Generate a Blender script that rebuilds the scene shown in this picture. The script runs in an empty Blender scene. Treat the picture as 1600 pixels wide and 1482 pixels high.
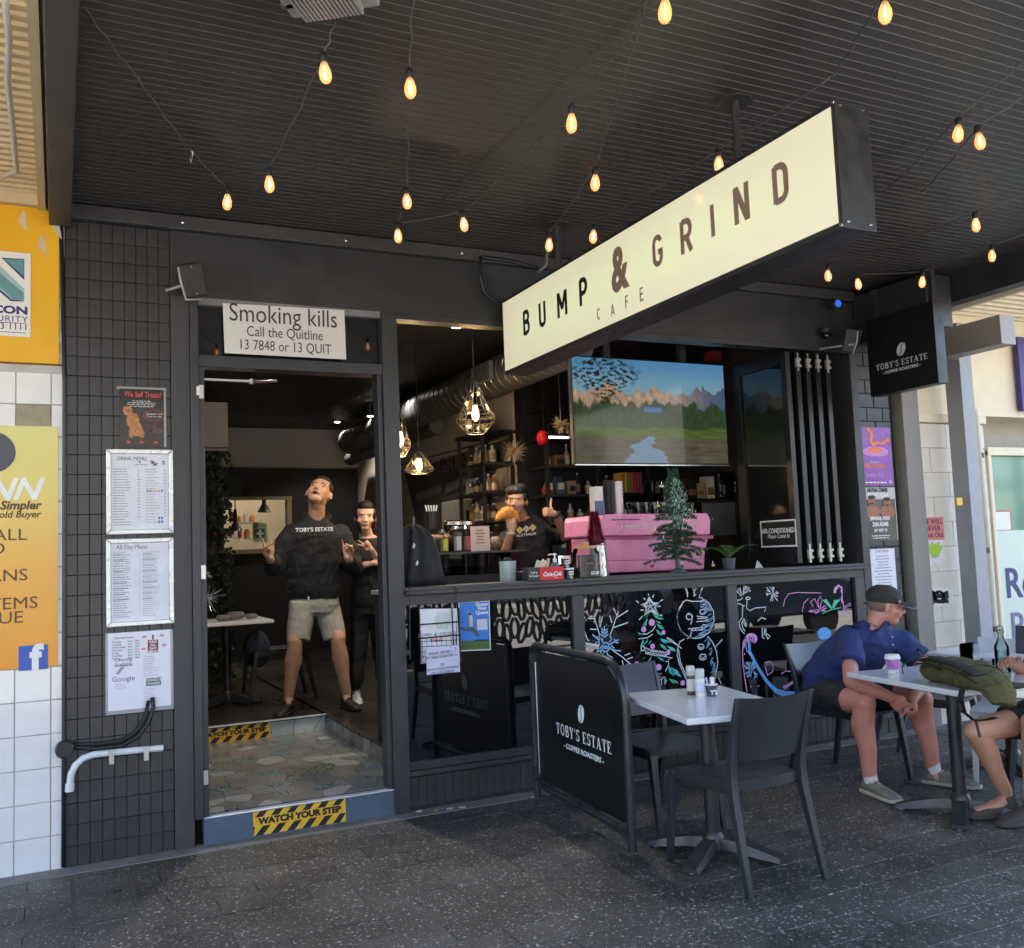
import bpy, bmesh, math, random
from mathutils import Vector, Matrix, Euler
random.seed(7)
S = bpy.context.scene
COL = S.collection
R = math.radians
# ---------------------------------------------------------------- camera
EYE = Vector((0.0, 0.0, 1.5))
YAW, PIT, ROL, FPX = 0.45067746, 0.08289689, -0.03932439, 1470.2
_f = Vector((math.sin(YAW)*math.cos(PIT), math.cos(YAW)*math.cos(PIT), math.sin(PIT)))
_r0 = Vector((math.cos(YAW), -math.sin(YAW), 0)); _u0 = _r0.cross(_f)
_r = _r0*math.cos(ROL)+_u0*math.sin(ROL); _u = -_r0*math.sin(ROL)+_u0*math.cos(ROL)
cam = bpy.data.cameras.new('camera'); co = bpy.data.objects.new('camera', cam); COL.objects.link(co)
cam.sensor_width = 36; cam.lens = 36*FPX/1600; cam.clip_end = 500; cam.clip_start = .05
co.matrix_world = Matrix.Translation(EYE) @ Matrix((_r, _u, -_f)).transposed().to_4x4()
S.camera = co
# ---------------------------------------------------------------- light
SUN_EL, SUN_AZ = 62, 35        # the sun stands behind the row of shops, high
w = bpy.data.worlds.new('World'); S.world = w; w.use_nodes = True
nt = w.node_tree; sky = nt.nodes.new('ShaderNodeTexSky'); sky.sky_type = 'NISHITA'; sky.sun_disc = False
sky.sun_elevation = R(SUN_EL); sky.sun_rotation = R(SUN_AZ)
nt.links.new(sky.outputs[0], nt.nodes['Background'].inputs[0]); nt.nodes['Background'].inputs[1].default_value = .15
sl = bpy.data.lights.new('sun', 'SUN'); sl.energy = 5; sl.angle = R(.5); sl.color = (1, .95, .88)
so = bpy.data.objects.new('sun', sl); COL.objects.link(so)
sd = Vector((math.sin(R(SUN_AZ))*math.cos(R(SUN_EL)), math.cos(R(SUN_AZ))*math.cos(R(SUN_EL)), math.sin(R(SUN_EL))))
so.rotation_euler = sd.to_track_quat('Z', 'Y').to_euler()
S.view_settings.view_transform = 'Standard'; S.view_settings.look = 'None'; S.view_settings.gamma = 1
S.view_settings.use_curve_mapping = False
S.view_settings.exposure = 2.75
S.cycles.max_bounces = 10; S.cycles.diffuse_bounces = 6; S.cycles.glossy_bounces = 5; S.cycles.transmission_bounces = 8
S.cycles.transparent_max_bounces = 12; S.cycles.use_denoising = True; S.cycles.sample_clamp_indirect = 6
S.cycles.caustics_reflective = False; S.cycles.caustics_refractive = False

# ---------------------------------------------------------------- measuring helpers
def _ray(x, y): return (_f*FPX+_r*(x-800)-_u*(y-741)).normalized()
def aY(x, y, Y): d = _ray(x, y); return EYE+d*((Y-EYE.y)/d.y)
def aX(x, y, X): d = _ray(x, y); return EYE+d*((X-EYE.x)/d.x)
def aZ(x, y, z): d = _ray(x, y); return EYE+d*((z-EYE.z)/d.z)
V = Vector

# ---------------------------------------------------------------- materials
_M = {}
def mat(name, col, rough=.5, metal=0, var=.12, scale=8, bump=0, bscale=60, spec=.5, emit=0, trans=0, alpha=1, coat=0, ecol=None, rvar=.1, sheen=0, sss=0, noisedetail=5):
    if name in _M: return _M[name]
    m = bpy.data.materials.new(name); m.use_nodes = True; _M[name] = m
    n = m.node_tree.nodes; L = m.node_tree.links; b = n['Principled BSDF']
    b.inputs['Metallic'].default_value = metal; b.inputs['Roughness'].default_value = rough
    b.inputs['Specular IOR Level'].default_value = spec
    b.inputs['Transmission Weight'].default_value = trans; b.inputs['Alpha'].default_value = alpha
    b.inputs['Coat Weight'].default_value = coat; b.inputs['Sheen Weight'].default_value = sheen
    if sss: b.inputs['Subsurface Weight'].default_value = sss; b.inputs['Subsurface Radius'].default_value = (.02, .008, .004); b.inputs['Subsurface Scale'].default_value = .5
    c = (*col, 1)
    b.inputs['Base Color'].default_value = c
    tc = n.new('ShaderNodeTexCoord')
    if var > 0:
        nz = n.new('ShaderNodeTexNoise'); nz.inputs['Scale'].default_value = scale; nz.inputs['Detail'].default_value = noisedetail
        L.new(tc.outputs['Object'], nz.inputs['Vector'])
        mr = n.new('ShaderNodeMapRange'); mr.inputs[1].default_value = .25; mr.inputs[2].default_value = .75
        mr.inputs[3].default_value = 1-var; mr.inputs[4].default_value = 1+var; L.new(nz.outputs[0], mr.inputs[0])
        mx = n.new('ShaderNodeVectorMath'); mx.operation = 'SCALE'; mx.inputs[0].default_value = col
        L.new(mr.outputs[0], mx.inputs['Scale']); L.new(mx.outputs[0], b.inputs['Base Color'])
        if rvar:
            m2 = n.new('ShaderNodeMapRange'); m2.inputs[1].default_value = .3; m2.inputs[2].default_value = .7
            m2.inputs[3].default_value = max(.02, rough-rvar*rough*2); m2.inputs[4].default_value = min(1, rough+rvar*rough*2)
            L.new(nz.outputs[0], m2.inputs[0]); L.new(m2.outputs[0], b.inputs['Roughness'])
    if bump:
        n2 = n.new('ShaderNodeTexNoise'); n2.inputs['Scale'].default_value = bscale; n2.inputs['Detail'].default_value = 4
        L.new(tc.outputs['Object'], n2.inputs['Vector'])
        bp = n.new('ShaderNodeBump'); bp.inputs['Strength'].default_value = bump; bp.inputs['Distance'].default_value = .01
        L.new(n2.outputs[0], bp.inputs['Height']); L.new(bp.outputs[0], b.inputs['Normal'])
    if emit:
        b.inputs['Emission Color'].default_value = (*(ecol or col), 1); b.inputs['Emission Strength'].default_value = emit
    return m

def nodes_of(m): return m.node_tree.nodes, m.node_tree.links, m.node_tree.nodes['Principled BSDF']
def ramp(n, stops):
    r = n.new('ShaderNodeValToRGB'); e = r.color_ramp.elements
    while len(e) > 1: e.remove(e[0])
    for i, (p, c) in enumerate(stops):
        el = e[0] if i == 0 else e.new(p)
        el.position = p; el.color = (*c, 1) if len(c) == 3 else c
    return r

# ---------------------------------------------------------------- mesh builder
class MB:
    def __init__(s): s.b = bmesh.new()
    def box(s, x0, x1, y0, y1, z0, z1, M=None):
        v = [s.b.verts.new((M @ V((x, y, z))) if M else (x, y, z)) for x in (x0, x1) for y in (y0, y1) for z in (z0, z1)]
        for f in ((0, 1, 3, 2), (4, 6, 7, 5), (0, 4, 5, 1), (2, 3, 7, 6), (0, 2, 6, 4), (1, 5, 7, 3)): s.b.faces.new([v[i] for i in f])
        return s
    def poly(s, pts, off=None):
        """flat polygon, given depth by the vector off"""
        a = [s.b.verts.new(p) for p in pts]
        if off is None: s.b.faces.new(a); return s
        c = [s.b.verts.new(V(p)+V(off)) for p in pts]
        s.b.faces.new(a); s.b.faces.new(c[::-1])
        for i in range(len(a)):
            j = (i+1) % len(a); s.b.faces.new((a[j], a[i], c[i], c[j]))
        return s
    def rings(s, rings, cap=True, closed=False):
        R_ = [[s.b.verts.new(p) for p in r] for r in rings]
        k = len(R_[0]); rng = range(len(R_)) if closed else range(len(R_)-1)
        for i in rng:
            A, B = R_[i], R_[(i+1) % len(R_)]
            for j in range(k):
                try: s.b.faces.new((A[j], A[(j+1) % k], B[(j+1) % k], B[j]))
                except ValueError: pass
        if cap and not closed:
            s.b.faces.new(R_[0][::-1]); s.b.faces.new(R_[-1])
        return s
    def tube(s, pts, r, seg=8, cap=True, closed=False):
        pts = [V(p) for p in pts]; rs = r if isinstance(r, (list, tuple)) else [r]*len(pts)
        rings = []; up = V((0, 0, 1))
        for i, p in enumerate(pts):
            if closed: t = pts[(i+1) % len(pts)]-pts[i-1]
            else: t = pts[min(i+1, len(pts)-1)]-pts[max(i-1, 0)]
            if t.length < 1e-9: t = V((0, 0, 1))
            t.normalize()
            if i == 0:
                a = V((0, 0, 1)) if abs(t.z) < .9 else V((1, 0, 0))
                x = a.cross(t).normalized()
            else:
                x = (x-t*x.dot(t));
                x = x.normalized() if x.length > 1e-6 else t.orthogonal().normalized()
            y = t.cross(x)
            rings.append([p+(x*math.cos(q)+y*math.sin(q))*rs[i] for q in [2*math.pi*k/seg for k in range(seg)]])
        return s.rings(rings, cap, closed)
    def lathe(s, prof, c=(0, 0, 0), seg=16, cap=True, M=None):
        c = V(c); out = []
        for (r_, z) in prof:
            ring = [V((r_*math.cos(2*math.pi*k/seg), r_*math.sin(2*math.pi*k/seg), z)) for k in range(seg)]
            out.append([(M @ p if M else p)+c for p in ring])
        return s.rings(out, cap)
    def ball(s, c, r, seg=12, M=None):
        rr = r if isinstance(r, (tuple, list)) else (r, r, r)
        out = []
        for i in range(1, seg//2):
            a = math.pi*i/(seg//2)
            out.append([V(c)+((M @ q) if M else q) for q in [V((rr[0]*math.sin(a)*math.cos(2*math.pi*k/seg), rr[1]*math.sin(a)*math.sin(2*math.pi*k/seg), -rr[2]*math.cos(a))) for k in range(seg)]])
        return s.rings(out, True)
    def ribbon(s, pts, wd, n, lift=0):
        """flat stroke of width wd on a surface whose normal is n"""
        pts = [V(p)+V(n)*lift for p in pts]; n = V(n)
        L_ = []
        for i, p in enumerate(pts):
            t = (pts[min(i+1, len(pts)-1)]-pts[max(i-1, 0)])
            if t.length < 1e-9: t = V((1, 0, 0))
            sd_ = t.normalized().cross(n).normalized()*wd/2
            L_.append((s.b.verts.new(p-sd_), s.b.verts.new(p+sd_)))
        for (a, b), (c, d) in zip(L_, L_[1:]): s.b.faces.new((a, b, d, c))
        return s
    def build(s, name, m, parent=None, smooth=False, bevel=0, local=False, **kw):
        bmesh.ops.recalc_face_normals(s.b, faces=s.b.faces)
        me = bpy.data.meshes.new(name)
        if parent is not None and not local:
            bmesh.ops.transform(s.b, matrix=WM(parent).inverted(), verts=s.b.verts)
        s.b.to_mesh(me); s.b.free()
        if m: me.materials.append(m)
        o = bpy.data.objects.new(name, me); COL.objects.link(o)
        if parent is not None: o.parent = parent
        if smooth:
            me.shade_auto_smooth(angle=R(smooth)) if hasattr(me, 'shade_auto_smooth') else None
            for p in me.polygons: p.use_smooth = True
            if smooth is not True and smooth < 180:
                try: me.set_sharp_from_angle(angle=R(smooth))
                except Exception: pass
        if bevel:
            bv = o.modifiers.new('bevel', 'BEVEL'); bv.width = bevel; bv.segments = 2; bv.limit_method = 'ANGLE'; bv.angle_limit = R(40)
        tag(o, **kw)
        return o
def WM(o):
    m = o.matrix_basis.copy(); p = o.parent
    while p is not None: m = p.matrix_basis @ m; p = p.parent
    return m
def tag(o, label=None, cat=None, group=None, kind=None):
    if label: o['label'] = label
    if cat: o['category'] = cat
    if group: o['group'] = group
    if kind: o['kind'] = kind
    return o
def empty(name, loc, label, cat, group=None, rz=0):
    o = bpy.data.objects.new(name, None); COL.objects.link(o); o.location = loc; o.rotation_euler = (0, 0, rz); o.empty_display_size = .1
    return tag(o, label, cat, group)
def kids(o): return [c for c in bpy.data.objects if c.parent == o]
def copy_tree(o, parent=None, loc=None, rz=None, label=None):
    c = o.copy(); COL.objects.link(c); c.parent = parent
    if loc is not None: c.location = loc
    if rz is not None: c.rotation_euler = (0, 0, rz)
    if label: c['label'] = label
    for ch in kids(o): copy_tree(ch, c)
    return c
FIT = {}
def text(s, size, loc, m, parent, right=(1, 0, 0), up=(0, 0, 1), bold=0, xs=1, shear=0, sp=1, align='CENTER', ext=.0008, name='lettering', lsp=1, W=None):
    cu = bpy.data.curves.new(name, 'FONT'); cu.body = s; cu.size = size; cu.align_x = align; cu.align_y = 'CENTER'
    cu.offset = bold; cu.extrude = ext; cu.shear = shear; cu.space_character = sp; cu.resolution_u = 3; cu.space_line = lsp
    cu.materials.append(m)
    o = bpy.data.objects.new(name, cu); COL.objects.link(o)
    if W: FIT[o.name] = W
    r_ = V(right).normalized(); n_ = r_.cross(V(up)).normalized(); u_ = n_.cross(r_)
    Mw = Matrix((r_, u_, n_)).transposed().to_4x4(); Mw.translation = V(loc); Mw = Mw @ Matrix.Diagonal((xs, 1, 1, 1))
    if parent is not None: o.parent = parent; Mw = WM(parent).inverted() @ Mw
    o.matrix_basis = Mw
    return o
def fine_print(x0, x1, z0, z1, rows, m, parent, Y, seed=1, th=.35, fill=.8, name='fine_print', align='L', lift=.0015):
    """rows of small print that cannot be read: broken dark strokes on a sheet facing the street"""
    rd = random.Random(seed); mb = MB(); dz = (z1-z0)/rows
    for i in range(rows):
        z = z1-dz*(i+.5); W = (x1-x0)*(fill*rd.uniform(.55, 1.0)); x = x0 if align == 'L' else (x0+x1-W)/2; xe = x+W
        while x < xe:
            l = rd.uniform(.012, .03)*(x1-x0)*4; l = min(l, xe-x)
            mb.poly([(x, Y-lift, z-dz*th/2), (x+l, Y-lift, z-dz*th/2), (x+l, Y-lift, z+dz*th/2), (x, Y-lift, z+dz*th/2)])
            x += l+(x1-x0)*.025
    return mb.build(name, m, parent)
# ---- toothed serif capitals drawn as strokes (unit height 1)
def _arc(cx, cz, rx, rz, a0, a1, n=14): return [(cx+rx*math.cos(R(a0+(a1-a0)*i/n)), cz+rz*math.sin(R(a0+(a1-a0)*i/n))) for i in range(n+1)]
_TH, _TN = .2, .075
SERIF = {
 'T': (.82, [([(.41, 0), (.41, 1)], _TH), ([(.04, .96), (.78, .96)], _TN), ([(.22, .03), (.6, .03)], .06), ([(.045, .72), (.045, 1)], .07), ([(.775, .72), (.775, 1)], .07)]),
 'O': (.9, [(_arc(.45, .5, .33, .46, 0, 360, 28), .13), (_arc(.45, .5, .37, .42, -60, 60, 10), .1), (_arc(.45, .5, .37, .42, 120, 240, 10), .1)]),
 'B': (.8, [([(.18, 0), (.18, 1)], _TH), ([(.02, .965), (.42, .965)], _TN), ([(.02, .035), (.45, .035)], _TN), ([(.2, .52), (.45, .52)], _TN), (_arc(.42, .74, .22, .22, -90, 90), .14), (_arc(.45, .275, .26, .24, -90, 90), .15)]),
 'Y': (.85, [([(.42, 0), (.42, .48)], _TH), ([(.16, .97), (.42, .45)], .18), ([(.42, .45), (.7, .97)], .09), ([(.0, .97), (.34, .97)], .06), ([(.54, .97), (.86, .97)], .06), ([(.24, .03), (.6, .03)], .06)]),
 "'": (.25, [([(.12, .98), (.1, .72)], .12)]),
 'S': (.68, [(_arc(.34, .74, .22, .22, 30, 250), .13), (_arc(.34, .27, .23, .23, -150, 75), .15), ([(.57, .72), (.57, .98)], .06), ([(.09, .02), (.09, .3)], .06)]),
 'E': (.75, [([(.18, 0), (.18, 1)], _TH), ([(.02, .965), (.68, .965)], _TN), ([(.02, .035), (.7, .035)], _TN), ([(.2, .5), (.5, .5)], _TN), ([(.66, .74), (.66, 1)], .07), ([(.69, 0), (.69, .28)], .07), ([(.49, .38), (.49, .62)], .06)]),
 'A': (.92, [([(.12, .02), (.43, 1)], .09), ([(.43, 1), (.74, .02)], _TH), ([(.22, .33), (.62, .33)], .07), ([(0, .03), (.26, .03)], .06), ([(.58, .03), (.92, .03)], .06)]),
 ' ': (.35, [])}
def serif(s, h, loc, m, parent, right, up=(0, 0, 1), sp=.12, name='lettering'):
    r_ = V(right).normalized(); u_ = V(up); n_ = r_.cross(u_).normalized()
    W = sum(SERIF[c][0]+sp for c in s)-sp; x = -W/2; mb = MB()
    for c in s:
        wd, st = SERIF[c]
        for j, (pts, tw) in enumerate(st):
            mb.ribbon([V(loc)+r_*(x+a)*h+u_*(b-.5)*h for a, b in pts], tw*h, n_, .0006+.0002*j)
        x += wd+sp
    return mb.build(name, m, parent, kind='stuff')
def bean(h, loc, m, parent, right, up=(0, 0, 1), tilt=25):
    """coffee bean mark: oval split by an S curve"""
    r_ = V(right).normalized(); u_ = V(up); n_ = r_.cross(u_).normalized(); c, s_ = math.cos(R(tilt)), math.sin(R(tilt))
    mid = [(.06*math.sin(t*math.pi*2)*1.3, t-.5) for t in [i/12 for i in range(13)]]
    for sgn in (-1, 1):
        mb = MB(); ed = [(sgn*.36*math.sqrt(max(0, 1-(2*z)**2)), z) for (_, z) in mid]
        P = lambda a, b: V(loc)+n_*.0012+(r_*(a*c+b*s_)+u_*(-a*s_+b*c))*h
        for i in range(12):
            g = .035*sgn
            q = [P(mid[i][0]+g, mid[i][1]), P(mid[i+1][0]+g, mid[i+1][1]), P(ed[i+1][0], ed[i+1][1]), P(ed[i][0], ed[i][1])]
            if (mid[i][0]+g-ed[i][0])*sgn < 0 or (mid[i+1][0]+g-ed[i+1][0])*sgn < 0:
                try: mb.poly(q)
                except ValueError: pass
        mb.build('bean_mark', m, parent)
# ================================================================ MATERIALS
F = 5.41                         # the shop front stands on the plane y = F
BLK = mat('black_paint', (.034, .034, .035), .42, var=.18, scale=5, bump=.05, bscale=40)
BLK2 = mat('charcoal_paint', (.047, .046, .047), .5, var=.15, scale=4, bump=.05)
TILEB = mat('black_tile_paint', (.038, .037, .037), .33, var=.2, scale=9, bump=.12, bscale=55)
GROUTB = mat('black_grout', (.020, .020, .021), .8)
FRAME = mat('aluminium_frame_black', (.045, .046, .052), .38, metal=.2, var=.08)
WHITE = mat('white_paint', (.78, .77, .74), .5, var=.05)
CREAM = mat('cream_wall', (.62, .56, .44), .7, var=.08, scale=3, bump=.05)
DARKIN = mat('dark_interior_wall', (.018, .018, .022), .6, var=.2)
CEILB = mat('dark_ceiling_paint', (.020, .020, .022), .55, var=.15)
STEEL = mat('brushed_steel', (.55, .56, .57), .3, metal=1, var=.06)
CHROME = mat('chrome', (.75, .75, .77), .12, metal=1, var=0)
ALU = mat('silver_snap_frame', (.72, .75, .74), .28, metal=.35, var=.04)
RUB = mat('black_rubber', (.012, .012, .013), .6)
PLASB = mat('black_plastic', (.018, .018, .02), .35, var=.1)
def glassm(name, col=(1, 1, 1), rough=.01, a=.12, spec=.5):
    """thin clear glass: mostly see-through, with mirror reflections"""
    if name in _M: return _M[name]
    m = bpy.data.materials.new(name); m.use_nodes = True; _M[name] = m; n, L, b = nodes_of(m); out = n['Material Output']
    n.remove(b); g = n.new('ShaderNodeBsdfGlossy'); g.inputs['Roughness'].default_value = rough
    t = n.new('ShaderNodeBsdfTransparent'); t.inputs[0].default_value = (*col, 1)
    fr = n.new('ShaderNodeFresnel'); fr.inputs[0].default_value = 1.5
    x = n.new('ShaderNodeMixShader'); L.new(fr.outputs[0], x.inputs[0]); L.new(t.outputs[0], x.inputs[1]); L.new(g.outputs[0], x.inputs[2]); L.new(x.outputs[0], out.inputs[0])
    return m
GLASS = glassm('clear_glass', (.93, .96, .95))
SMOKE = glassm('smoked_glass', (.42, .36, .28))
GLASSDK = glassm('tinted_glass', (.25, .27, .28))
BGLASS = mat('black_window_glass', (.004, .004, .005), .012, var=0, spec=.5)
BGLASS.node_tree.nodes['Principled BSDF'].inputs['IOR'].default_value = 1.6

def aggregate(name, base, f1, f2):
    m = mat(name, base, .55, var=0); n, L, b = nodes_of(m); tc = n.new('ShaderNodeNewGeometry')
    nz = n.new('ShaderNodeTexNoise'); nz.inputs['Scale'].default_value = 3; nz.inputs['Detail'].default_value = 6; L.new(tc.outputs['Position'], nz.inputs['Vector'])
    r0 = ramp(n, [(.3, tuple(c*.7 for c in base)), (.7, tuple(c*1.35 for c in base))]); L.new(nz.outputs[0], r0.inputs[0])
    prev = r0.outputs[0]
    for sc, th, colr in ((70, .20, f1), (120, .24, f2), (38, .10, f1)):
        v = n.new('ShaderNodeTexVoronoi'); v.inputs['Scale'].default_value = sc; L.new(tc.outputs['Position'], v.inputs['Vector'])
        # only some of the cells carry a pale chip
        sp = n.new('ShaderNodeSeparateColor'); L.new(v.outputs['Color'], sp.inputs[0])
        lt = n.new('ShaderNodeMath'); lt.operation = 'LESS_THAN'; L.new(v.outputs['Distance'], lt.inputs[0])
        ml = n.new('ShaderNodeMath'); ml.operation = 'MULTIPLY'; ml.inputs[1].default_value = th*2.6; L.new(sp.outputs[0], ml.inputs[0]); L.new(ml.outputs[0], lt.inputs[1])
        g = n.new('ShaderNodeMath'); g.operation = 'GREATER_THAN'; g.inputs[1].default_value = .52; L.new(sp.outputs[1], g.inputs[0])
        k = n.new('ShaderNodeMath'); k.operation = 'MULTIPLY'; L.new(lt.outputs[0], k.inputs[0]); L.new(g.outputs[0], k.inputs[1])
        k2 = n.new('ShaderNodeMath'); k2.operation = 'MULTIPLY_ADD'; L.new(k.outputs[0], k2.inputs[0]); L.new(sp.outputs[2], k2.inputs[1]); k2.inputs[2].default_value = 0; k2.use_clamp = True
        mx = n.new('ShaderNodeMix'); mx.data_type = 'RGBA'; L.new(k2.outputs[0], mx.inputs[0]); L.new(prev, mx.inputs[6]); mx.inputs[7].default_value = (*colr, 1)
        prev = mx.outputs[2]
    # worn and stained areas, gum spots
    ns = n.new('ShaderNodeTexNoise'); ns.inputs['Scale'].default_value = .9; ns.inputs['Detail'].default_value = 7; ns.inputs['Roughness'].default_value = .65; L.new(tc.outputs['Position'], ns.inputs['Vector'])
    rs_ = ramp(n, [(.34, (.5, .49, .48)), (.47, (.9, .9, .9)), (.56, (1, 1, 1)), (.7, (1.35, 1.32, 1.28))]); L.new(ns.outputs[0], rs_.inputs[0])
    ms = n.new('ShaderNodeMix'); ms.data_type = 'RGBA'; ms.blend_type = 'MULTIPLY'; ms.inputs[0].default_value = 1; L.new(prev, ms.inputs[6]); L.new(rs_.outputs[0], ms.inputs[7])
    vg = n.new('ShaderNodeTexVoronoi'); vg.inputs['Scale'].default_value = 2.6; L.new(tc.outputs['Position'], vg.inputs['Vector'])
    rg_ = ramp(n, [(.045, (1, 1, 1)), (.06, (0, 0, 0))]); L.new(vg.outputs['Distance'], rg_.inputs[0])
    mg = n.new('ShaderNodeMix'); mg.data_type = 'RGBA'; L.new(rg_.outputs[0], mg.inputs[0]); L.new(ms.outputs[2], mg.inputs[6]); mg.inputs[7].default_value = (.11, .105, .10, 1)
    L.new(mg.outputs[2], b.inputs['Base Color'])
    nb = n.new('ShaderNodeTexNoise'); nb.inputs['Scale'].default_value = 140; L.new(tc.outputs['Position'], nb.inputs['Vector'])
    bp = n.new('ShaderNodeBump'); bp.inputs['Strength'].default_value = .35; bp.inputs['Distance'].default_value = .004; L.new(nb.outputs[0], bp.inputs['Height']); L.new(bp.outputs[0], b.inputs['Normal'])
    return m
PAVE = [aggregate('paver_aggregate', (.064, .058, .051), (.46, .43, .39), (.30, .28, .26)), aggregate('paver_aggregate_dark', (.053, .048, .042), (.42, .40, .37), (.28, .27, .26)), aggregate('paver_aggregate_pale', (.075, .068, .060), (.48, .45, .41), (.32, .30, .28))]
JOINT = mat('paver_joint', (.10, .096, .09), .9, var=.4, scale=20)
CONC = mat('concrete_strip', (.19, .18, .17), .85, var=.3, scale=7, bump=.3, bscale=90)
ASPH = mat('asphalt', (.42, .39, .345), .9, var=.2, scale=3, bump=.3)

def tile_mesh(w_, h_, t, ch, m, name):
    """chamfered plate in the xz plane, facing -y, centre at the origin"""
    me = bpy.data.meshes.new(name); a, b_ = w_/2, h_/2
    vs = [(-a, t, -b_), (a, t, -b_), (a, t, b_), (-a, t, b_), (-a, ch, -b_), (a, ch, -b_), (a, ch, b_), (-a, ch, b_), (-a+ch, 0, -b_+ch), (a-ch, 0, -b_+ch), (a-ch, 0, b_-ch), (-a+ch, 0, b_-ch)]
    fs = [(8, 9, 10, 11)]+[(i, (i+1) % 4, (i+1) % 4+4, i+4) for i in range(4)]+[(i+4, (i+1) % 4+4, (i+1) % 4+8, i+8) for i in range(4)]
    me.from_pydata(vs, [], fs); me.materials.append(m); return me
def put(name, me, parent, loc, rot=(0, 0, 0), scale=None):
    o = bpy.data.objects.new(name, me); COL.objects.link(o); o.parent = parent
    o.location = V(loc)-(parent.location if parent else V((0, 0, 0))) ; o.rotation_euler = rot
    if scale: o.scale = scale
    return o

# ================================================================ GROUND
MB().box(-60, 60, -40, 40, -.9, -.16).build('ground', ASPH, kind='structure')
MB().box(-60, 60, -12.5, -1.2, -.159, -.13).build('road', ASPH, kind='structure')
pv = MB().box(-14, 30, -.95, 5.6, -.25, -.0045).build('pavement', JOINT, kind='structure')
ROW = .1925; LEN = .385; y0p = 5.285
pm = []
for k, m in enumerate(PAVE):
    me = bpy.data.meshes.new('paver'); a, b_, c = LEN/2-.0015, ROW/2-.0015, .002
    vs = [(-a, -b_, -.02), (a, -b_, -.02), (a, b_, -.02), (-a, b_, -.02), (-a, -b_, -c), (a, -b_, -c), (a, b_, -c), (-a, b_, -c), (-a+c, -b_+c, 0), (a-c, -b_+c, 0), (a-c, b_-c, 0), (-a+c, b_-c, 0)]
    me.from_pydata(vs, [], [(8, 9, 10, 11)]+[(i, (i+1) % 4, (i+1) % 4+4, i+4) for i in range(4)]+[(i+4, (i+1) % 4+4, (i+1) % 4+8, i+8) for i in range(4)])
    me.materials.append(m); pm.append(me)
rest = [MB(), MB(), MB()]; near = []
for r_ in range(33):
    yc = y0p-ROW*(r_+.5)
    for c in range(-12, 34):
        xc = c*LEN+(LEN/2 if r_ % 2 else 0)+.06
        near.append((math.hypot(xc-.8*1.5, yc), xc, yc))
def inframe(x, y):
    d = V((x, y, 0))-EYE; dz = d.dot(_f)
    if dz <= .3: return False
    return -60 < 800+FPX*d.dot(_r)/dz < 1660 and 741-FPX*d.dot(_u)/dz < 1540
near.sort(); cnt = 0
for d, xc, yc in near:
    k = random.choice((0, 0, 1, 2)); dz = random.uniform(-.0022, .0012)
    if inframe(xc, yc) and cnt < 298:
        cnt += 1; put('paver', pm[k], pv, (xc, yc, dz), (random.uniform(-.004, .004), random.uniform(-.004, .004), 0))
    else:
        a, b_ = LEN/2-.003, ROW/2-.003
        rest[k].box(xc-a, xc+a, yc-b_, yc+b_, -.013, dz)
for k in range(3): rest[k].build('paver_field', PAVE[k], pv, kind='stuff')
MB().box(-14, 30, 5.287, 5.44, -.02, .004).build('concrete_edging', CONC, pv)
MB().box(-14, 30, -1.2, -.952, -.2, 0).build('kerb', CONC, kind='structure', bevel=.015)
MB().box(-60, 60, -16, -12.5, -.15, 0).build('far_footpath', mat('far_concrete', (.55, .52, .46), .9, var=.15), kind='structure')
for i in range(8):
    MB().box(-18+i*6, -15+i*6, -6.9, -6.8, -.129, -.125).build('lane_line', mat('road_white', (.7, .7, .68), .8), bpy.data.objects['road'])
# pit cover let into the pavers on the left
pc = empty('pit_cover', (.16, 4.75, 0), 'square concrete pit cover set in the pavers at the left front corner', 'pit cover')
c0, c1 = aZ(116, 1378, 0), aZ(172, 1432, 0)
MB().box(c0.x-.02, c1.x+.12, c1.y-.06, c0.y+.04, -.01, .0035).build('frame', mat('rusty_iron', (.07, .062, .055), .7, var=.3, bump=.3), pc)
MB().box(c0.x, c1.x+.1, c1.y-.04, c0.y+.02, .0, .0055).build('lid', PAVE[0], pc)
MB().box(c0.x+.16, c0.x+.2, (c0.y+c1.y)/2, (c0.y+c1.y)/2+.03, .005, .0062).build('keyhole', RUB, pc)

# ================================================================ AWNING
aw = MB(); pitch = .053; y = .75
prof = [(0, 0), (.010, .012), (.016, .013), (.020, 0)]     # narrow raised rib, then a flat pan
pts = []
while y < F-.01:
    pts += [(y, 3.450), (y+.036, 3.450), (y+.039, 3.447), (y+.045, 3.447), (y+.049, 3.450)]; y += pitch
A = [[aw.b.verts.new((x, yy, zz)) for yy, zz in pts] for x in (.06, 5.98)]
for i in range(len(pts)-1): aw.b.faces.new((A[0][i], A[0][i+1], A[1][i+1], A[1][i]))
CORR = mat('corrugated_black_sheet', (.050, .047, .044), .45, var=.18, scale=2.2, spec=.5)
awn = aw.build('awning_ceiling', CORR, kind='structure')
MB().box(.0, 6.1, .7, 5.7, 3.47, 3.62).build('awning_roof', BLK, awn)
MB().box(-.047, .06, .7, F-.06, 3.30, 3.6).build('edge_beam', BLK2, awn, bevel=.006)
MB().box(5.98, 6.10, .7, F, 3.22, 3.6).build('edge_beam', BLK, awn, bevel=.006)
MB().box(6.103, 6.14, .7, F, 3.27, 3.33).build('trim_strip', mat('grey_trim', (.16, .15, .14), .5), awn)
MB().box(.06, 5.98, .7, .86, 3.22, 3.6).build('street_fascia', BLK, awn)
for x in (1.9, 3.8): MB().box(x, x+.006, .8, F-.01, 3.436, 3.4375).build('sheet_lap', CORR, awn)
MB().box(5.66, 5.92, 4.70, F-.02, 3.02, 3.40).build('box_beam', BLK, awn, bevel=.004)
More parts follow.
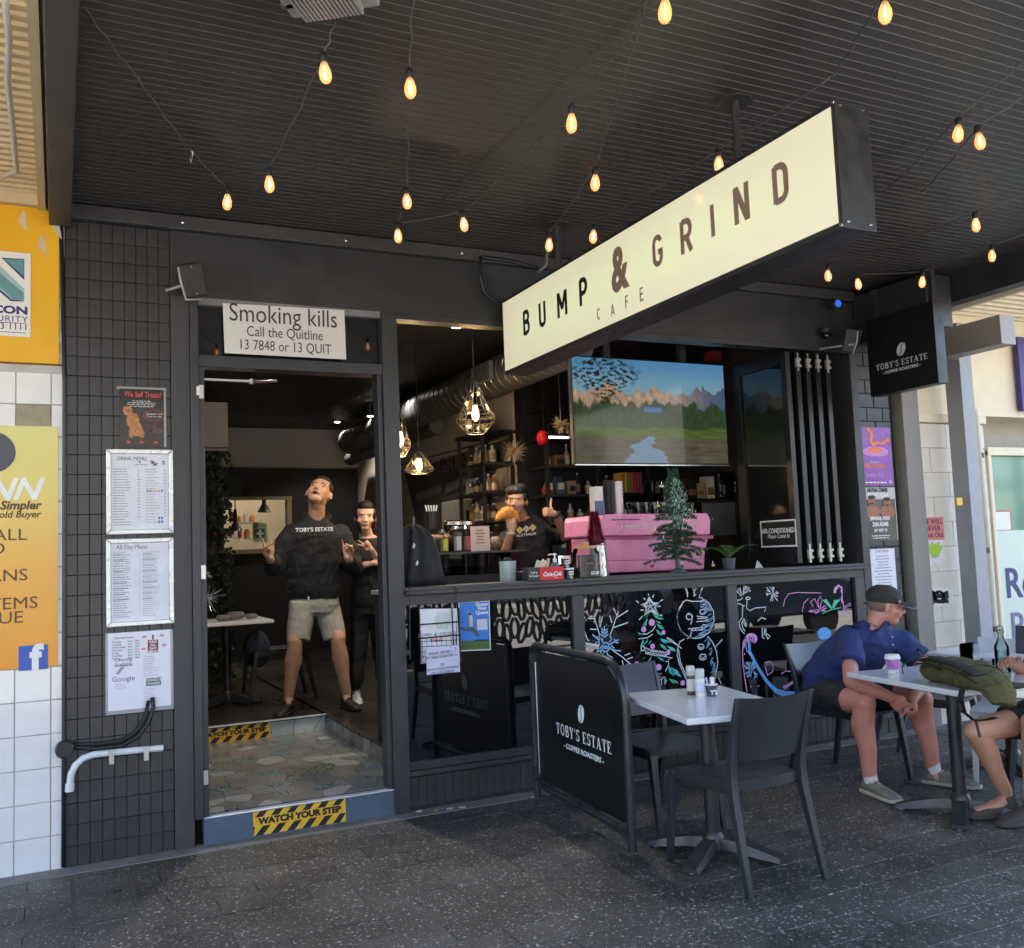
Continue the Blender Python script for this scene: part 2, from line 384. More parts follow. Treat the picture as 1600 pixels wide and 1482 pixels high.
# facade wall above the awning
up_ = MB().box(-14, 30, F+.03, F+.4, 3.63, 7.5).build('upper_wall', mat('upper_render', (.45, .42, .36), .8), kind='structure')

# ================================================================ SHOP FRONT
sf = empty('cafe_shopfront', (0, F, 0), 'black painted cafe shopfront with open door and wide servery window', 'shopfront')
MB().box(.0275, .555, F+.012, F+.25, 0, 3.44).build('tiled_pillar', GROUTB, sf)
tm = tile_mesh(.0565, .1035, .012, .0022, TILEB, 'tile')
TP = empty('left_tiles', (0, F, 0), None, None); bpy.data.objects.remove(TP)
pil = [o for o in bpy.data.objects if o.name == 'tiled_pillar'][0]
rd = random.Random(3)
for c in range(9):
    for r_ in range(32):
        o = put('tile', tm, None, (0, 0, 0)); o.parent = pil
        o.location = V((.059+c*.0583, F+rd.uniform(-.001, .0015), .052+r_*.105))-V((0, F, 0)); o.rotation_euler = (rd.uniform(-.008, .008), 0, rd.uniform(-.012, .012))
MB().box(.03, 5.66, F-.05, F+.1, 3.362, 3.44).build('top_band', BLK2, sf, bevel=.004)
for x in (.62, 1.55, 2.3): MB().lathe([(.009, 0), (.009, .006), (.004, .008)], (x, F-.05, 3.40), 10, M=Matrix.Rotation(R(90), 4, 'X').to_3x3()).build('bolt', STEEL, sf)
MB().box(.556, 5.66, F-.004, F+.12, 2.992, 3.36).build('fascia_panel', BLK, sf)
MB().box(.556, .655, F-.012, F+.14, .0, 2.99).build('door_jamb', BLK2, sf, bevel=.003)
MB().box(.656, .70, F-.03, F+.16, .145, 2.99).build('door_jamb', FRAME, sf, bevel=.003)
MB().box(.701, .732, F-.006, F+.10, .15, 2.60).build('door_jamb', FRAME, sf, bevel=.003)
for z in (.32, 1.42, 2.42): MB().box(.703, .727, F-.010, F-.004, z, z+.075).build('hinge', STEEL, sf)
post = MB().box(1.765, 1.862, F-.03, F+.10, .0, 2.99).build('door_post', FRAME, sf, bevel=.003)
MB().box(1.735, 1.764, F-.006, F+.09, .15, 2.60).build('door_stop', FRAME, sf, bevel=.003)
MB().box(.70, 1.765, F-.02, F+.10, 2.600, 2.665).build('door_head', FRAME, sf, bevel=.003)
MB().box(.70, 1.765, F-.008, F+.08, 2.953, 2.992).build('transom_top_rail', mat('grey_rail', (.2, .2, .19), .45), sf)
MB().box(.702, 1.763, F+.03, F+.036, 2.667, 2.952).build('transom_glass', mat('transom_glass_black', (.012, .012, .012), .03, var=0), sf)
# door closer arm
dcl = MB().box(.735, 1.02, F+.16, F+.19, 2.555, 2.567).build('closer_arm', STEEL, sf)
MB().tube([(1.02, F+.17, 2.558), (1.20, F+.33, 2.60)], .008).build('closer_arm', STEEL, sf)
MB().lathe([(.014, 0), (.014, .03)], (1.02, F+.17, 2.545), 10).build('closer_pivot', STEEL, sf)
# servery: plinth, rails, panes, sill
MB().box(1.863, 5.585, F+.006, F+.25, 0, .205).build('plinth', GROUTB, sf)
pl = [o for o in bpy.data.objects if o.name == 'plinth'][0]
t2 = tile_mesh(.054, .17, .012, .0022, TILEB, 'tile')
for c in range(66):
    o = put('tile', t2, None, (0, 0, 0)); o.parent = pl; o.location = V((1.893+c*.0562, F-.004+rd.uniform(0, .0015), .112))-V((0, F, 0)); o.rotation_euler = (rd.uniform(-.01, .01), 0, rd.uniform(-.02, .02))
MB().box(1.863, 5.585, F-.03, F+.12, .206, .235).build('bottom_rail', FRAME, sf, bevel=.003)
MB().box(1.863, 5.585, F-.012, F+.08, .236, .285).build('bottom_rail', FRAME, sf, bevel=.003)
MB().box(1.863, 5.585, F-.014, F+.08, 1.205, 1.268).build('top_rail', BLK2, sf, bevel=.003)
sill = MB().box(1.863, 5.60, F-.06, F+.20, 1.269, 1.290).box(1.863, 5.60, F-.04, F+.20, 1.2905, 1.312).build('sill', BLK2, sf, bevel=.003)
for x0, x1 in ((3.012, 3.095), (4.268, 4.352), (5.487, 5.585)): MB().box(x0, x1, F-.016, F+.08, .286, 1.204).build('mullion', BLK2, sf, bevel=.003)
PANES = []
for x0, x1 in ((1.863, 3.011), (3.096, 4.267), (4.353, 5.486)):
    PANES.append(MB().box(x0, x1, F+.012, F+.02, .286, 1.204).build('window_pane', BGLASS, sf))
MB().box(5.586, 5.66, F-.02, F+.2, 0, 2.99).build('window_post', BLK2, sf, bevel=.003)
MB().box(1.863, 5.586, F-.01, F+.10, 2.955, 2.991).build('window_head', FRAME, sf, bevel=.003)
# door step
NOSE = mat('aluminium_nosing', (.62, .68, .74), .35, metal=.6, var=.1)
st = MB().box(.702, 1.812, F-.012, F+.06, .004, .142).build('entry_step', mat('blue_grey_riser', (.075, .115, .16), .5, var=.12), sf)
MB().box(.702, 1.812, F-.022, F+.03, .1425, .1505).build('nosing', NOSE, st, bevel=.002)
HAZ = mat('hazard_yellow', (.78, .46, .03), .5, var=.06); INK = mat('black_ink', (.012, .012, .014), .6, var=0)
def hazard(x0, x1, z0, z1, Y, parent, crop=None, dim=1):
    p = MB().box(x0, x1, Y-.0015, Y, z0, z1).build('warning_sticker', HAZ, parent)
    m = MB(); W = x1-x0; H = z1-z0; n = 6
    for i in range(-1, n+1):
        for (zb, zt) in ((z0, z0+H*.38), (z0+H*.76, z1)):
            xb = x0+W*(i+.1)/n; sk = (zt-zb)*.9; w_ = W/n*.5
            q = [(xb, zb), (xb+w_, zb), (xb+w_+sk, zt), (xb+sk, zt)]
            q = [(min(max(a, x0), x1), b) for a, b in q]
            if q[1][0]-q[0][0] > .001 or q[2][0]-q[3][0] > .001: m.poly([(a, Y-.0022, b) for a, b in q])
    m.build('stripes', INK, p, kind='stuff')
    MB().box(x0, x1, Y-.0026, Y-.0023, z0+H*.40, z0+H*.74).build('word_band', HAZ, p)
    text('WATCH YOUR STEP', H*.36, ((x0+x1)/2, Y-.0034, z0+H*.57), INK, p, bold=.0030*H/.14, W=W*.9)
    return p
a, b_ = aY(396, 1305, F-.013), aY(540, 1254, F-.013)
hazard(a.x, b_.x, .012, .139, F-.0125, st)

# crazy-paved entry floor, real pieces
def clip(poly, nx, ny, d):
    out = []
    for i in range(len(poly)):
        p, q = poly[i], poly[(i+1) % len(poly)]; a = p[0]*nx+p[1]*ny-d; b = q[0]*nx+q[1]*ny-d
        if a <= 0: out.append(p)
        if (a < 0 < b) or (b < 0 < a):
            t = a/(a-b); out.append((p[0]+(q[0]-p[0])*t, p[1]+(q[1]-p[1])*t))
    return out
def voronoi(w_, h_, n, seed, gap=.003, sx=1.0):
    rd = random.Random(seed); P = []
    while len(P) < n:
        c = max(((rd.uniform(0, w_), rd.uniform(0, h_)) for _ in range(6)), key=lambda q: min([9]+[((q[0]-p[0])*sx)**2+(q[1]-p[1])**2 for p in P]))
        P.append(c)
    cells = []
    for i, p in enumerate(P):
        poly = [(0, 0), (w_, 0), (w_, h_), (0, h_)]
        for j, q in enumerate(P):
            if i == j: continue
            dx, dy = q[0]-p[0], q[1]-p[1]; l = math.hypot(dx, dy)
            if l > .9: continue
            nx, ny = dx/l, dy/l; poly = clip(poly, nx, ny, (p[0]+q[0])/2*nx+(p[1]+q[1])/2*ny-gap/2)
            if len(poly) < 3: break
        if len(poly) >= 3: cells.append(poly)
    return cells
MOS = []
for i, c in enumerate([(.17, .18, .17), (.24, .25, .24), (.15, .17, .18), (.20, .19, .17), (.13, .15, .13), (.31, .32, .31), (.17, .16, .155), (.12, .17, .18)]):
    m = mat('glazed_shard_%d' % i, c, .22, var=.12, scale=6)
    if i in (1, 4, 7):                                        # printed shards: stripes, dots, leaves
        n, L, b = nodes_of(m); tc = n.new('ShaderNodeNewGeometry')
        t = n.new('ShaderNodeTexWave' if i == 1 else 'ShaderNodeTexVoronoi'); t.inputs['Scale'].default_value = 22 if i == 1 else 45
        L.new(tc.outputs['Position'], t.inputs['Vector']); r_ = ramp(n, [(.3, tuple(x*.25 for x in c)), (.42, tuple(x*1.25 for x in c))]); L.new(t.outputs[0], r_.inputs[0]); L.new(r_.outputs[0], b.inputs['Base Color'])
    MOS.append(m)
ef = MB().box(.70, 1.915, F+.061, 7.55, .0, .142).build('entry_floor', GROUTB, kind='structure')
for poly in voronoi(1.21, 2.06, 150, 5, .004, sx=.8):
    MB().poly([(.702+x, F+.085+y_, .1415) for x, y_ in poly], (0, 0, .008)).build('floor_shard', MOS[random.randrange(8)], ef)
fl = MB().box(.45, 1.915, 7.575, 13.3, .0, .266).box(1.945, 5.6, F+.26, 13.3, .0, .266).build('cafe_floor', mat('dark_brown_floor', (.022, .019, .016), .3, var=.3, scale=2), kind='structure')
back_r = MB().box(.70, 1.93, 7.552, 7.575, .14, .262).build('back_riser', GROUTB, ef)
for poly in voronoi(1.2, .112, 9, 8, .005):
    MB().poly([(.71+x, 7.551, .146+y_) for x, y_ in poly], (0, -.006, 0)).build('riser_shard', mat('pale_shard_%d' % random.randrange(4), ((.5, .55, .55), (.12, .2, .3), (.42, .5, .52), (.55, .48, .38))[random.randrange(4)], .2, var=.15), back_r)
side_r = MB().box(1.917, 1.945, F+.1, 7.575, .14, .262).build('side_riser', GROUTB, ef)
for poly in voronoi(2.0, .112, 22, 9, .005):
    MB().poly([(1.9165, F+.13+x, .146+y_) for x, y_ in poly], (-.006, 0, 0)).build('riser_shard', MOS[random.randrange(8)], side_r)
MB().box(.70, 1.93, 7.53, 7.58, .2665, .2745).build('nosing', NOSE, ef, bevel=.002)
MB().box(1.905, 1.95, F+.11, 7.529, .2665, .2745).build('nosing', mat('dark_nosing', (.05, .05, .05), .3, metal=.4), ef, bevel=.002)
a, b_ = aY(318, 1163, 7.54), aY(422, 1132, 7.54)
hazard(a.x-.06, b_.x, .150, .258, 7.543, back_r)

# ================================================================ RIGHT BRICK PILLAR
BRB = mat('black_painted_brick', (.040, .040, .040), .45, var=.2, scale=7, bump=.35, bscale=70)
rp = MB().box(5.662, 6.0, F+.0085, F+.3, 0, 3.44).build('brick_pillar', GROUTB)
tag(rp, 'black painted brick pillar with posters right of the servery window', 'pillar')
for r_ in range(31):
    z = .055+r_*.11; off = r_ % 2
    cuts = [(5.664, 5.83), (5.835, 5.998)] if off else [(5.664, 5.745), (5.75, 5.915), (5.92, 5.998)]
    for x0, x1 in cuts:
        bm_ = tile_mesh(x1-x0-.003, .1065, .014, .003, BRB, 'brick'); o = bpy.data.objects.new('brick', bm_); COL.objects.link(o); o.parent = rp; o.location = ((x0+x1)/2, F+rd.uniform(-.002, .001), z)
MB().box(6.002, 6.085, F+.06, F+.3, 0, 3.4).build('black_gap_strip', BLK, rp)  # plain black strip between the brick pillar and the corner pier
# ================================================================ NEIGHBOUR ON THE LEFT
YEL = mat('yellow_paint', (.80, .42, .008), .5, var=.07, scale=4)
ln = empty('gold_buyer_shopfront', (-.4, F, 0), 'neighbouring shopfront with yellow fascia over white glazed tiles', 'shopfront')
MB().box(-3, .026, F+.012, F+.3, 0, 2.57).build('tiled_wall', mat('pale_grout', (.5, .48, .45), .8), ln)
wt = [tile_mesh(.160, .165, .012, .003, mat('white_glazed_tile', (.72, .72, .70), .12, var=.05, bump=.05, bscale=12), 'tile'), tile_mesh(.160, .165, .012, .003, mat('tan_tile', (.30, .25, .16), .4, var=.25, scale=18), 'tile')]
tw = [o for o in bpy.data.objects if o.name == 'tiled_wall'][0]
for c in range(-7, 1):
    for r_ in range(15):
        xc = -.1165+c*.1635; z = .0855+r_*.1685
        me = wt[1] if (r_ == 13 and c in (0, -3)) else wt[0]
        o = bpy.data.objects.new('tile', me); COL.objects.link(o); o.parent = tw; o.location = V((xc+.4, rd.uniform(-.001, .001), z)); o.rotation_euler = (rd.uniform(-.006, .006), 0, rd.uniform(-.006, .006))
for r_ in range(15):
    o = bpy.data.objects.new('tile', tile_mesh(.056, .165, .012, .003, _M['white_glazed_tile'], 'tile')) if r_ == 0 else bpy.data.objects.new('tile', nar)
    nar = o.data; COL.objects.link(o); o.parent = tw; o.location = V((-.0045+.4, 0, .0855+r_*.1685))
MB().box(-3, .0, F-.02, F+.3, 2.575, 3.40).build('fascia_board', YEL, ln)
MB().box(.001, .0268, F-.012, F+.3, 2.575, 3.40).build('mortar_edge', mat('rough_mortar', (.4, .37, .31), .9, var=.4, scale=30, bump=.6), ln)
for x, z in ((-.19, 3.32), (-.03, 3.30), (-.10, 3.20)): MB().poly([(x, F-.022, z), (x+.018, F-.022, z+.06), (x+.03, F-.022, z+.05), (x+.045, F-.022, z-.06)]).build('peeled_paint', mat('bare_plaster', (.6, .5, .38), .9), ln)
CORC = mat('cream_corrugated_sheet', (.62, .50, .30), .55, var=.1)
aw2 = MB(); pts = []; y = 2.5
while y < F: pts += [(y, 3.475), (y+.042, 3.475), (y+.05, 3.462), (y+.062, 3.462)]; y += .07
A = [[aw2.b.verts.new((x, yy, zz)) for yy, zz in pts] for x in (-5, -.10)]
for i in range(len(pts)-1): aw2.b.faces.new((A[0][i], A[0][i+1], A[1][i+1], A[1][i]))
ac2 = aw2.build('neighbour_awning_ceiling', CORC, kind='structure')
MB().box(-5, -.048, 2.45, F+.1, 3.49, 3.62).build('awning_roof', CORC, ac2)
MB().box(-.098, -.062, 2.45, F-.05, 3.38, 3.489).build('edge_trim', CORC, ac2)
MB().box(-5, -.062, F-.06, F+.0, 3.402, 3.46).build('wall_trim', CORC, ac2)
cd = [aZ(8, 0, 3.43), aZ(14, 60, 3.43), aZ(12, 130, 3.42), aZ(18, 180, 3.42), aZ(26, 268, 3.42), aZ(0, 279, 3.42)]
tag(MB().tube(cd, .012, 8).build('conduit', mat('grey_conduit', (.5, .48, .43), .5), smooth=True), 'grey electrical conduit running under the cream corrugated ceiling', 'conduit')
# security firm sign
def sheet(name, px0, py0, px1, py1, m, label, cat, Y=F, t=.003, parent=None):
    a, b_ = aY(px0, py1, Y), aY(px1, py0, Y)
    o = MB().box(a.x, b_.x, Y-t, Y, a.z, b_.z).build(name, m, parent)
    if parent is None: tag(o, label, cat)
    return o, a.x, b_.x, a.z, b_.z
ss, x0, x1, z0, z1 = sheet('security_sign', -30, 397, 48, 523, WHITE, 'white security firm sign with teal angular logo on the yellow fascia', 'sign', F-.021)
Y = F-.0245; TEAL = mat('teal_print', (.11, .28, .29), .5); NAVY = mat('navy_print', (.02, .025, .16), .5); LTEAL = mat('pale_teal_print', (.32, .5, .5), .5)
P = lambda x, y, l=0: aY(x, y, Y-l)
for pl_, m, l in (([(2, 403), (38, 405), (38, 438)], NAVY, 0), ([(6, 405), (37, 406), (37, 432)], TEAL, .0006), ([(-20, 402), (-14, 402), (38, 452), (38, 471), (20, 470), (-20, 432)], LTEAL, 0), ([(-20, 410), (37, 458), (37, 469), (20, 468), (-20, 430)], TEAL, .0006), ([(-20, 434), (18, 468), (37, 470), (37, 471.5), (17, 471), (-20, 440)], NAVY, .0009)):
    MB().poly([P(x, y, l) for x, y in pl_]).build('logo', m, ss)
text('RECON', .055, P(2, 484), NAVY, ss, bold=.0025, W=.24); text('SECURITY', .045, P(4, 498), NAVY, ss, sp=1.1, W=.23); text('3 1111', .047, P(22, 511), INK, ss)
MB().box(P(-10, 504).x, P(40, 504).x, Y, Y+.001, P(0, 504).z, P(0, 504).z+.003).build('rule', INK, ss)
MB().box(P(-10, 504).x, P(40, 504).x, Y, Y+.001, P(20, 520).z, P(20, 520).z+.003).build('rule', INK, ss)
# gold buyer poster: printed fade from pale yellow to orange
GP = mat('gold_poster_print', (.8, .6, .2), .35, var=0); n, L, b = nodes_of(GP); tc = n.new('ShaderNodeNewGeometry'); sp = n.new('ShaderNodeSeparateXYZ'); L.new(tc.outputs['Position'], sp.inputs[0])
mr = n.new('ShaderNodeMapRange'); mr.inputs[1].default_value = .95; mr.inputs[2].default_value = 2.25; L.new(sp.outputs[2], mr.inputs[0])
r_ = ramp(n, [(0, (.80, .30, .02)), (.45, (.80, .42, .07)), (.75, (.74, .60, .16)), (1, (.70, .66, .22))]); L.new(mr.outputs[0], r_.inputs[0]); L.new(r_.outputs[0], b.inputs['Base Color'])
gp, x0, x1, z0, z1 = sheet('gold_buyer_poster', -120, 667, 91, 1057, GP, 'tall yellow to orange gold buyer poster on the white tiles', 'poster', F-.002)
Y = F-.0056; BRN = mat('brown_print', (.10, .06, .03), .6)
for s, px, py, h, m, bo, sh in (('GoldINN', 60, 766, .155, mat('pale_print', (.8, .8, .78), .5), .004, .35), ('Made Simpler', 63, 790, .060, BRN, .002, .2), ('Your Gold Buyer', 63, 804, .048, BRN, .001, .2)):
    text(s, h, aY(px, py, Y), m, gp, bold=bo, shear=sh, align='RIGHT')
for s, px, py in (('WE BUY ALL', 43, 836), ('GOLD', 9, 858), ('ANY CARAT MEANS', 44, 899), ('ALL ITEMS', 60, 942), ('TOP VALUE', 37, 965)):
    text(s, .085, aY(px, py, Y), BRN, gp, align='RIGHT', xs=1.12)
MB().lathe([(.001, 0), (.105, 0), (.105, .002)], aY(-12, 707, Y), 28, M=Matrix.Rotation(R(90), 4, 'X').to_3x3()).build('round_mark', mat('slate_print', (.09, .09, .11), .6), gp)
a, b_ = aY(29, 1049, Y), aY(75, 1007, Y)
fb = MB().box(a.x, b_.x, Y-.001, Y+.001, a.z, b_.z).build('social_mark', mat('social_blue', (.03, .10, .42), .4), gp, bevel=.01)
text('f', .17, ((a.x+b_.x)/2+.01, Y-.003, (a.z+b_.z)/2-.005), WHITE, fb, bold=.008)
tag(MB().tube([aY(95, 312, F-.01), aY(101, 600, F-.012), aY(100, 1170, F-.012), aY(99, 1355, F-.012)], .011, 8).build('cable_conduit', PLASB, smooth=True), 'black vertical conduit between the white tiles and the black tiles', 'conduit')
jb = MB().lathe([(.045, 0), (.045, .03), (.038, .036)], aY(101, 1170, F), 20, M=Matrix.Rotation(R(90), 4, 'X').to_3x3()).build('junction_box', PLASB, smooth=40); tag(jb, 'round black junction box on the conduit at the foot of the tiles', 'junction box')
tag(MB().tube([aY(x, y, F-.015) for x, y in ((112, 1168), (150, 1170), (190, 1166), (215, 1152), (232, 1130), (240, 1105), (238, 1090))], .011, 8).tube([aY(x, y, F-.015) for x, y in ((112, 1163), (150, 1163), (190, 1158), (210, 1146), (226, 1125), (232, 1095))], .009, 8).build('cable_bundle', RUB, smooth=True), 'black cables curving up behind the lowest menu sheet', 'cable')
pp = MB().tube([aY(x, y, F-.02) for x, y in ((109, 1236), (109.5, 1222), (111, 1210), (118, 1196), (130, 1185), (146, 1179.5), (170, 1177), (210, 1173), (255, 1169))], .0175, 12).build('waste_pipe', mat('grey_white_plastic', (.62, .66, .68), .4, var=.1), smooth=50); tag(pp, 'pale grey plastic pipe elbow clamped low on the black tiles', 'pipe')
MB().tube([aY(108.6, 1237, F-.02), aY(109.3, 1224, F-.02)], .022, 12).build('socket_end', _M['grey_white_plastic'], pp, smooth=50)
for x, y in ((174, 1178), (228, 1172.5)):
    c = aY(x, y, F-.02); MB().box(c.x-.012, c.x+.012, F-.041, F-.038, c.z-.05, c.z+.02).box(c.x-.012, c.x+.012, F-.038, F-.0, c.z+.018, c.z+.021).build('saddle_clip', STEEL, pp)

# ================================================================ NEIGHBOUR ON THE RIGHT
BLKW = mat('painted_blockwork', (.78, .71, .60), .7, var=.08, scale=4, bump=.15, bscale=50)
rn = empty('right_neighbour_shopfront', (6.6, F, 0), 'cream blockwork shopfront with frosted green window beyond the cafe', 'shopfront')
MB().box(6.087, 6.27, F-.05, F+.3, 0, 2.75).build('corner_pier', mat('brown_grey_paint', (.25, .23, .205), .6, var=.1), rn, bevel=.006)
bw = MB().box(6.272, 7.085, F+.012, F+.3, 0, 2.42).build('block_wall', mat('cream_mortar', (.5, .46, .4), .9), rn)
for r_ in range(12):
    z = .1+r_*.2015; xs_ = [6.274, 6.62, 7.02, 7.083] if r_ % 2 else [6.274, 6.42, 6.82, 7.083]
    for x0, x1 in zip(xs_, xs_[1:]):
        o = bpy.data.objects.new('block', tile_mesh(x1-x0-.004, .1975, .012, .002, BLKW, 'block')); COL.objects.link(o); o.parent = bw; o.location = ((x0+x1)/2-6.6, rd.uniform(-.001, .001), z)
CRM = mat('cream_render', (.82, .72, .53), .7, var=.05)
MB().box(6.272, 12, F+.01, F+.3, 2.50, 3.6).build('upper_panel', CRM, rn)
MB().box(6.272, 7.09, F-.03, F+.3, 2.425, 2.495).build('cap_strip', CRM, rn, bevel=.006)
MB().box(7.09, 7.13, F-.02, F+.1, 0, 2.2).box(7.09, 12, F-.025, F+.1, 2.16, 2.23).build('window_frame', CRM, rn, bevel=.004)
GREEN = mat('green_window_film', (.12, .27, .20), .08, var=.08, scale=2); MB().box(7.13, 12, F+.03, F+.04, 1.52, 2.16).build('window_pane', GREEN, rn)
FROST = mat('frosted_window_film', (.56, .66, .56), .35, var=.05, scale=2); MB().box(7.13, 12, F+.025, F+.035, .42, 1.519).build('frosted_pane', FROST, rn)
MB().box(7.09, 12, F-.02, F+.2, 0, .42).build('stall_riser', CRM, rn)
text('Real', .36, aY(1590, 913, F+.02), NAVY, rn, bold=.004, align='LEFT').location.x -= .16
text('Property', .34, aY(1594, 981, F+.02), mat('faded_navy_print', (.16, .15, .27), .5), rn, bold=.002, align='LEFT').location.x -= .12
nt_ = sheet('window_notice', 1547, 800, 1577, 829, WHITE, 'white notice with red border inside the green window', 'notice', F+.028)[0]
MB().box(*[v for v in (nt_.data.vertices[0].co.x-.012, nt_.data.vertices[4].co.x+.012)], F+.0265, F+.0295, nt_.data.vertices[0].co.z-.012, nt_.data.vertices[1].co.z+.012).build('border', mat('red_border', (.6, .12, .12), .6), nt_)
pb = MB().box(7.62, 8.3, F-.06, F-.02, 2.55, 3.2).build('purple_sign', mat('purple_print', (.05, .03, .22), .5)); tag(pb, 'purple sign panel on the cream wall at the right edge', 'sign')
pb.location.x = aY(1592, 600, F-.04).x-7.62
# steel post carrying the neighbour's awning beam
GREY = mat('blue_grey_steel_paint', (.30, .31, .33), .45, var=.1)
ps = empty('awning_post', (6.62, 5.2, 0), 'blue grey steel post with bracket beam under the right awning', 'post')
a = aY(1500, 800, 5.15)
MB().box(6.50, 6.64, 5.13, 5.28, 0, 3.2).build('column', GREY, ps, bevel=.004)
MB().box(6.30, 6.46, 4.60, F, 2.90, 3.12).build('beam', mat('warm_grey_paint', (.30, .275, .25), .5, var=.08), ps, bevel=.004)
MB().box(6.42, 6.50, 5.15, 5.26, 2.9, 3.1).build('bracket', GREY, ps)
pr = MB()
y = 4.3; pts = []
while y < F: pts += [(y, 3.37), (y+.05, 3.37), (y+.06, 3.35), (y+.08, 3.35)]; y += .1
A = [[pr.b.verts.new((x, yy, zz)) for yy, zz in pts] for x in (6.14, 16)]
for i in range(len(pts)-1): pr.b.faces.new((A[0][i], A[0][i+1], A[1][i+1], A[1][i]))
pc2 = pr.build('right_awning_ceiling', CRM, kind='structure')
MB().box(6.142, 16, 4.25, F, 3.39, 3.5).build('awning_roof', CRM, pc2)
MB().box(6.141, 6.175, 4.25, F, 3.20, 3.36).build('edge_trim', CRM, pc2)
dp = MB().tube([aY(1524, 640, F-.05), aY(1530, 700, F-.05), aY(1545, 860, F-.05), aY(1562, 1060, F-.05)], .022, 12).build('downpipe', mat('cream_pvc', (.66, .62, .52), .45), smooth=60); tag(dp, 'cream vertical downpipe on the block wall left of the green window', 'pipe')
for x, y in ((1532, 712), (1541, 860), (1553, 983)): MB().tube([aY(x, y-4, F-.05), aY(x+1, y+4, F-.05)], .026, 12).build('coupling', mat('dark_coupling', (.1, .09, .08), .6), dp)
PK = mat('pink_flyer_paper', (.75, .25, .25), .8); 
fy = sheet('torn_flyer', 1439, 808, 1473, 845, PK, 'torn pink handwritten flyer with green banana drawing on the cream blocks', 'flyer', F-.002)[0]
text('WE WILL\nNEVER\nLook Out', .06, aY(1457, 826, F-.006), INK, fy, lsp=.9)
mb = MB(); rdd = random.Random(4)
pts_ = [(1442, 843), (1474, 842), (1475, 868), (1479, 878), (1470, 876), (1466, 888), (1460, 878), (1452, 890), (1451, 876), (1444, 884), (1446, 868)]
mb.poly([aY(x, y, F-.002) for x, y in pts_], (0, -.001, 0)).build('torn_edge', WHITE, fy)
for i in range(6):
    c = aY(1452+i*3.2, 858+(i % 2)*3, F-.006); MB().ball(c, (.016, .0016, .07), 10, Matrix.Rotation(R(-35+i*14), 3, 'Y')).build('banana', mat('lime_ink', (.42, .62, .05), .7), fy)
gf = sheet('ink_print', 1447, 919, 1488, 950, WHITE, 'white sheet with black ink scrawl low on the cream blocks', 'flyer', F-.002)[0]
mb = MB()
for i in range(5): mb.ribbon([aY(1452+j*3+rdd.uniform(-1, 1), 926+i*4+rdd.uniform(-2, 2), F-.005) for j in range(11)], .022+.008*(i % 2), (0, -1, 0))
mb.build('scrawl', INK, gf)
tag(MB().box(aY(1494, 778, 5.129).x, aY(1503, 778, 5.129).x, 5.126, 5.129, aY(1498, 790, 5.129).z, aY(1498, 778, 5.129).z).build('yellow_sticker', YEL), 'small yellow sticker on the grey steel post', 'sticker')

# ================================================================ STREET BEHIND THE VIEWER (seen in reflections)
sb = empty('shop_terrace', (0, -17, 0), 'cream two storey shop terrace across the road', 'building')
for i, (x0, x1, h, c) in enumerate(((-30, -16, 7, (.5, .42, .3)), (-16, -4, 6, (.6, .55, .46)), (-4, 9, 8, (.42, .36, .3)), (9, 20, 6.5, (.62, .58, .5)), (20, 34, 7.5, (.5, .47, .42)))):
    b = empty('terrace_shop', ((x0+x1)/2, -16, 0), ['brick brown', 'pale cream', 'tall brown', 'off white', 'grey beige'][i]+' shop building across the road behind the viewer', 'building')
    MB().box(x0, x1, -22, -16, 0, h).build('wall', mat('terrace_wall_%d' % i, c, .8), b)
    for k in range(int((x1-x0)//3)):
        MB().box(x0+.8+k*3, x0+2.2+k*3, -15.99, -15.93, 4.3, 5.6).build('window', BGLASS, b)
        MB().box(x0+.3+k*3, x0+2.7+k*3, -15.99, -15.93, .4, 2.6).build('shop_window', BGLASS, b)
    MB().box(x0, x1, -16, -13, 3.2, 3.5).build('awning', mat('terrace_awning_%d' % i, tuple(q*.6 for q in c), .7), b)
bpy.data.objects.remove(sb)
def car(x, y, col, label):
    c = empty('parked_car', (x, y, -.13), label, 'car', 'cars parked at the kerb behind the viewer')
    prof = [(-2.1, .35), (-2.15, .75), (-1.9, .95), (-1.2, 1.0), (-.6, 1.42), (.9, 1.45), (1.6, 1.02), (2.1, .9), (2.15, .4)]
    MB().poly([(x+a, y-.85, z-.13) for a, z in prof], (0, 1.7, 0)).build('body', mat('car_paint_'+col[0], col[1], .2, coat=.6), c, bevel=.06)
    MB().poly([(x+a, y-.87, z-.13) for a, z in ((-1.05, 1.02), (-.55, 1.36), (.85, 1.38), (1.35, 1.04))], (0, 1.74, 0)).build('window', BGLASS, c)
    for sx in (-1.35, 1.3):
        for sy in (-.8, .62): MB().lathe([(.32, 0), (.32, .18)], (x+sx, y+sy, .19), 18, M=Matrix.Rotation(R(-90), 3, 'X')).build('wheel', RUB, c)
car(3.5, -2.3, ('white', (.75, .75, .75)), 'white parked car at the kerb behind the viewer'); car(10.5, -2.3, ('dark', (.03, .04, .06)), 'dark parked car further along the kerb behind the viewer'); car(-4.5, -2.3, ('silver', (.4, .41, .43)), 'silver parked car to the left behind the viewer')
for i, x in enumerate((-6, 4.5, 14)):
    p = MB().tube([(x, .75, 0), (x, .75, 3.45)], .07, 12).build('awning_pole', BLK, smooth=True); tag(p, ['black round awning pole left behind the viewer', 'black round awning pole at the kerb behind the viewer', 'black round awning pole far along the kerb'][i], 'post', 'awning poles at the kerb')
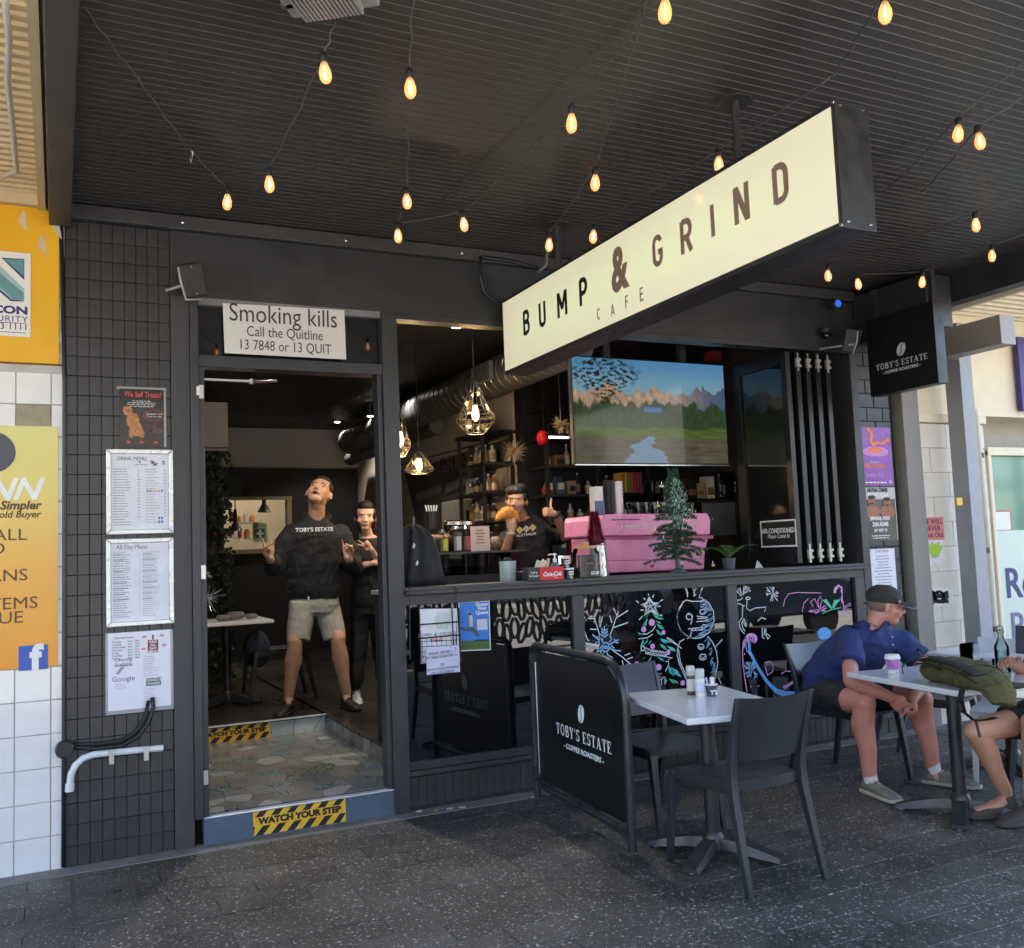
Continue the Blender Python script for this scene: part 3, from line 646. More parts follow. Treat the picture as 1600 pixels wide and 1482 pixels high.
# ================================================================ CAFE INTERIOR SHELL
CZ = 3.34
MB().box(.30, 5.85, F+.13, 16.5, CZ, CZ+.1).build('cafe_ceiling', CEILB, kind='structure')
MB().box(.30, .45, F+.26, 16.5, 0, CZ).build('left_wall', DARKIN, kind='structure')
MB().box(3.9, 4.05, 7.96, 16.5, 0, CZ).build('side_wall', CREAM, kind='structure')
MB().box(3.9, 5.75, 7.8, 7.95, 0, CZ).build('rear_wall', DARKIN, kind='structure')
MB().box(5.60, 5.75, F+.31, 7.8, 0, CZ).build('right_wall', DARKIN, kind='structure')
bwl = MB().box(.45, 3.9, 13.2, 13.3, .266, 1.68).box(.45, 2.02, 13.2, 13.3, 1.681, 2.36).box(2.87, 3.9, 13.2, 13.3, 1.681, 2.36).box(.45, 3.9, 13.2, 13.3, 2.361, 2.80).build('back_wall', DARKIN, kind='structure')
MB().box(.45, 3.9, 13.1, 13.3, 2.81, CZ).build('bulkhead', mat('grey_white_bulkhead', (.55, .53, .49), .7, var=.05), bwl)
MB().box(1.95, 2.94, 13.15, 13.20, 2.36, 2.40).box(2.87, 2.93, 13.15, 13.2, 1.66, 2.359).box(1.95, 2.869, 13.12, 13.25, 1.62, 1.68).build('hatch_frame', mat('tan_timber', (.35, .28, .18), .5), bwl)
MB().box(.3, 5.75, F+.26, F+.4, 3.46, 7.4).box(.3, 5.9, F+.13, 16.5, 3.63, 7.4).build('upper_storey', _M['upper_render'], bpy.data.objects['upper_wall'])
MB().box(-14, .29, F+.31, 16, 0, 7.4).box(6.1, 30, F+.31, 16, 0, 7.4).build('adjoining_building', _M['upper_render'], bpy.data.objects['upper_wall'])
# kitchen beyond the hatch
kt = MB().box(1.2, 3.6, 15.2, 15.3, .266, CZ).build('kitchen_wall', CREAM, kind='structure')
MB().box(1.2, 3.6, 13.31, 13.7, 1.60, 1.64).build('pass_bench', STEEL, kt)
for z in (1.84, 2.08): 
    s = MB().box(1.8, 2.7, 14.2, 14.5, z, z+.02).build('kitchen_shelf', STEEL, kt)
ordn = ['first', 'second', 'third', 'fourth', 'fifth', 'sixth', 'seventh', 'eighth', 'ninth', 'tenth', 'eleventh', 'twelfth', 'thirteenth', 'fourteenth']
KC = [mat('pack_'+k, c, .5) for k, c in (('orange', (.6, .25, .08)), ('red', (.35, .05, .04)), ('white', (.7, .7, .66)), ('tan', (.4, .3, .2)))]
i = 0
for z in (1.86, 2.10):
    x = 1.95
    while x < 2.6:
        wd = rd.uniform(.05, .1); h = rd.uniform(.08, .18); i += 1
        kk = rd.randrange(4)
        tag(MB().lathe([(wd/2, 0), (wd/2, h*.8), (wd*.3, h*.85), (wd*.3, h)], (x+wd/2, 14.3, z), 10).build('kitchen_tub', KC[kk]), ['orange', 'dark red', 'white', 'tan'][kk]+' tub on the '+('lower' if z < 2 else 'upper')+' kitchen shelf, '+ordn[(i if z < 2 else i-nlow)-1]+' from its left end', 'tub', 'tubs on the kitchen shelves')
        x += wd+.03
    nlow = i
fa = MB().box(2.48, 2.68, 13.62, 13.63, 1.78, 2.06).build('first_aid_sign', mat('pale_green_print', (.5, .6, .42), .5)); tag(fa, 'green and white first aid poster seen through the kitchen hatch', 'sign')
MB().box(2.515, 2.645, 13.615, 13.619, 1.84, 1.97).build('green_square', mat('aid_green', (.03, .16, .08), .5), fa)
MB().box(2.565, 2.595, 13.610, 13.614, 1.85, 1.96).box(2.53, 2.63, 13.6095, 13.6135, 1.89, 1.92).build('white_cross', WHITE, fa)
text('FIRST AID', .035, (2.58, 13.612, 2.015), INK, fa)
for i, x in enumerate((2.22, 2.62)):
    l = empty('heat_lamp', (x, 13.5, 2.4), ['long black heat lamp hanging in the kitchen hatch', 'black heat lamp hanging at the right of the kitchen hatch'][i], 'heat lamp', 'heat lamps in the hatch')
    MB().tube([(x, 13.5, 3.3), (x, 13.5, 2.2)], .008).build('cord', RUB, l); MB().lathe([(.02, .3), (.03, .2), (.03, .12), (.10, .0), (.09, 0), (.02, .12)], (x, 13.5, 1.95 if i == 0 else 2.2), 16).build('lamp_shade', PLASB, l, smooth=40)
def lamp(name, loc, power, col=(1, .82, .6), r=.05, kind='POINT', size=None, rot=None, parent=None):
    l = bpy.data.lights.new(name, kind); l.energy = power; l.color = col
    if kind == 'POINT': l.shadow_soft_size = r
    if kind == 'SPOT': l.shadow_soft_size = r; l.spot_size = R(120); l.spot_blend = .8
    if kind == 'AREA': l.size = size or .5
    o = bpy.data.objects.new(name, l); COL.objects.link(o); o.location = loc
    if rot: o.rotation_euler = rot
    return o
lamp('kitchen_lamp', (2.4, 14.2, 3.1), 5, (1, .85, .62), .15)
MB().box(2.2, 2.6, 14.1, 14.3, CZ-.12, CZ-.1).build('kitchen_light_fitting', mat('warm_light_panel', (1, .85, .6), emit=1), kt)

# downlights
DL = mat('downlight_lens', (1, .9, .7), emit=2)
def downlight(px, py, z, label, can=True):
    c = aZ(px, py, z-.02); d = empty('downlight', (c.x, c.y, z), label, 'downlight', 'downlights in the cafe ceiling')
    if can: MB().lathe([(.045, 0), (.045, .13), (.04, .14)], (c.x, c.y, z-.14), 16).build('housing', BLK, d); zz = z-.142
    else: MB().lathe([(.055, 0), (.055, .01)], (c.x, c.y, z-.011), 16).build('trim_ring', STEEL, d); zz = z-.013
    MB().lathe([(.036, 0), (.036, .004)], (c.x, c.y, zz-.004), 16).build('lens', DL, d)
    lamp('downlight_beam', (c.x, c.y, zz-.03), 9, (1, .90, .78), .04, 'SPOT')
downlight(485, 678, CZ, 'black can downlight nearest the white bulkhead'); downlight(527, 661, CZ, 'recessed downlight between the two black cans', False); downlight(578, 635, CZ, 'black can downlight closest to the doorway')
for i, (x, y) in enumerate(((2.9, 6.9), (3.2, 9.4), (1.45, 6.75), (3.1, 6.15))): lamp('downlight_beam', (x, y, CZ-.06), (9, 9, 20, 12)[i], (1, .90, .78), .04, 'SPOT'); tag(MB().lathe([(.05, 0), (.05, .01)], (x, y, CZ-.011), 16).build('downlight', DL), ['flush downlight above the serving bench', 'flush downlight further back along the side wall', 'added flush downlight just inside the doorway, out of view', 'added flush downlight over the servery window, out of view'][i], 'downlight', 'downlights in the cafe ceiling')  # last two are added out of view to light the people from the front
# air conditioner and plant wall
acn = empty('air_conditioner', (1.45, 10, 2.5), 'white box air conditioner high inside the doorway', 'air conditioner')
a, b_ = aY(322, 699, 9.9), aY(356, 629, 9.9)
MB().box(a.x-.6, b_.x, 9.9, 10.4, a.z, b_.z).build('casing', mat('ivory_plastic', (.5, .47, .42), .5), acn, bevel=.01)
MB().box(a.x-.6, b_.x, 9.88, 10.3, a.z-.035, a.z-.012).build('bottom_grille', mat('grey_plastic', (.3, .3, .3), .5), acn)
LEAFD = mat('dark_artificial_leaf', (.010, .022, .012), .5, var=.4, scale=12)
pw = empty('plant_wall', (1.3, 10.2, .3), 'dark green artificial plant wall below the air conditioner', 'plant wall')
MB().box(.46, 1.52, 10.05, 10.3, .27, 2.62).build('backing', DARKIN, pw)
mb = MB()
for i in range(2600):
    x, z = rd.uniform(.9, 1.60), rd.uniform(.3, 2.64); y = 10.02-rd.uniform(0, .12); a0 = rd.uniform(0, 6.28); l = rd.uniform(.03, .06)
    d = V((math.cos(a0), rd.uniform(-.6, .3), math.sin(a0)))*l; s_ = V((-math.sin(a0), rd.uniform(-.4, .4), math.cos(a0)))*l*.35
    c = V((x, y, z)); mb.poly([c, c+d*.5+s_, c+d, c+d*.5-s_])
mb.build('foliage', LEAFD, pw, kind='stuff')
for (px, py, c, nm) in ((140/4.0+310, 745, (.05, .4, .3), 'green'), (334, 835, (.5, .05, .08), 'red')):
    MB().ball(aY(px, py, 9.85), .03, 8).build('glass_bauble', mat('bauble_'+nm, c, .15, metal=.7), pw)
# inner cafe table with bag
def table(loc, w_, d_, rz, label, h=.72, top=WHITE, group=None, z0=0, base='x'):
    t = empty('cafe_table', loc, label, 'table', group)
    tp = MB().box(-w_/2, w_/2, -d_/2, d_/2, h-.03, h).build('tabletop', top, t, local=True, bevel=.006)
    MB().lathe([(.036, .05), (.036, h-.035)], (0, 0, 0), 18).build('pedestal', PLASB2, t, local=True, smooth=50)
    m = MB(); m.lathe([(.055, .03), (.055, .085), (.04, .11)], (0, 0, 0), 16)
    m.build('collar', PLASB2, t, local=True, smooth=50)
    for k in range(4):
        a = R(45+90*k); Mx = Matrix.Rotation(a, 4, 'Z'); q = MB()
        sec = lambda x, hw, zb, zt: [Mx @ V((x, -hw, zb)), Mx @ V((x, hw, zb)), Mx @ V((x, hw*.8, zt)), Mx @ V((x, -hw*.8, zt))]
        q.rings([sec(.03, .035, .035, .085), sec(.12, .04, .035, .08), sec(.24, .045, .018, .055), sec(.33, .04, .008, .028)])
        f_ = q.build('foot', PLASB2, t, local=True, smooth=30)
        MB().lathe([(.016, 0), (.016, .010)], Mx @ V((.305, 0, 0)), 10).build('glide', STEEL, f_, local=True)
    MB().box(-.2, .2, -.03, .03, h-.05, h-.031).box(-.03, .03, -.2, .2, h-.051, h-.0315).build('top_bracket', PLASB2, t, local=True)
    t.rotation_euler = (0, 0, rz); return t
PLASB2 = mat('black_coated_metal', (.024, .024, .026), .38, var=.12)
TOP = mat('white_laminate_top', (.70, .72, .74), .14, var=.03, scale=3, spec=.6)
it = table((1.35, 8.75, .266), .7, .7, 0, 'white topped table inside the dark cafe behind the doorway', h=.73)
tag(MB().ball((1.62, 8.8, .266+.45), (.12, .12, .17), 20).build('denim_bag', mat('blue_denim', (.05, .07, .10), .8, var=.3, bump=.3), smooth=True), 'faded blue denim bag on the chair under the inner table', 'bag')
for i, (x, y, r_) in enumerate(((1.3, 8.6, .07), (1.42, 8.7, .09), (1.55, 8.65, .06))):
    tag(MB().ball((x, y, 1.0+r_*.4), (r_*1.0, r_*.7, r_*.5), 9).build('crumpled_napkin', mat('tan_paper', (.22, .2, .17), .8, bump=.6)), ['crumpled brown paper at the left of the inner table', 'largest crumpled brown paper on the inner table', 'crumpled brown paper at the right of the inner table'][i], 'napkin', 'crumpled papers on the inner table')
# tinsel starbursts on the door jamb side
def starburst(c, r_, m, label, n=34, seed=2, name='tinsel_star'):
    rr = random.Random(seed); mb = MB()
    for i in range(n):
        d = V((rr.gauss(0, 1), rr.gauss(0, 1), rr.gauss(0, 1))).normalized()*r_*rr.uniform(.6, 1); mb.tube([V(c), V(c)+d], [.0035, .001], 4)
    o = mb.build(name, m); tag(o, label, 'decoration'); o['kind'] = 'thing'; return o
TIN = mat('silver_tinsel', (.8, .8, .82), .2, metal=.8, var=0); GTIN = mat('gold_tinsel', (.55, .42, .25), .3, metal=.7, var=0)
starburst((.80, 5.86, 1.30), .11, TIN, 'silver tinsel starburst beside the inner left door jamb'); starburst((.795, 5.95, 1.44), .05, TIN, 'small silver tinsel spray above the larger one at the door jamb', 16, 5)

# ---- side wall, duct, mural
DUCT = mat('galvanised_duct', (.19, .19, .19), .45, metal=.7, var=.15)
du = empty('spiral_duct', (3.55, 9, 3.0), 'large round spiral duct running along the side wall', 'duct')
MB().tube([(3.52, 6.1, 3.06), (3.52, 12.2, 3.06)], .17, 24).build('pipe', DUCT, du, smooth=50)
for i in range(44): MB().tube([(3.52+.172*math.cos(2*math.pi*k/20), 6.2+i*.135+.04*k/20, 3.06+.172*math.sin(2*math.pi*k/20)) for k in range(21)], .0035, 4).build('seam', STEEL, du)
for y in (7.2, 10.2):
    g = MB().box(3.315, 3.345, y, y+.4, 2.98, 3.14).build('grille', mat('grille_grey', (.2, .2, .2), .5), du)
    for k in range(6): MB().box(3.308, 3.314, y+.03, y+.37, 2.995+k*.024, 3.005+k*.024).build('louvre', STEEL, g)
lp = MB().tube([(3.6, 9.2, 2.86), (3.6, 12.5, 2.86)], .09, 16).build('branch_duct', DUCT, smooth=50); tag(lp, 'smaller round duct under the spiral duct at the back', 'duct')
# mural of a shop with scalloped awnings
X = 3.88; MUR = mat('mural_dark_brown', (.07, .062, .055), .7, var=.3); MURG = mat('mural_grey', (.22, .21, .19), .7, var=.3); MURP = mat('mural_pink_print', (.30, .13, .14), .7)
mu = empty('wall_mural', (X, 10, 1.6), 'dark painted shopfront mural with scalloped awnings on the cream side wall', 'mural')
q = lambda x, y, l=0: aX(x, y, X-l)
MB().poly([q(*p) for p in ((632, 738), (765, 694), (797, 684), (785, 720), (762, 752), (760, 860), (660, 860), (650, 812))], (.01, 0, 0)).build('painted_panel', MUR, mu)
text('BUMP & GRIND', .26, q(677, 733, .012), MURP, mu, right=(0, -1, 0), bold=-.004, W=2.6)
for k, (xa, ya, xb, yb, dy) in enumerate(((650, 778, 690, 762, 16), (695, 764, 735, 748, 16))):
    mb = MB(); n_ = 8
    for i in range(n_):
        x0_, x1_ = xa+(xb-xa)*i/n_, xa+(xb-xa)*(i+1)/n_; t0, t1 = ya+(yb-ya)*i/n_, ya+(yb-ya)*(i+1)/n_
        mb.poly([q(x0_, t0-6, .013), q(x1_, t1-6, .013), q(x1_, t1+4, .013), q((x0_+x1_)/2, (t0+t1)/2+10, .013), q(x0_, t0+4, .013)])
    mb.build('painted_awning', MURG, mu, kind='stuff')
MB().poly([q(*p, .013) for p in ((731, 700), (743, 697), (740, 780), (733, 782))]).build('painted_post', MURG, mu)
MB().poly([q(*p, .013) for p in ((748, 705), (775, 700), (776, 716), (764, 722), (750, 718))]).build('painted_window', MURG, mu)
cb = MB().tube([q(625, 727, .03), q(700, 707, .03), q(797, 682, .03)], .006, 6).build('wall_cable', RUB); tag(cb, 'thin black cable strung along the top of the mural', 'cable')
# fridge and glowing sign box
fr = empty('fridge', (3.5, 9.1, .27), 'grey white two door fridge behind the counter', 'fridge')
a, b_ = aY(725, 860, 9.0), aY(792, 779, 9.0)
MB().box(a.x, a.x+(b_.x-a.x)*.55, 9.0, 9.6, .27, b_.z).build('door', mat('fridge_grey', (.34, .32, .28), .4), fr, bevel=.01)
MB().box(a.x+(b_.x-a.x)*.57, b_.x, 9.0, 9.6, .27, b_.z).build('door', _M['fridge_grey'], fr, bevel=.01)
MB().box(a.x+.03, a.x+.05, 8.96, 8.99, 1.7, 1.95).build('handle', PLASB, fr)
MB().box(a.x+.15, a.x+.33, 8.994, 8.999, 1.75, 1.95).build('sticker', mat('brown_sticker', (.2, .1, .06), .6), fr)
wb = empty('wall_unit', (3.6, 8.9, 2.1), 'white wall unit with two teal glowing strips above the fridge', 'display unit')
a, b_ = aY(746, 779, 8.8), aY(784, 746, 8.8)
MB().box(a.x, b_.x, 8.8, 9.1, a.z, b_.z).build('casing', mat('unit_white', (.42, .42, .38), .5), wb, bevel=.008)
TG = mat('teal_glow', (.05, .75, .72), emit=.5)
for k, (xa, ya, xb, yb) in enumerate(((752, 757, 768, 760), (752, 774, 775, 777))):
    MB().poly([aY(x, y, 8.79) for x, y in ((xa, ya+2), (xa+6, ya-3), (xb, ya-2), (xb, yb-1), (xa+8, yb+3))], (0, .005, 0)).build('glow_strip', TG, wb)

# ---- pendants
def pendant(px, py_top, py_bot, pxw, Y, label, cone=False):
    t, b = aY(px, py_top, Y), aY(px, py_bot, Y); rmax = (aY(px+pxw/2, py_bot, Y).x-aY(px-pxw/2, py_bot, Y).x)/2; H = t.z-b.z
    p = empty('pendant_lamp', (t.x, Y, CZ), label, 'pendant lamp', 'glass pendant lamps')
    MB().tube([(t.x, Y, CZ), (t.x, Y, t.z)], .004, 6).build('cord', RUB, p)
    prof = [(.02, 1), (rmax*.95, .22), (rmax, .12), (rmax*.55, 0)] if cone else [(.02, 1), (.03, .9), (rmax*.8, .42), (rmax, .33), (rmax, .22), (rmax*.45, 0)]
    n = 8; rr_ = [[(t.x+r_*math.cos(R(45*k+10)), Y+r_*math.sin(R(45*k+10)), b.z+h*H) for k in range(n)] for r_, h in prof]
    MB().rings(rr_, cap=False).build('glass_shade', SMOKE, p)
    fr_ = MB()
    for k in range(n): fr_.tube([r_[k] for r_ in rr_], .003, 5)
    for r_ in rr_[1:]: fr_.tube(r_, .003, 5, closed=True)
    fr_.build('wire_frame', BLK, p, kind='stuff')
    MB().lathe([(.018, 0), (.018, .06)], (t.x, Y, t.z-.08), 12).build('lamp_holder', BLK, p)
    zb = b.z+H*.38
    MB().lathe([(.004, -.055), (.022, -.04), (.03, -.01), (.026, .03), (.014, .07)], (t.x, Y, zb), 14).build('bulb', mat('glowing_bulb', (1, .72, .34), emit=3.2), p, smooth=True)
    lamp('pendant_light', (t.x, Y, zb-.09), 2.2, (1, .72, .4), .04)
pendant(741, 598, 678, 56, 6.7, 'large faceted smoked glass pendant hanging nearest the servery window')
pendant(654, 706, 740, 46, 7.6, 'conical smoked glass pendant with lit bulb left of the servery', True)
pendant(624, 646, 714, 32, 7.2, 'faceted glass pendant half hidden by the door post')
# ---- shelving (dark frame) with goods
SH = mat('black_shelf_steel', (.014, .014, .015), .45)
sh = empty('wall_shelving', (3.7, 8.2, .3), 'tall black steel shelving against the cream side wall', 'shelving')
zt = 2.66
for y in (7.98, 8.55): 
    for x in (3.56, 3.86): MB().box(x, x+.03, y, y+.03, .27, zt if y > 8 else 2.62).build('upright', SH, sh)
for z in (2.62, 2.32, 2.05, 1.78, 1.5): MB().box(3.545, 3.88, 7.90, 8.60, z, z+.025).build('shelf', SH, sh)
sb_ = empty('rear_shelving', (4.7, 7.6, .3), 'wide black steel shelving across the rear behind the coffee machine', 'shelving')
for x in (3.92, 4.45, 5.0, 5.5): MB().box(x, x+.035, 7.4, 7.43, .27, 3.0).build('upright', SH, sb_)
shz = (2.78, 2.5, 2.24, 1.98, 1.73, 1.45)
for z in shz: MB().box(3.92, 5.58, 7.38, 7.78, z, z+.022).build('shelf', SH, sb_)
cols = {'white': (.55, .54, .5), 'kraft': (.32, .24, .15), 'green': (.12, .18, .1), 'black': (.02, .02, .022), 'red': (.35, .03, .03), 'amber': (.22, .09, .03), 'blue': (.05, .08, .16), 'grey': (.25, .25, .24)}
GD = {k: mat('good_'+k, c, .35, var=.1) for k, c in cols.items()}
def bottle(c, h, r_, k, label, group, name='bottle', cat='bottle'):
    o = empty(name, c, label, cat, group)
    MB().lathe([(r_, 0), (r_, h*.6), (r_*.4, h*.75), (r_*.35, h*.95)], c, 12).build('body', GD[k], o, smooth=40)
    MB().lathe([(r_*.42, h*.93), (r_*.42, h)], c, 10).build('cap', GD['white' if k != 'white' else 'black'], o)
    MB().lathe([(r_*1.02, h*.15), (r_*1.02, h*.5)], c, 12, cap=False).build('wrapper', GD['kraft' if k != 'kraft' else 'white'], o)
ordn = ['first', 'second', 'third', 'fourth', 'fifth', 'sixth', 'seventh', 'eighth', 'ninth', 'tenth', 'eleventh', 'twelfth', 'thirteenth', 'fourteenth']
zn = {2.5: 'top stocked', 2.24: 'upper middle', 1.98: 'middle', 1.73: 'lower', 1.45: 'lowest'}
for z in (2.5, 2.24, 1.98, 1.73, 1.45):
    x = 3.98; cnt_ = 0
    while x < 5.5:
        kind = rd.choice(['bottle', 'bag', 'box', 'jar', 'bottle'])
        k = rd.choice(['white', 'kraft', 'black', 'white', 'amber', 'grey', 'kraft', 'green', 'red', 'blue']); wd = rd.uniform(.055, .10); h = rd.uniform(.12, .21); o_ = ordn[min(cnt_, 13)]; lz = zn[z]
        lab = '%s %s on the %s rear shelf, %s from its left end' % (k, kind, lz, o_); c = (x+wd/2, 7.55, z+.022)
        if kind in ('bottle', 'jar'): bottle(c, h if kind == 'bottle' else h*.7, wd/2*.8, k, lab, 'goods on the rear shelves', kind, kind)
        elif kind == 'bag':
            m = MB(); m.rings([[(x, 7.5, z+.022), (x+wd, 7.5, z+.022), (x+wd, 7.6, z+.022), (x, 7.6, z+.022)], [(x-.004, 7.49, z+h*.5), (x+wd+.004, 7.49, z+h*.5), (x+wd+.004, 7.61, z+h*.5), (x-.004, 7.61, z+h*.5)], [(x+.01, 7.54, z+h), (x+wd-.01, 7.54, z+h), (x+wd-.01, 7.56, z+h), (x+.01, 7.56, z+h)]])
            o = empty('coffee_bag', c, lab, 'coffee bag', 'goods on the rear shelves'); m.build('pouch', GD[k], o); MB().box(x+.012, x+wd-.012, 7.485, 7.489, z+.07, z+.13).build('front_sticker', GD['white' if k != 'white' else 'kraft'], o)
        else:
            o = empty('carton', c, lab, 'box', 'goods on the rear shelves'); MB().box(x, x+wd, 7.48, 7.6, z+.022, z+h).build('box_body', GD[k], o, bevel=.003); MB().box(x+.01, x+wd-.01, 7.476, 7.4795, z+h*.35, z+h*.7).build('front_panel', GD['black' if k != 'black' else 'white'], o)
        x += wd+rd.uniform(.012, .05); cnt_ += 1
# side shelving goods
for z in (2.645, 2.345, 2.075, 1.805, 1.525):
    y = 8.52; n_ = 0
    while y > 7.98:
        k = rd.choice(['white', 'grey', 'kraft', 'black', 'amber', 'blue']); h = rd.uniform(.12, .2)
        if z > 2.6: k = 'grey'; h = .24
        bottle((3.68, y, z), h, .036, k, '%s bottle on the %s side shelf, %s from the back' % (k, {2.645: 'top', 2.345: 'second', 2.075: 'third', 1.805: 'fourth', 1.525: 'bottom'}[z], ordn[n_]), 'bottles on the side shelves'); y -= rd.uniform(.1, .17) if z < 2.6 else .2; n_ += 1
# colourful books hanging in the shelf below the screen
for i, c in enumerate([(.5, .25, .05), (.55, .4, .05), (.15, .3, .12), (.5, .1, .05), (.45, .06, .06), (.35, .04, .1), (.2, .05, .2)]):
    a = aY(966+i*4.6, 748, 7.36); tag(MB().box(a.x, a.x+.026, 7.30, 7.44, 2.005, 2.19).build('tea_packet', mat('spine_%d' % i, c, .5)), ['orange', 'yellow', 'green', 'red orange', 'red', 'crimson', 'plum'][i]+' slim packet in the row below the wall screen', 'packet', 'coloured packets below the screen')
starburst(aY(803, 706, 7.2), .13, GTIN, 'gold tinsel star hanging left of the shelving', 120, 8); starburst(aY(876, 664, 6.6), .09, GTIN, 'small gold tinsel star hanging beside the screen', 80, 9)
for i, (px, py) in enumerate(((803, 706), (876, 664))):
    c = aY(px, py, (7.2, 6.6)[i]); tag(MB().tube([c, (c.x, c.y, CZ)], .0015, 4).build('hanging_thread', TIN), ['thread holding the larger gold tinsel star', 'thread holding the smaller gold tinsel star'][i], 'thread')
tag(MB().ball(aY(848, 685, 7.0), (.055, .055, .07), 12).build('red_ball', mat('red_gloss', (.5, .01, .02), .15), smooth=True), 'glossy red ball hanging before the shelving', 'bauble')
ls = empty('strip_light', aY(864, 683, 7.1), 'thin bright white strip light before the shelves', 'strip light')
a, b_ = aY(850, 684, 7.1), aY(889, 684, 7.1); MB().box(a.x, b_.x, 7.1, 7.13, a.z, a.z+.012).build('tube', mat('white_strip_glow', (1, .95, .9), emit=1.5), ls); MB().box(a.x, b_.x, 7.1, 7.16, a.z+.013, a.z+.04).build('batten', BLK, ls)

# ---- the big screen
ty = 6.05; a, b_ = aY(888, 724, ty), aY(1129, 568, ty); tl = aY(893, 557, ty)
x0, x1, z0, z1 = tl.x-.0, b_.x, aY(890, 723, ty).z, tl.z
tv = empty('wall_screen', (x0, ty, z0), 'large flat screen showing a mountain valley and river', 'screen')
MB().box(x0-.012, x1+.012, ty+.004, ty+.05, z0-.012, z1+.012).build('bezel', PLASB, tv, bevel=.004)
MB().box(x0-.012, x1+.012, ty-.004, ty+.003, z0-.02, z0-.0125).build('lower_trim', STEEL, tv)
for x in (x0+.35, x1-.35): MB().box(x-.03, x+.03, ty+.06, ty+.1, z1-.2, CZ).build('ceiling_bracket', BLK, tv)
SC = bpy.data.materials.new('screen_picture'); SC.use_nodes = True; _M['screen_picture'] = SC
n, L, b = nodes_of(SC); tc = n.new('ShaderNodeTexCoord'); sx = n.new('ShaderNodeSeparateXYZ'); L.new(tc.outputs['Generated'], sx.inputs[0])
def mth(op, a, b=None, c=None):
    k = n.new('ShaderNodeMath'); k.operation = op
    for i, v in enumerate((a, b, c)):
        if v is None: continue
        if isinstance(v, (int, float)): k.inputs[i].default_value = v
        else: L.new(v, k.inputs[i])
    return k.outputs[0]
def noise(sc, det=4, sxy=(1, 1, 1), off=(0, 0, 0)):
    mp = n.new('ShaderNodeMapping'); mp.inputs['Scale'].default_value = sxy; mp.inputs['Location'].default_value = off; L.new(tc.outputs['Generated'], mp.inputs[0])
    k = n.new('ShaderNodeTexNoise'); k.inputs['Scale'].default_value = sc; k.inputs['Detail'].default_value = det; L.new(mp.outputs[0], k.inputs['Vector']); return k.outputs[0]
def mixc(fac, A_, B_):
    k = n.new('ShaderNodeMix'); k.data_type = 'RGBA'
    if isinstance(fac, (int, float)): k.inputs[0].default_value = fac
    else: L.new(fac, k.inputs[0])
    for i, v in ((6, A_), (7, B_)):
        if isinstance(v, tuple): k.inputs[i].default_value = (*v, 1)
        else: L.new(v, k.inputs[i])
    return k.outputs[2]
def step(v, lo, hi):
    k = n.new('ShaderNodeMapRange'); k.interpolation_type = 'SMOOTHSTEP'; k.inputs[1].default_value = lo; k.inputs[2].default_value = hi; L.new(v, k.inputs[0]); return k.outputs[0]
u, v_ = sx.outputs[0], sx.outputs[2]
base = mixc(step(v_, .7, 1), (.13, .25, .33), (.06, .18, .32))
ridge = mth('ADD', .70, mth('MULTIPLY', mth('SUBTRACT', noise(7, 9, (1, 1, 0)), .5), .55)); ridge = mth('ADD', ridge, mth('MULTIPLY', mth('GREATER_THAN', u, .84), .06))
mtn = step(mth('SUBTRACT', ridge, v_), -.006, .006)
rock = mixc(noise(22, 6, (1.6, 1, .6)), (.02, .03, .06), (.55, .36, .20)); rock = mixc(step(u, .5, .98), rock, (.05, .08, .13))
base = mixc(mtn, base, rock)
tr = step(mth('SUBTRACT', mth('ADD', .40, mth('MULTIPLY', noise(16, 9, (1, 1, .2)), .36)), v_), -.02, .02)
base = mixc(tr, base, mixc(noise(40, 8, (1, 1, .35)), (.002, .008, .006), (.045, .08, .03)))
gr = step(mth('SUBTRACT', mth('ADD', .29, mth('MULTIPLY', noise(7, 8, (1, 1, .5)), .12)), v_), -.01, .03); base = mixc(gr, base, mixc(noise(14, 9, (.6, 1, 4)), (.006, .018, .006), (.11, .15, .035)))
bk = step(mth('SUBTRACT', .25, v_), -.02, .04); base = mixc(bk, base, mixc(noise(10, 10, (1, 1, 3)), (.008, .010, .008), (.13, .11, .07)))
cen = mth('ABSOLUTE', mth('SUBTRACT', u, mth('ADD', .46, mth('MULTIPLY', mth('SUBTRACT', noise(3, 2, (0, 1, 3)), .5), .35))))
rv = mth('MULTIPLY', step(mth('SUBTRACT', mth('ADD', .02, mth('MULTIPLY', mth('SUBTRACT', .28, v_), .5)), cen), 0, .02), step(mth('SUBTRACT', .27, v_), 0, .02)); base = mixc(rv, base, (.10, .17, .25))
lk = mth('MULTIPLY', step(mth('SUBTRACT', .035, mth('ABSOLUTE', mth('SUBTRACT', v_, .52))), 0, .02), step(mth('SUBTRACT', .07, mth('ABSOLUTE', mth('SUBTRACT', u, .5))), 0, .02)); base = mixc(lk, base, (.03, .11, .25))
lf = mth('MULTIPLY', step(noise(30, 10), .45, .58), step(mth('SUBTRACT', .3, mth('ADD', mth('ABSOLUTE', mth('SUBTRACT', u, .2)), mth('ABSOLUTE', mth('MULTIPLY', mth('SUBTRACT', v_, .85), .8)))), 0, .12)); base = mixc(lf, base, (.012, .014, .008))
L.new(base, b.inputs['Emission Color']); b.inputs['Emission Strength'].default_value = .17; b.inputs['Base Color'].default_value = (.004, .004, .004, 1); b.inputs['Roughness'].default_value = .07; b.inputs['Specular IOR Level'].default_value = .22
MB().box(x0, x1, ty, ty+.003, z0, z1).build('display', SC, tv)

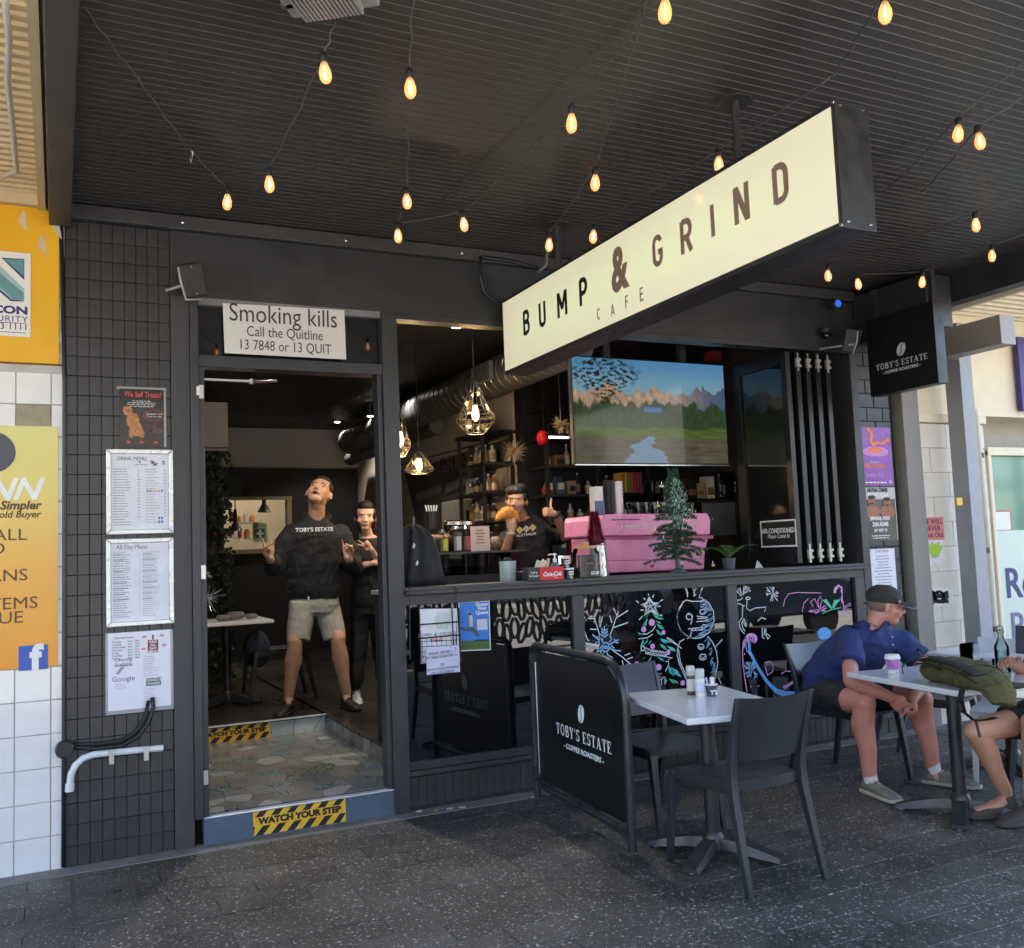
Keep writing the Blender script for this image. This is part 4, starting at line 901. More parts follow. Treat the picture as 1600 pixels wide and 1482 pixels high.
# ---- bench, display case, machine
bn = empty('service_bench', (2.8, 6.2, 0), 'long black service bench with pale top behind the servery window', 'bench')
MB().box(1.96, 5.55, 5.72, 6.30, .27, 1.245).build('cabinet', DARKIN, bn)
MB().box(1.95, 3.3, F+.215, 6.35, 1.246, 1.275).build('benchtop', mat('pale_stone_top', (.32, .32, .31), .35, var=.1), bn, bevel=.003)
MB().box(3.303, 5.57, F+.215, 6.35, 1.246, 1.275).build('benchtop', BLK, bn, bevel=.003)
dc = empty('display_case', (2.9, 6.75, 1.0), 'dark framed glass pastry case beside the bench', 'display case')
a, b_ = aY(668, 902, 6.6), aY(792, 861, 6.6); zc0, zc1 = a.z, b_.z
MB().box(a.x, b_.x+.15, 6.6, 7.0, .27, zc0).build('cabinet', DARKIN, dc)
MB().box(a.x, b_.x+.15, 6.6, 6.606, zc0, zc1-.01).build('front_glass', GLASSDK, dc); MB().box(a.x-.01, b_.x+.16, 6.59, 7.01, zc1-.0095, zc1+.006).build('top', mat('dark_top', (.06, .06, .06), .2), dc)
for k, (px, c, sx_, sz) in enumerate(((692, 'kraft', .09, .04), (712, 'white', .06, .05), (728, 'kraft', .07, .045), (742, 'red', .08, .035), (756, 'kraft', .06, .04))):
    c_ = aY(px, 892, 6.75); tag(MB().ball((c_.x, 6.75, zc0+.03), (sx_, .07, sz), 10).build('pastry', GD[c], smooth=True), {'kraft': 'brown', 'white': 'pale wrapped', 'red': 'reddish'}[c]+' pastry in the glass case, %s from the left' % ordn[k], 'pastry', 'pastries in the case')
jl = [('yellow', (.5, .45, .05)), ('white', (.5, .5, .48)), ('pink', (.5, .12, .16))]
for k, px in enumerate((692, 713, 728)):
    w_ = 17; c_ = aY(px, 862, 6.75); t_ = aY(px, 822 if k else 828, 6.75); r_ = (aY(px+8.5, 860, 6.75).x-c_.x)
    j = empty('cookie_jar', (c_.x, 6.75, zc1+.008), 'square glass biscuit jar with a %s sticker on the pastry case' % jl[k][0], 'jar', 'biscuit jars on the pastry case')
    H = t_.z-zc1; MB().box(c_.x-r_*.8, c_.x+r_*.8, 6.7, 6.83, zc1+.008, zc1+H*.85).build('glass_body', GLASS, j, bevel=.01)
    MB().box(c_.x-r_*.7, c_.x+r_*.7, 6.71, 6.82, zc1+.012, zc1+H*.6).build('biscuits', mat('biscuit_fill_%d' % k, ((.3, .28, .1), (.3, .3, .28), (.3, .2, .18))[k], .7, var=.4, scale=30), j)
    MB().lathe([(r_*.75, zc1+H*.86), (r_*.8, zc1+H*.9), (r_*.5, zc1+H)], (c_.x, 6.765, 0), 16).build('lid', CHROME, j)
    MB().box(c_.x-r_*.4, c_.x+r_*.4, 6.688, 6.698, zc1+.02, zc1+H*.6).build('front_sticker', mat('jar_sticker_'+jl[k][0], jl[k][1], .5), j)
ct = sheet('counter_poster', 736, 822, 764, 862, mat('pale_pink_card', (.62, .48, .42), .6), 'pale pink standing card with printed notice on the pastry case', 'card', 6.62, .004)
fine_print(ct[1]+.02, ct[2]-.02, ct[4]-.14, ct[4]-.02, 5, mat('brown_small_print', (.2, .08, .07), .7), ct[0], 6.615, 3, align='C')
for k, (px, py, rx, rz, c) in enumerate(((683, 850, .10, .075, (.30, .17, .09)), (672, 838, .05, .07, (.35, .30, .22)), (775, 852, .05, .06, (.22, .16, .12)), (668, 856, .05, .04, (.4, .36, .3)))):
    c_ = aY(px, py, 6.85); c_.z = zc1+rz+.006; tag(MB().ball(c_, (rx, .06, rz), 12).build('bakery_bag', mat('bakery_%d' % k, c, .45, var=.5, scale=30, bump=.6), smooth=True), ['brown clear wrapped loaf left of the biscuit jars', 'cream paper bag behind the wrapped loaf', 'dark paper bag right of the pale pink card', 'small pale bag at the left end of the pastry case'][k], 'bag', 'bags on the pastry case')
for k, px in enumerate((700, 716, 732)):
    c_ = aY(px, 862, 7.0); H2 = aY(px, 812, 7.0).z-zc1; j = empty('glass_canister', (c_.x, 7.0, zc1+.008), '%s tall clear canister behind the biscuit jars' % ordn[k], 'canister', 'canisters behind the biscuit jars')
    MB().lathe([(.045, 0), (.045, H2*.8)], (c_.x, 6.96, zc1+.008), 16).build('glass_wall', GLASSDK, j); MB().lathe([(.048, H2*.8), (.048, H2*.9), (.02, H2*.95)], (c_.x, 6.96, zc1+.008), 16).build('lid', CHROME, j)
cup_ = tag(MB().lathe([(.04, 0), (.055, .13), (.05, .13), (.035, .01)], aY(674, 826, 6.8), 14).build('spoon_tub', PLASB), 'black tub of utensils left of the biscuit jars', 'tub')
for i in range(5): 
    c_ = aY(669+i*2.6, 808, 6.8); tag(MB().tube([c_, c_+V((.01*(i-2), 0, .09))], .006, 6).build('utensil', WHITE), ['leftmost', 'second', 'middle', 'fourth', 'rightmost'][i]+' white handle standing in the utensil tub', 'utensil', 'utensils in the tub')
# coffee machine
PINK = mat('pink_enamel', (.86, .29, .50), .3, coat=.4, var=.04); PINK2 = mat('pink_enamel_dark', (.40, .07, .17), .35, var=.05)
cm = empty('coffee_machine', (4.0, 5.95, 1.3), 'large bright pink espresso machine on the servery bench', 'coffee machine')
yf = 5.80; A_ = lambda x, y: aY(x, y, yf)
def slab(pts, d, m, name, bev=.006): return MB().poly([A_(*p) for p in pts], (0, d, 0)).build(name, m, cm, bevel=bev)
slab([(941, 812), (943, 804), (1106, 802), (1111, 813), (1110, 836), (941, 838)], .57, PINK, 'top_housing', .012)
slab([(945, 840), (1108, 838), (1102, 862), (1101, 890), (947, 896)], .50, PINK, 'lower_body', .012)
MB().poly([A_(939, 839)+V((0, -.02, 0)), A_(1112, 837)+V((0, -.02, 0)), A_(1112, 842)+V((0, -.02, 0)), A_(939, 843)+V((0, -.02, 0))], (0, .03, 0)).build('trim_band', PINK2, cm)
MB().poly([A_(948, 876)+V((0, -.004, 0)), A_(1102, 873)+V((0, -.004, 0)), A_(1102, 874)+V((0, -.004, 0)), A_(948, 877)+V((0, -.004, 0))], (0, .003, 0)).build('panel_seam', PINK2, cm)
for xa, xb in ((955, 1000), (1020, 1060)): MB().poly([A_(xa, 812)+V((0, -.002, 0)), A_(xb, 811)+V((0, -.002, 0)), A_(xb, 812.6)+V((0, -.002, 0)), A_(xa, 813.6)+V((0, -.002, 0))], (0, .002, 0)).build('vent_slot', INK, cm)
text('LA MARZOCCO', .036, A_(989, 824)+V((0, -.004, 0)), WHITE, cm, bold=.001, W=(A_(1012, 824)-A_(967, 824)).length)
for x in (950, 1090): MB().lathe([(.02, 0), (.02, .03)], (A_(x, 893).x, 6.0, 1.276), 10).build('foot', STEEL, cm)
MB().lathe([(.06, 0), (.06, .06)], (A_(910, 845).x, 6.1, 1.4), 12).build('group_head', CHROME, cm)
ztop = A_(1000, 802).z
for i, px in enumerate((933, 953, 966)):
    c = aY(px, 803, 6.05); h = (.2, .26, .25)[i]; r_ = (.055, .05, .045)[i]
    s = empty('cup_stack', (c.x, 6.05, ztop), ['leftmost tall stack of white paper cups on the pink machine', 'black sleeved stack of cups on the pink machine', 'rightmost stack of white paper cups on the pink machine'][i], 'cup stack', 'stacks on the pink machine')
    for k in range(9): MB().lathe([(r_*.75, 0), (r_*.97, .05), (r_, .052)], (c.x, 6.05, ztop+k*h/10), 16).build('paper_cup', PLASB if i == 1 else WHITE, s)
for i in range(5):
    c = aY(986+i*13, 803, 6.0); o = empty('glass_tumbler', (c.x, 6.0, ztop), '%s dark glass on top of the pink machine from the left' % ordn[i], 'glass', 'glasses on the pink machine'); MB().lathe([(.028, 0), (.036, .09)], (c.x, 6.0, ztop), 12, cap=False).build('glass_wall', GLASSDK, o)
# grinder hopper right of the tree
gh = empty('coffee_grinder', aY(1089, 800, 6.3), 'black coffee grinder with glass hopper behind the christmas tree', 'grinder'); c = aY(1089, 842, 6.35)
MB().box(c.x-.09, c.x+.09, 6.3, 6.5, 1.28, c.z+.1).build('body', PLASB, gh, bevel=.01); MB().lathe([(.04, 0), (.085, .1), (.085, .2), (.09, .2)], (c.x, 6.4, c.z+.1), 16).build('hopper', GLASSDK, gh)
# ================================================================ HANGING LIGHT BOX SIGN
SX = 2.55; sy0, sy1, sz0, sz1 = 2.47, 5.31, 2.645, 3.082
sg = empty('light_box_sign', (SX+.08, 3.9, sz1), 'long glowing cream light box sign reading BUMP & GRIND CAFE', 'sign')
MB().box(SX+.004, SX+.17, sy0-.02, sy1+.02, sz0-.022, sz1+.022).build('cabinet', mat('sign_cabinet_black', (.022, .022, .023), .45, var=.3, scale=14, bump=.1), sg, bevel=.003)
FACE = bpy.data.materials.new('lit_sign_face'); FACE.use_nodes = True; _M['lit_sign_face'] = FACE; n, L, b = nodes_of(FACE)
tc = n.new('ShaderNodeNewGeometry'); sp = n.new('ShaderNodeSeparateXYZ'); L.new(tc.outputs['Position'], sp.inputs[0])
# fluorescent tubes behind the face make it a little brighter along its lower middle
m1 = n.new('ShaderNodeMapRange'); m1.interpolation_type = 'SMOOTHSTEP'; m1.inputs[1].default_value = sz0; m1.inputs[2].default_value = sz0+.2; L.new(sp.outputs[2], m1.inputs[0])
m2 = n.new('ShaderNodeMapRange'); m2.interpolation_type = 'SMOOTHSTEP'; m2.inputs[1].default_value = sz1; m2.inputs[2].default_value = sz1-.2; L.new(sp.outputs[2], m2.inputs[0])
m3 = n.new('ShaderNodeMapRange'); m3.interpolation_type = 'SMOOTHSTEP'; m3.inputs[1].default_value = sy0; m3.inputs[2].default_value = sy0+.7; L.new(sp.outputs[1], m3.inputs[0])
m4 = n.new('ShaderNodeMapRange'); m4.interpolation_type = 'SMOOTHSTEP'; m4.inputs[1].default_value = sy1; m4.inputs[2].default_value = sy1-.3; L.new(sp.outputs[1], m4.inputs[0])
k = None
for q_ in (m1, m2, m3, m4):
    if k is None: k = q_.outputs[0]; continue
    mm = n.new('ShaderNodeMath'); mm.operation = 'MULTIPLY'; L.new(k, mm.inputs[0]); L.new(q_.outputs[0], mm.inputs[1]); k = mm.outputs[0]
r_ = ramp(n, [(0, (.61, .57, .40)), (1, (.64, .69, .42))]); L.new(k, r_.inputs[0]); L.new(r_.outputs[0], b.inputs['Emission Color']); b.inputs['Emission Strength'].default_value = .115
b.inputs['Base Color'].default_value = (.55, .52, .38, 1); b.inputs['Roughness'].default_value = .12
MB().box(SX, SX+.003, sy0, sy1, sz0, sz1).build('lit_face', FACE, sg)
for y in (sy0-.012, sy1+.012):
    for z in (sz0-.012, sz1+.012): MB().lathe([(.007, 0), (.007, .004)], (SX+.003, y, z), 8, M=Matrix.Rotation(R(-90), 3, 'Y')).build('rivet', STEEL, sg)
for yy, zz in ((SX+.03, 0), (SX+.14, 0)):
    for z in (sz0, sz1): MB().ball((yy, sy0-.021, z), .007, 6).build('rivet', STEEL, sg)
BRS = mat('brown_vinyl_letter', (.27, .18, .14), .45, var=0); NLT = (0, -1, 0)
def sgn(s, px, py, hpx, m, bold, xs):
    c = aX(px, py, SX-.002); h = abs(aX(px, py-hpx/2, SX).z-aX(px, py+hpx/2, SX).z)
    return text(s, h/.73, (SX-.0015, c.y, c.z), m, sg, right=NLT, bold=bold, xs=xs)
def _c(cx, cz, rx, rz, a0, a1): return _arc(cx, cz, rx, rz, a0, a1, 8)
DIN = {'B': (.52, [[(.09, 0), (.09, 1)], [(.09, .955), (.28, .955)], [(.09, .53), (.30, .53)], [(.09, .045), (.28, .045)], _c(.28, .745, .155, .21, -90, 90), _c(.29, .285, .165, .24, -90, 90)]),
 'U': (.53, [[(.09, 1), (.09, .24)]+_c(.265, .24, .175, .195, 180, 360)+[(.44, 1)]]), 'M': (.70, [[(.09, 0), (.09, 1)], [(.61, 0), (.61, 1)], [(.12, .96), (.35, .30)], [(.58, .96), (.35, .30)]]),
 'P': (.52, [[(.09, 0), (.09, 1)], [(.09, .955), (.28, .955)], [(.09, .45), (.28, .45)], _c(.28, .7025, .165, .2525, -90, 90)]),
 'G': (.54, [_c(.27, .72, .18, .235, 15, 180)+_c(.27, .28, .18, .235, 180, 360)+[(.45, .46)], [(.29, .45), (.53, .45)]]), 'R': (.54, [[(.09, 0), (.09, 1)], [(.09, .955), (.28, .955)], [(.09, .47), (.28, .47)], _c(.28, .7125, .165, .2425, -90, 90), [(.27, .48), (.46, 0)]]),
 'I': (.2, [[(.1, 0), (.1, 1)]]), 'N': (.56, [[(.09, 0), (.09, 1)], [(.47, 0), (.47, 1)], [(.11, .97), (.45, .03)]]), 'D': (.54, [[(.09, 0), (.09, 1)], [(.09, .955), (.26, .955)]+_c(.26, .70, .19, .255, 90, 0)+_c(.26, .30, .19, .255, 0, -90)+[(.09, .045)]]),
 'C': (.54, [_c(.27, .72, .18, .235, 10, 180)+_c(.27, .28, .18, .235, 180, 350)]), 'A': (.56, [[(.06, 0), (.28, .98)], [(.50, 0), (.28, .98)], [(.14, .26), (.42, .26)]]), 'F': (.48, [[(.09, 0), (.09, 1)], [(.09, .955), (.46, .955)], [(.09, .52), (.40, .52)]]), 'E': (.48, [[(.09, 0), (.09, 1)], [(.09, .955), (.46, .955)], [(.09, .52), (.42, .52)], [(.09, .045), (.46, .045)]])}
def din(s, px, py, hpx, m, tw, xs):
    c = aX(px, py, SX-.002); h = abs(aX(px, py-hpx/2, SX).z-aX(px, py+hpx/2, SX).z); wd, st = DIN[s]; mb = MB()
    for j, p_ in enumerate(st): mb.ribbon([V((SX-.0012-.00015*j, c.y-(a-wd/2)*h*xs, c.z+(b-.5)*h)) for a, b in p_], tw*h, (-1, 0, 0))
    mb.build('lettering', m, sg, kind='stuff')
for s, px, py, h in (('B', 822, 504, 37), ('U', 847, 491, 38), ('M', 878, 475, 40), ('P', 911, 456, 42)): din(s, px, py, h, INK, .19, 1.2)
sgn('&', 967, 423, 70, BRS, .012, .74)
for s, px, py, h in (('G', 1027, 392, 47), ('R', 1072, 369, 53), ('I', 1113, 345, 51), ('N', 1158, 318, 60), ('D', 1219, 286, 60)): din(s, px, py, h, BRS, .185, 1.15)
for s, px, py, h in (('C', 935, 491, 18), ('A', 957, 484, 19), ('F', 979, 472, 20), ('E', 1002, 460, 21)): din(s, px, py, h, BRS, .135, 1.05)
for px, py in ((1150, 150), (877, 335)):
    c = aZ(px, py, 3.436); 
    if py > 300: c = V((SX+.09, 4.72, 3.436))
    MB().lathe([(.075, 0), (.075, .008), (.03, .02), (.022, .03)], (SX+.09, c.y, 3.404), 18, M=Matrix.Diagonal((1, 1, 1))).build('ceiling_flange', BLK, sg)
    MB().tube([(SX+.09, c.y, 3.42), (SX+.09, c.y, sz1+.02)], .019, 12).build('hanger_pole', BLK, sg)
    MB().box(SX+.04, SX+.14, c.y-.05, c.y+.05, sz1+.022, sz1+.03).build('hanger_plate', BLK, sg)
cbl = MB().tube([aY(848, 360, 5.3), aY(856, 385, 5.3), aY(853, 415, 5.3), aY(842, 425, 5.3)], .01, 8).build('flexible_conduit', mat('grey_flex', (.18, .18, .18), .5), smooth=True); tag(cbl, 'grey flexible conduit dropping from the awning to the light box sign', 'conduit')
cbl = MB().tube([aY(x, y, 5.34) for x, y in ((752, 402), (750, 430), (757, 458), (770, 470), (792, 470))], .012, 8).build('power_conduit', PLASB, smooth=True); tag(cbl, 'black conduit loop on the fascia left of the light box sign', 'conduit')
tag(MB().tube([aY(752, 402, 5.34), aY(800, 409, 5.34), aY(845, 421, 5.34)], .012, 8).build('power_conduit', PLASB, smooth=True), 'black conduit running along the fascia above the sign', 'conduit')

# ================================================================ FESTOON LIGHTS
AMB = bpy.data.materials.new('amber_bulb_glass'); AMB.use_nodes = True; n, L, b = nodes_of(AMB); out = n['Material Output']
b.inputs['Base Color'].default_value = (.85, .50, .22, 1); b.inputs['Roughness'].default_value = .05
b.inputs['Emission Color'].default_value = (1, .64, .34, 1); b.inputs['Emission Strength'].default_value = .085
tr_ = n.new('ShaderNodeBsdfTransparent'); tr_.inputs[0].default_value = (1, .72, .42, 1); mx = n.new('ShaderNodeMixShader'); mx.inputs[0].default_value = .55
L.new(tr_.outputs[0], mx.inputs[1]); L.new(b.outputs[0], mx.inputs[2]); L.new(mx.outputs[0], out.inputs[0])
FIL = mat('glowing_filament', (1, .80, .5), emit=5, ecol=(1, .78, .46))
bulbs = {'a1': (641, 138), 'a2': (636, 315), 'a3': (622, 369), 'a4': (725, 351), 'a5': (893, 193), 'a6': (1039, 18),
         'b1': (508, 114), 'b2': (421, 288), 'c1': (355, 316), 'd1': (930, 286), 'd2': (858, 383), 'e1': (927, 370), 'e2': (1123, 257),
         'f1': (1383, 20), 'r1': (1497, 209), 'r2': (1531, 221), 'r3': (1525, 352), 'r4': (1550, 400), 'r5': (1294, 431), 'r6': (1341, 444), 'r7': (1441, 441)}
labels = {'a1': 'festoon bulb below the top edge, left of the light box sign', 'a2': 'festoon bulb straight below the tall hanging cord', 'a3': 'lowest small festoon bulb above the door fascia',
 'a4': 'festoon bulb hanging over the fascia between door and sign', 'a5': 'festoon bulb halfway up the long cord toward the kerb', 'a6': 'festoon bulb cut near the top edge of the picture',
 'b1': 'large festoon bulb just under the grey floodlight', 'b2': 'festoon bulb down the cord from the floodlight', 'c1': 'leftmost festoon bulb near the tiled pillar top',
 'd1': 'festoon bulb above the ampersand of the sign', 'd2': 'festoon bulb just above the sign near its far end', 'e1': 'festoon bulb touching the top edge of the sign by the ampersand',
 'e2': 'festoon bulb half hidden behind the sign top', 'f1': 'festoon bulb at the upper right over the sign end', 'r1': 'left bulb of the close pair at the upper right', 'r2': 'right bulb of the close pair at the upper right',
 'r3': 'festoon bulb below the close pair near the right edge', 'r4': 'festoon bulb nearest the right edge above the beam', 'r5': 'festoon bulb under the sign end, left of two', 'r6': 'small festoon bulb left of the box beam',
 'r7': 'festoon bulb hanging in front of the black box beam'}
ZB = 3.20
BP = {}
proto = empty('festoon_bulb', (0, 0, 0), '', 'light bulb', 'amber festoon bulbs under the awning')
MB().lathe([(.004, -.052), (.016, -.047), (.026, -.032), (.0295, -.012), (.027, .01), (.019, .034), (.013, .05)], (0, 0, 0), 16, cap=True).build('glass', AMB, proto, local=True, smooth=True)
f_ = MB()
for a_ in (-1, 1): f_.tube([(a_*.004, 0, .03), (a_*.007, a_*.003, 0), (a_*.003, 0, -.028)], .0019, 5)
f_.build('filament', FIL, proto, local=True, kind='stuff')
MB().lathe([(.014, .049), (.019, .055), (.020, .085), (.012, .098)], (0, 0, 0), 14).build('socket', RUB, proto, local=True, smooth=40)
first = True
for k_, (px, py) in bulbs.items():
    zb = 3.24 if k_ in ('a3', 'c1', 'a4', 'd2', 'e1', 'r4', 'r6', 'e2') else ZB
    p = aZ(px, py, zb)
    if k_ == 'e2': p = aX(px, py, 2.78)
    if p.y > 5.28: p = aY(px, py, 5.24)
    p = V(p); BP[k_] = p
    ti = (rd.uniform(-.12, .12), rd.uniform(-.15, .15))
    if first: o = proto; first = False; o.location = p
    else: o = copy_tree(proto, loc=p)
    o['label'] = labels[k_]; o.scale = (.76, .76, .76); o.rotation_euler = (ti[0], ti[1], rd.uniform(0, 3))
def sock(k): return BP[k]+V((0, 0, .070))
def cord(pts, label, sag=.012, m=None):
    out = []
    for a_, b_ in zip(pts, pts[1:]):
        for i in range(9):
            t = i/8; p = V(a_).lerp(V(b_), t); p.z -= sag*4*t*(1-t)*(V(b_)-V(a_)).length; p.x += .006*math.sin(t*17+a_[0]*9); out.append(p)
    o = MB().tube(out, .0035, 6)  .build('string_light_cable', mat('cable_grey', (.075, .072, .07), .6), smooth=True); tag(o, label, 'cable', 'festoon cords')
hook = lambda px, py: aZ(px, py, 3.43)
cord([hook(646, -40), sock('a1'), sock('a2'), sock('a3'), sock('a4'), sock('a5'), sock('a6'), hook(1060, -60)], 'festoon cord from the top edge down to the fascia and back up')
cord([hook(530, 12), sock('b1'), sock('b2'), hook(376, 323)], 'festoon cord from the floodlight to a ceiling hook by the fascia')
cord([hook(130, 10), hook(215, 122), aZ(295, 232, 3.36), sock('c1')], 'festoon cord rising to the top left corner of the ceiling')
cord([hook(1020, -30), sock('d1'), sock('d2'), aY(848, 395, 5.25)], 'festoon cord through the two bulbs left of the sign')
cord([aY(820, 360, 5.3), sock('e1'), sock('e2'), hook(1300, 120), sock('f1'), hook(1420, -20)], 'festoon cord passing over the light box sign')
cord([hook(1640, 60), sock('r1'), hook(1380, 300)], 'festoon cord through the left bulb of the close pair'); cord([hook(1660, 110), sock('r2'), hook(1440, 300)], 'festoon cord through the right bulb of the close pair')
cord([hook(1650, 285), sock('r3'), sock('r5')], 'festoon cord from the right edge to beneath the sign'); cord([hook(1660, 345), sock('r4'), sock('r7'), sock('r6')], 'festoon cord in front of the right box beam')
tg = MB().poly([aZ(x, y, 3.34) for x, y in ((295, 230), (303, 239), (298, 256), (296, 245))], (0, .002, 0)).build('cord_tag', WHITE); tag(tg, 'small white plastic tag dangling from the left festoon cord', 'tag')

# floodlight at the top edge
fl_ = empty('floodlight', aZ(525, 5, 3.3), 'grey finned floodlight under the awning at the top edge', 'floodlight')
GA = mat('grey_cast_aluminium', (.38, .36, .34), .45, metal=.3, var=.12)
a, b_ = aZ(458, 26, 3.30), aZ(594, 6, 3.30); dx = (b_-a); dx.z = 0; W = dx.length; ex = dx.normalized(); ey = V((ex.y, -ex.x, 0))*1
PT = lambda u, v, z: a+ex*u+ey*v+V((0, 0, z-3.30))
if (PT(0, .1, 3.3)-V((0, 0, 3.3))).y > a.y: ey = -ey
MB().poly([PT(0, 0, 3.29), PT(W, 0, 3.29), PT(W, .22, 3.29), PT(0, .22, 3.29)], (0, 0, .03)).build('front_frame', GA, fl_, bevel=.006)
MB().poly([PT(.05, .03, 3.325), PT(W-.05, .03, 3.325), PT(W-.05, .2, 3.325), PT(.05, .2, 3.325)], (0, 0, .04)).build('body', GA, fl_, bevel=.006)
for i in range(15): u = .055+i*(W-.11)/14; MB().poly([PT(u-.004, .015, 3.262), PT(u+.004, .015, 3.262), PT(u+.004, .215, 3.252), PT(u-.004, .215, 3.252)], (0, 0, .027)).build('fin', GA, fl_)
for u in (.08, W-.1): MB().poly([PT(u-.02, -.012, 3.285), PT(u+.02, -.012, 3.285), PT(u+.02, .01, 3.285), PT(u-.02, .01, 3.285)], (0, 0, .018)).build('latch', GA, fl_)
MB().poly([PT(-.01, .06, 3.29), PT(.03, .06, 3.29), PT(.03, .08, 3.29), PT(-.01, .08, 3.29)], (0, 0, .16)).build('bracket', STEEL, fl_)

# ================================================================ SPEAKERS, BLADE SIGN
def speaker(px, py, Y, label, s=1, rz=0):
    c = aY(px, py, Y); o = empty('wall_speaker', c, label, 'speaker', 'outdoor wall speakers')
    Mx = Matrix.Translation(c) @ Matrix.Rotation(rz, 4, 'Z') @ Matrix.Rotation(R(-14), 4, 'Y') @ Matrix.Rotation(R(18), 4, 'X')
    MB().box(-.06*s, .06*s, -.05*s, .05*s, -.09*s, .09*s, Mx).build('cabinet', mat('speaker_black', (.03, .03, .032), .4), o, bevel=.012)
    MB().box(-.052*s, .052*s, -.056*s, -.051*s, -.08*s, .08*s, Mx).build('grille', mat('speaker_mesh', (.05, .048, .046), .8, bump=.5, bscale=300), o)
    for z in (-.072, .072): MB().lathe([(.005, 0), (.005, .003)], Mx @ V((0, -.058*s, z*s)), 8, M=Matrix.Rotation(R(90), 3, 'X')).build('screw', STEEL, o)
    MB().tube([Mx @ V((-.065*s, -.04*s, .08*s)), Mx @ V((-.068*s, -.05*s, 0)), Mx @ V((-.06*s, -.04*s, -.095*s)), Mx @ V((.02*s, -.03*s, -.105*s))], .006, 8).build('u_bracket', mat('light_grey_bracket', (.45, .45, .45), .4), o, smooth=True)
    MB().tube([Mx @ V((-.066*s, -.03*s, -.02*s)), V((c.x-.1, F-.03, c.z-.03)), V((c.x-.12, F, c.z-.03))], .008, 6).build('wall_arm', _M['light_grey_bracket'], o)
speaker(300, 438, 5.27, 'dark wall speaker on a pale bracket above the door corner')
speaker(1330, 532, 5.2, 'dark wall speaker on a white bracket above the brick pillar', 1, R(35))
spl = empty('blue_spot_light', aY(1308, 475, 5.3), 'small blue glowing spot light above the folded windows', 'spot light')
c = aY(1308, 475, 5.3); MB().lathe([(.04, .0), (.045, .09), (.02, .11)], c, 14, M=Matrix.Rotation(R(-80), 3, 'X')).build('housing', BLK, spl); MB().ball(c+V((0, -.012, 0)), (.03, .012, .03), 12).build('lens', mat('blue_lens', (.03, .12, .6), emit=.15), spl)
MB().box(c.x-.01, c.x+.01, c.y+.02, F, c.z+.03, c.z+.05).build('bracket', BLK, spl)
sc_ = empty('security_camera', aY(1345, 492, 5.3), 'small dark dome camera beside the blue spot light', 'camera'); c = aY(1290, 512, 5.3)
c = aY(1318, 508, 5.32); MB().ball(c, .035, 12).build('dome', BGLASS, sc_, smooth=True); MB().lathe([(.04, 0), (.04, .03)], c+V((0, 0, .02)), 16).build('mount', BLK, sc_)
sc_.location = c
bs = empty('blade_sign', (5.62, 4.9, 3.2), 'square black blade sign with white coffee bean and TOBY\'S ESTATE lettering', 'sign')
for o_ in (): pass
X = 5.60; a, b_ = aX(1357, 490, X), aX(1466, 603, X)
MB().box(X, X+.10, 4.60, 5.22, 2.575, 3.165).build('panel', mat('sign_black', (.010, .010, .011), .4), bs, bevel=.003)
MB().box(X+.03, X+.07, 4.62, 4.66, 3.166, 3.40).box(X+.03, X+.07, 5.14, 5.18, 3.166, 3.40).build('hanger', BLK, bs, kind='stuff')
WP = mat('white_print', (.74, .78, .80), .5, var=0)
bean(.105, aX(1408, 546, X-.001), WP, bs, NLT, tilt=30)
serif("TOBY'S ESTATE", .0435, aX(1408, 566, X-.001), WP, bs, NLT); text('- COFFEE ROASTERS -', .030, aX(1408, 577, X-.001), WP, bs, right=NLT, bold=.0006, W=.35)

# ================================================================ SIGNS AND PAPERS ON THE SHOP FRONT
qs = empty('quitline_sign', aY(445, 515, F-.02), 'white Smoking kills Quitline sign across the glass over the door', 'sign')
MB().poly([aY(x, y, F-.012) for x, y in ((348, 474), (538, 485), (541, 562), (351, 552))], (0, .003, 0)).build('panel', mat('sign_white', (.70, .68, .62), .5, var=.02), qs)
SGI = mat('dark_sign_print', (.035, .034, .033), .6, var=0)
for s, xa, xb, py, h in (('Smoking kills', 361, 528, 495, .150), ('Call the Quitline', 387, 505, 522, .085), ('13 7848 or 13 QUIT', 376, 517, 543, .085)): text(s, h, aY((xa+xb)/2, py, F-.014), SGI, qs, bold=-.0004, right=(1, 0, .0), W=aY(xb, py, F).x-aY(xa, py, F).x)
def papers(name, px0, py0, px1, py1, m, label, cat, Y=F-.003, t=.002): return sheet(name, px0, py0, px1, py1, m, label, cat, Y, t)
PAPER = mat('laminated_paper', (.68, .69, .76), .25, var=.03); SP = mat('small_print_grey', (.14, .14, .17), .7, var=0); SPF = mat('faint_print', (.34, .34, .40), .7, var=0)
def snapframe(px0, py0, px1, py1, label, name):
    a, b_ = aY(px0, py1, F-.02), aY(px1, py0, F-.02); o = empty(name, (a.x, F, a.z), label, 'menu frame', 'framed menus on the tiles')
    w_ = .024; y0, y1 = F-.024, F-.004
    for q_ in (((a.x, a.z), (b_.x, a.z), (b_.x-w_, a.z+w_), (a.x+w_, a.z+w_)), ((a.x, b_.z), (b_.x, b_.z), (b_.x-w_, b_.z-w_), (a.x+w_, b_.z-w_)), ((a.x, a.z+.001), (a.x+w_-.001, a.z+w_), (a.x+w_-.001, b_.z-w_), (a.x, b_.z-.001)), ((b_.x, a.z+.001), (b_.x-w_+.001, a.z+w_), (b_.x-w_+.001, b_.z-w_), (b_.x, b_.z-.001))):
        MB().poly([(x, y0, z) for x, z in q_], (0, y1-y0, 0)).build('frame_bar', ALU, o, bevel=.004)
    MB().box(a.x+w_, b_.x-w_, F-.010, F-.006, a.z+w_, b_.z-w_).build('menu_sheet', PAPER, o)
    return o, a.x+w_, b_.x-w_, a.z+w_, b_.z-w_
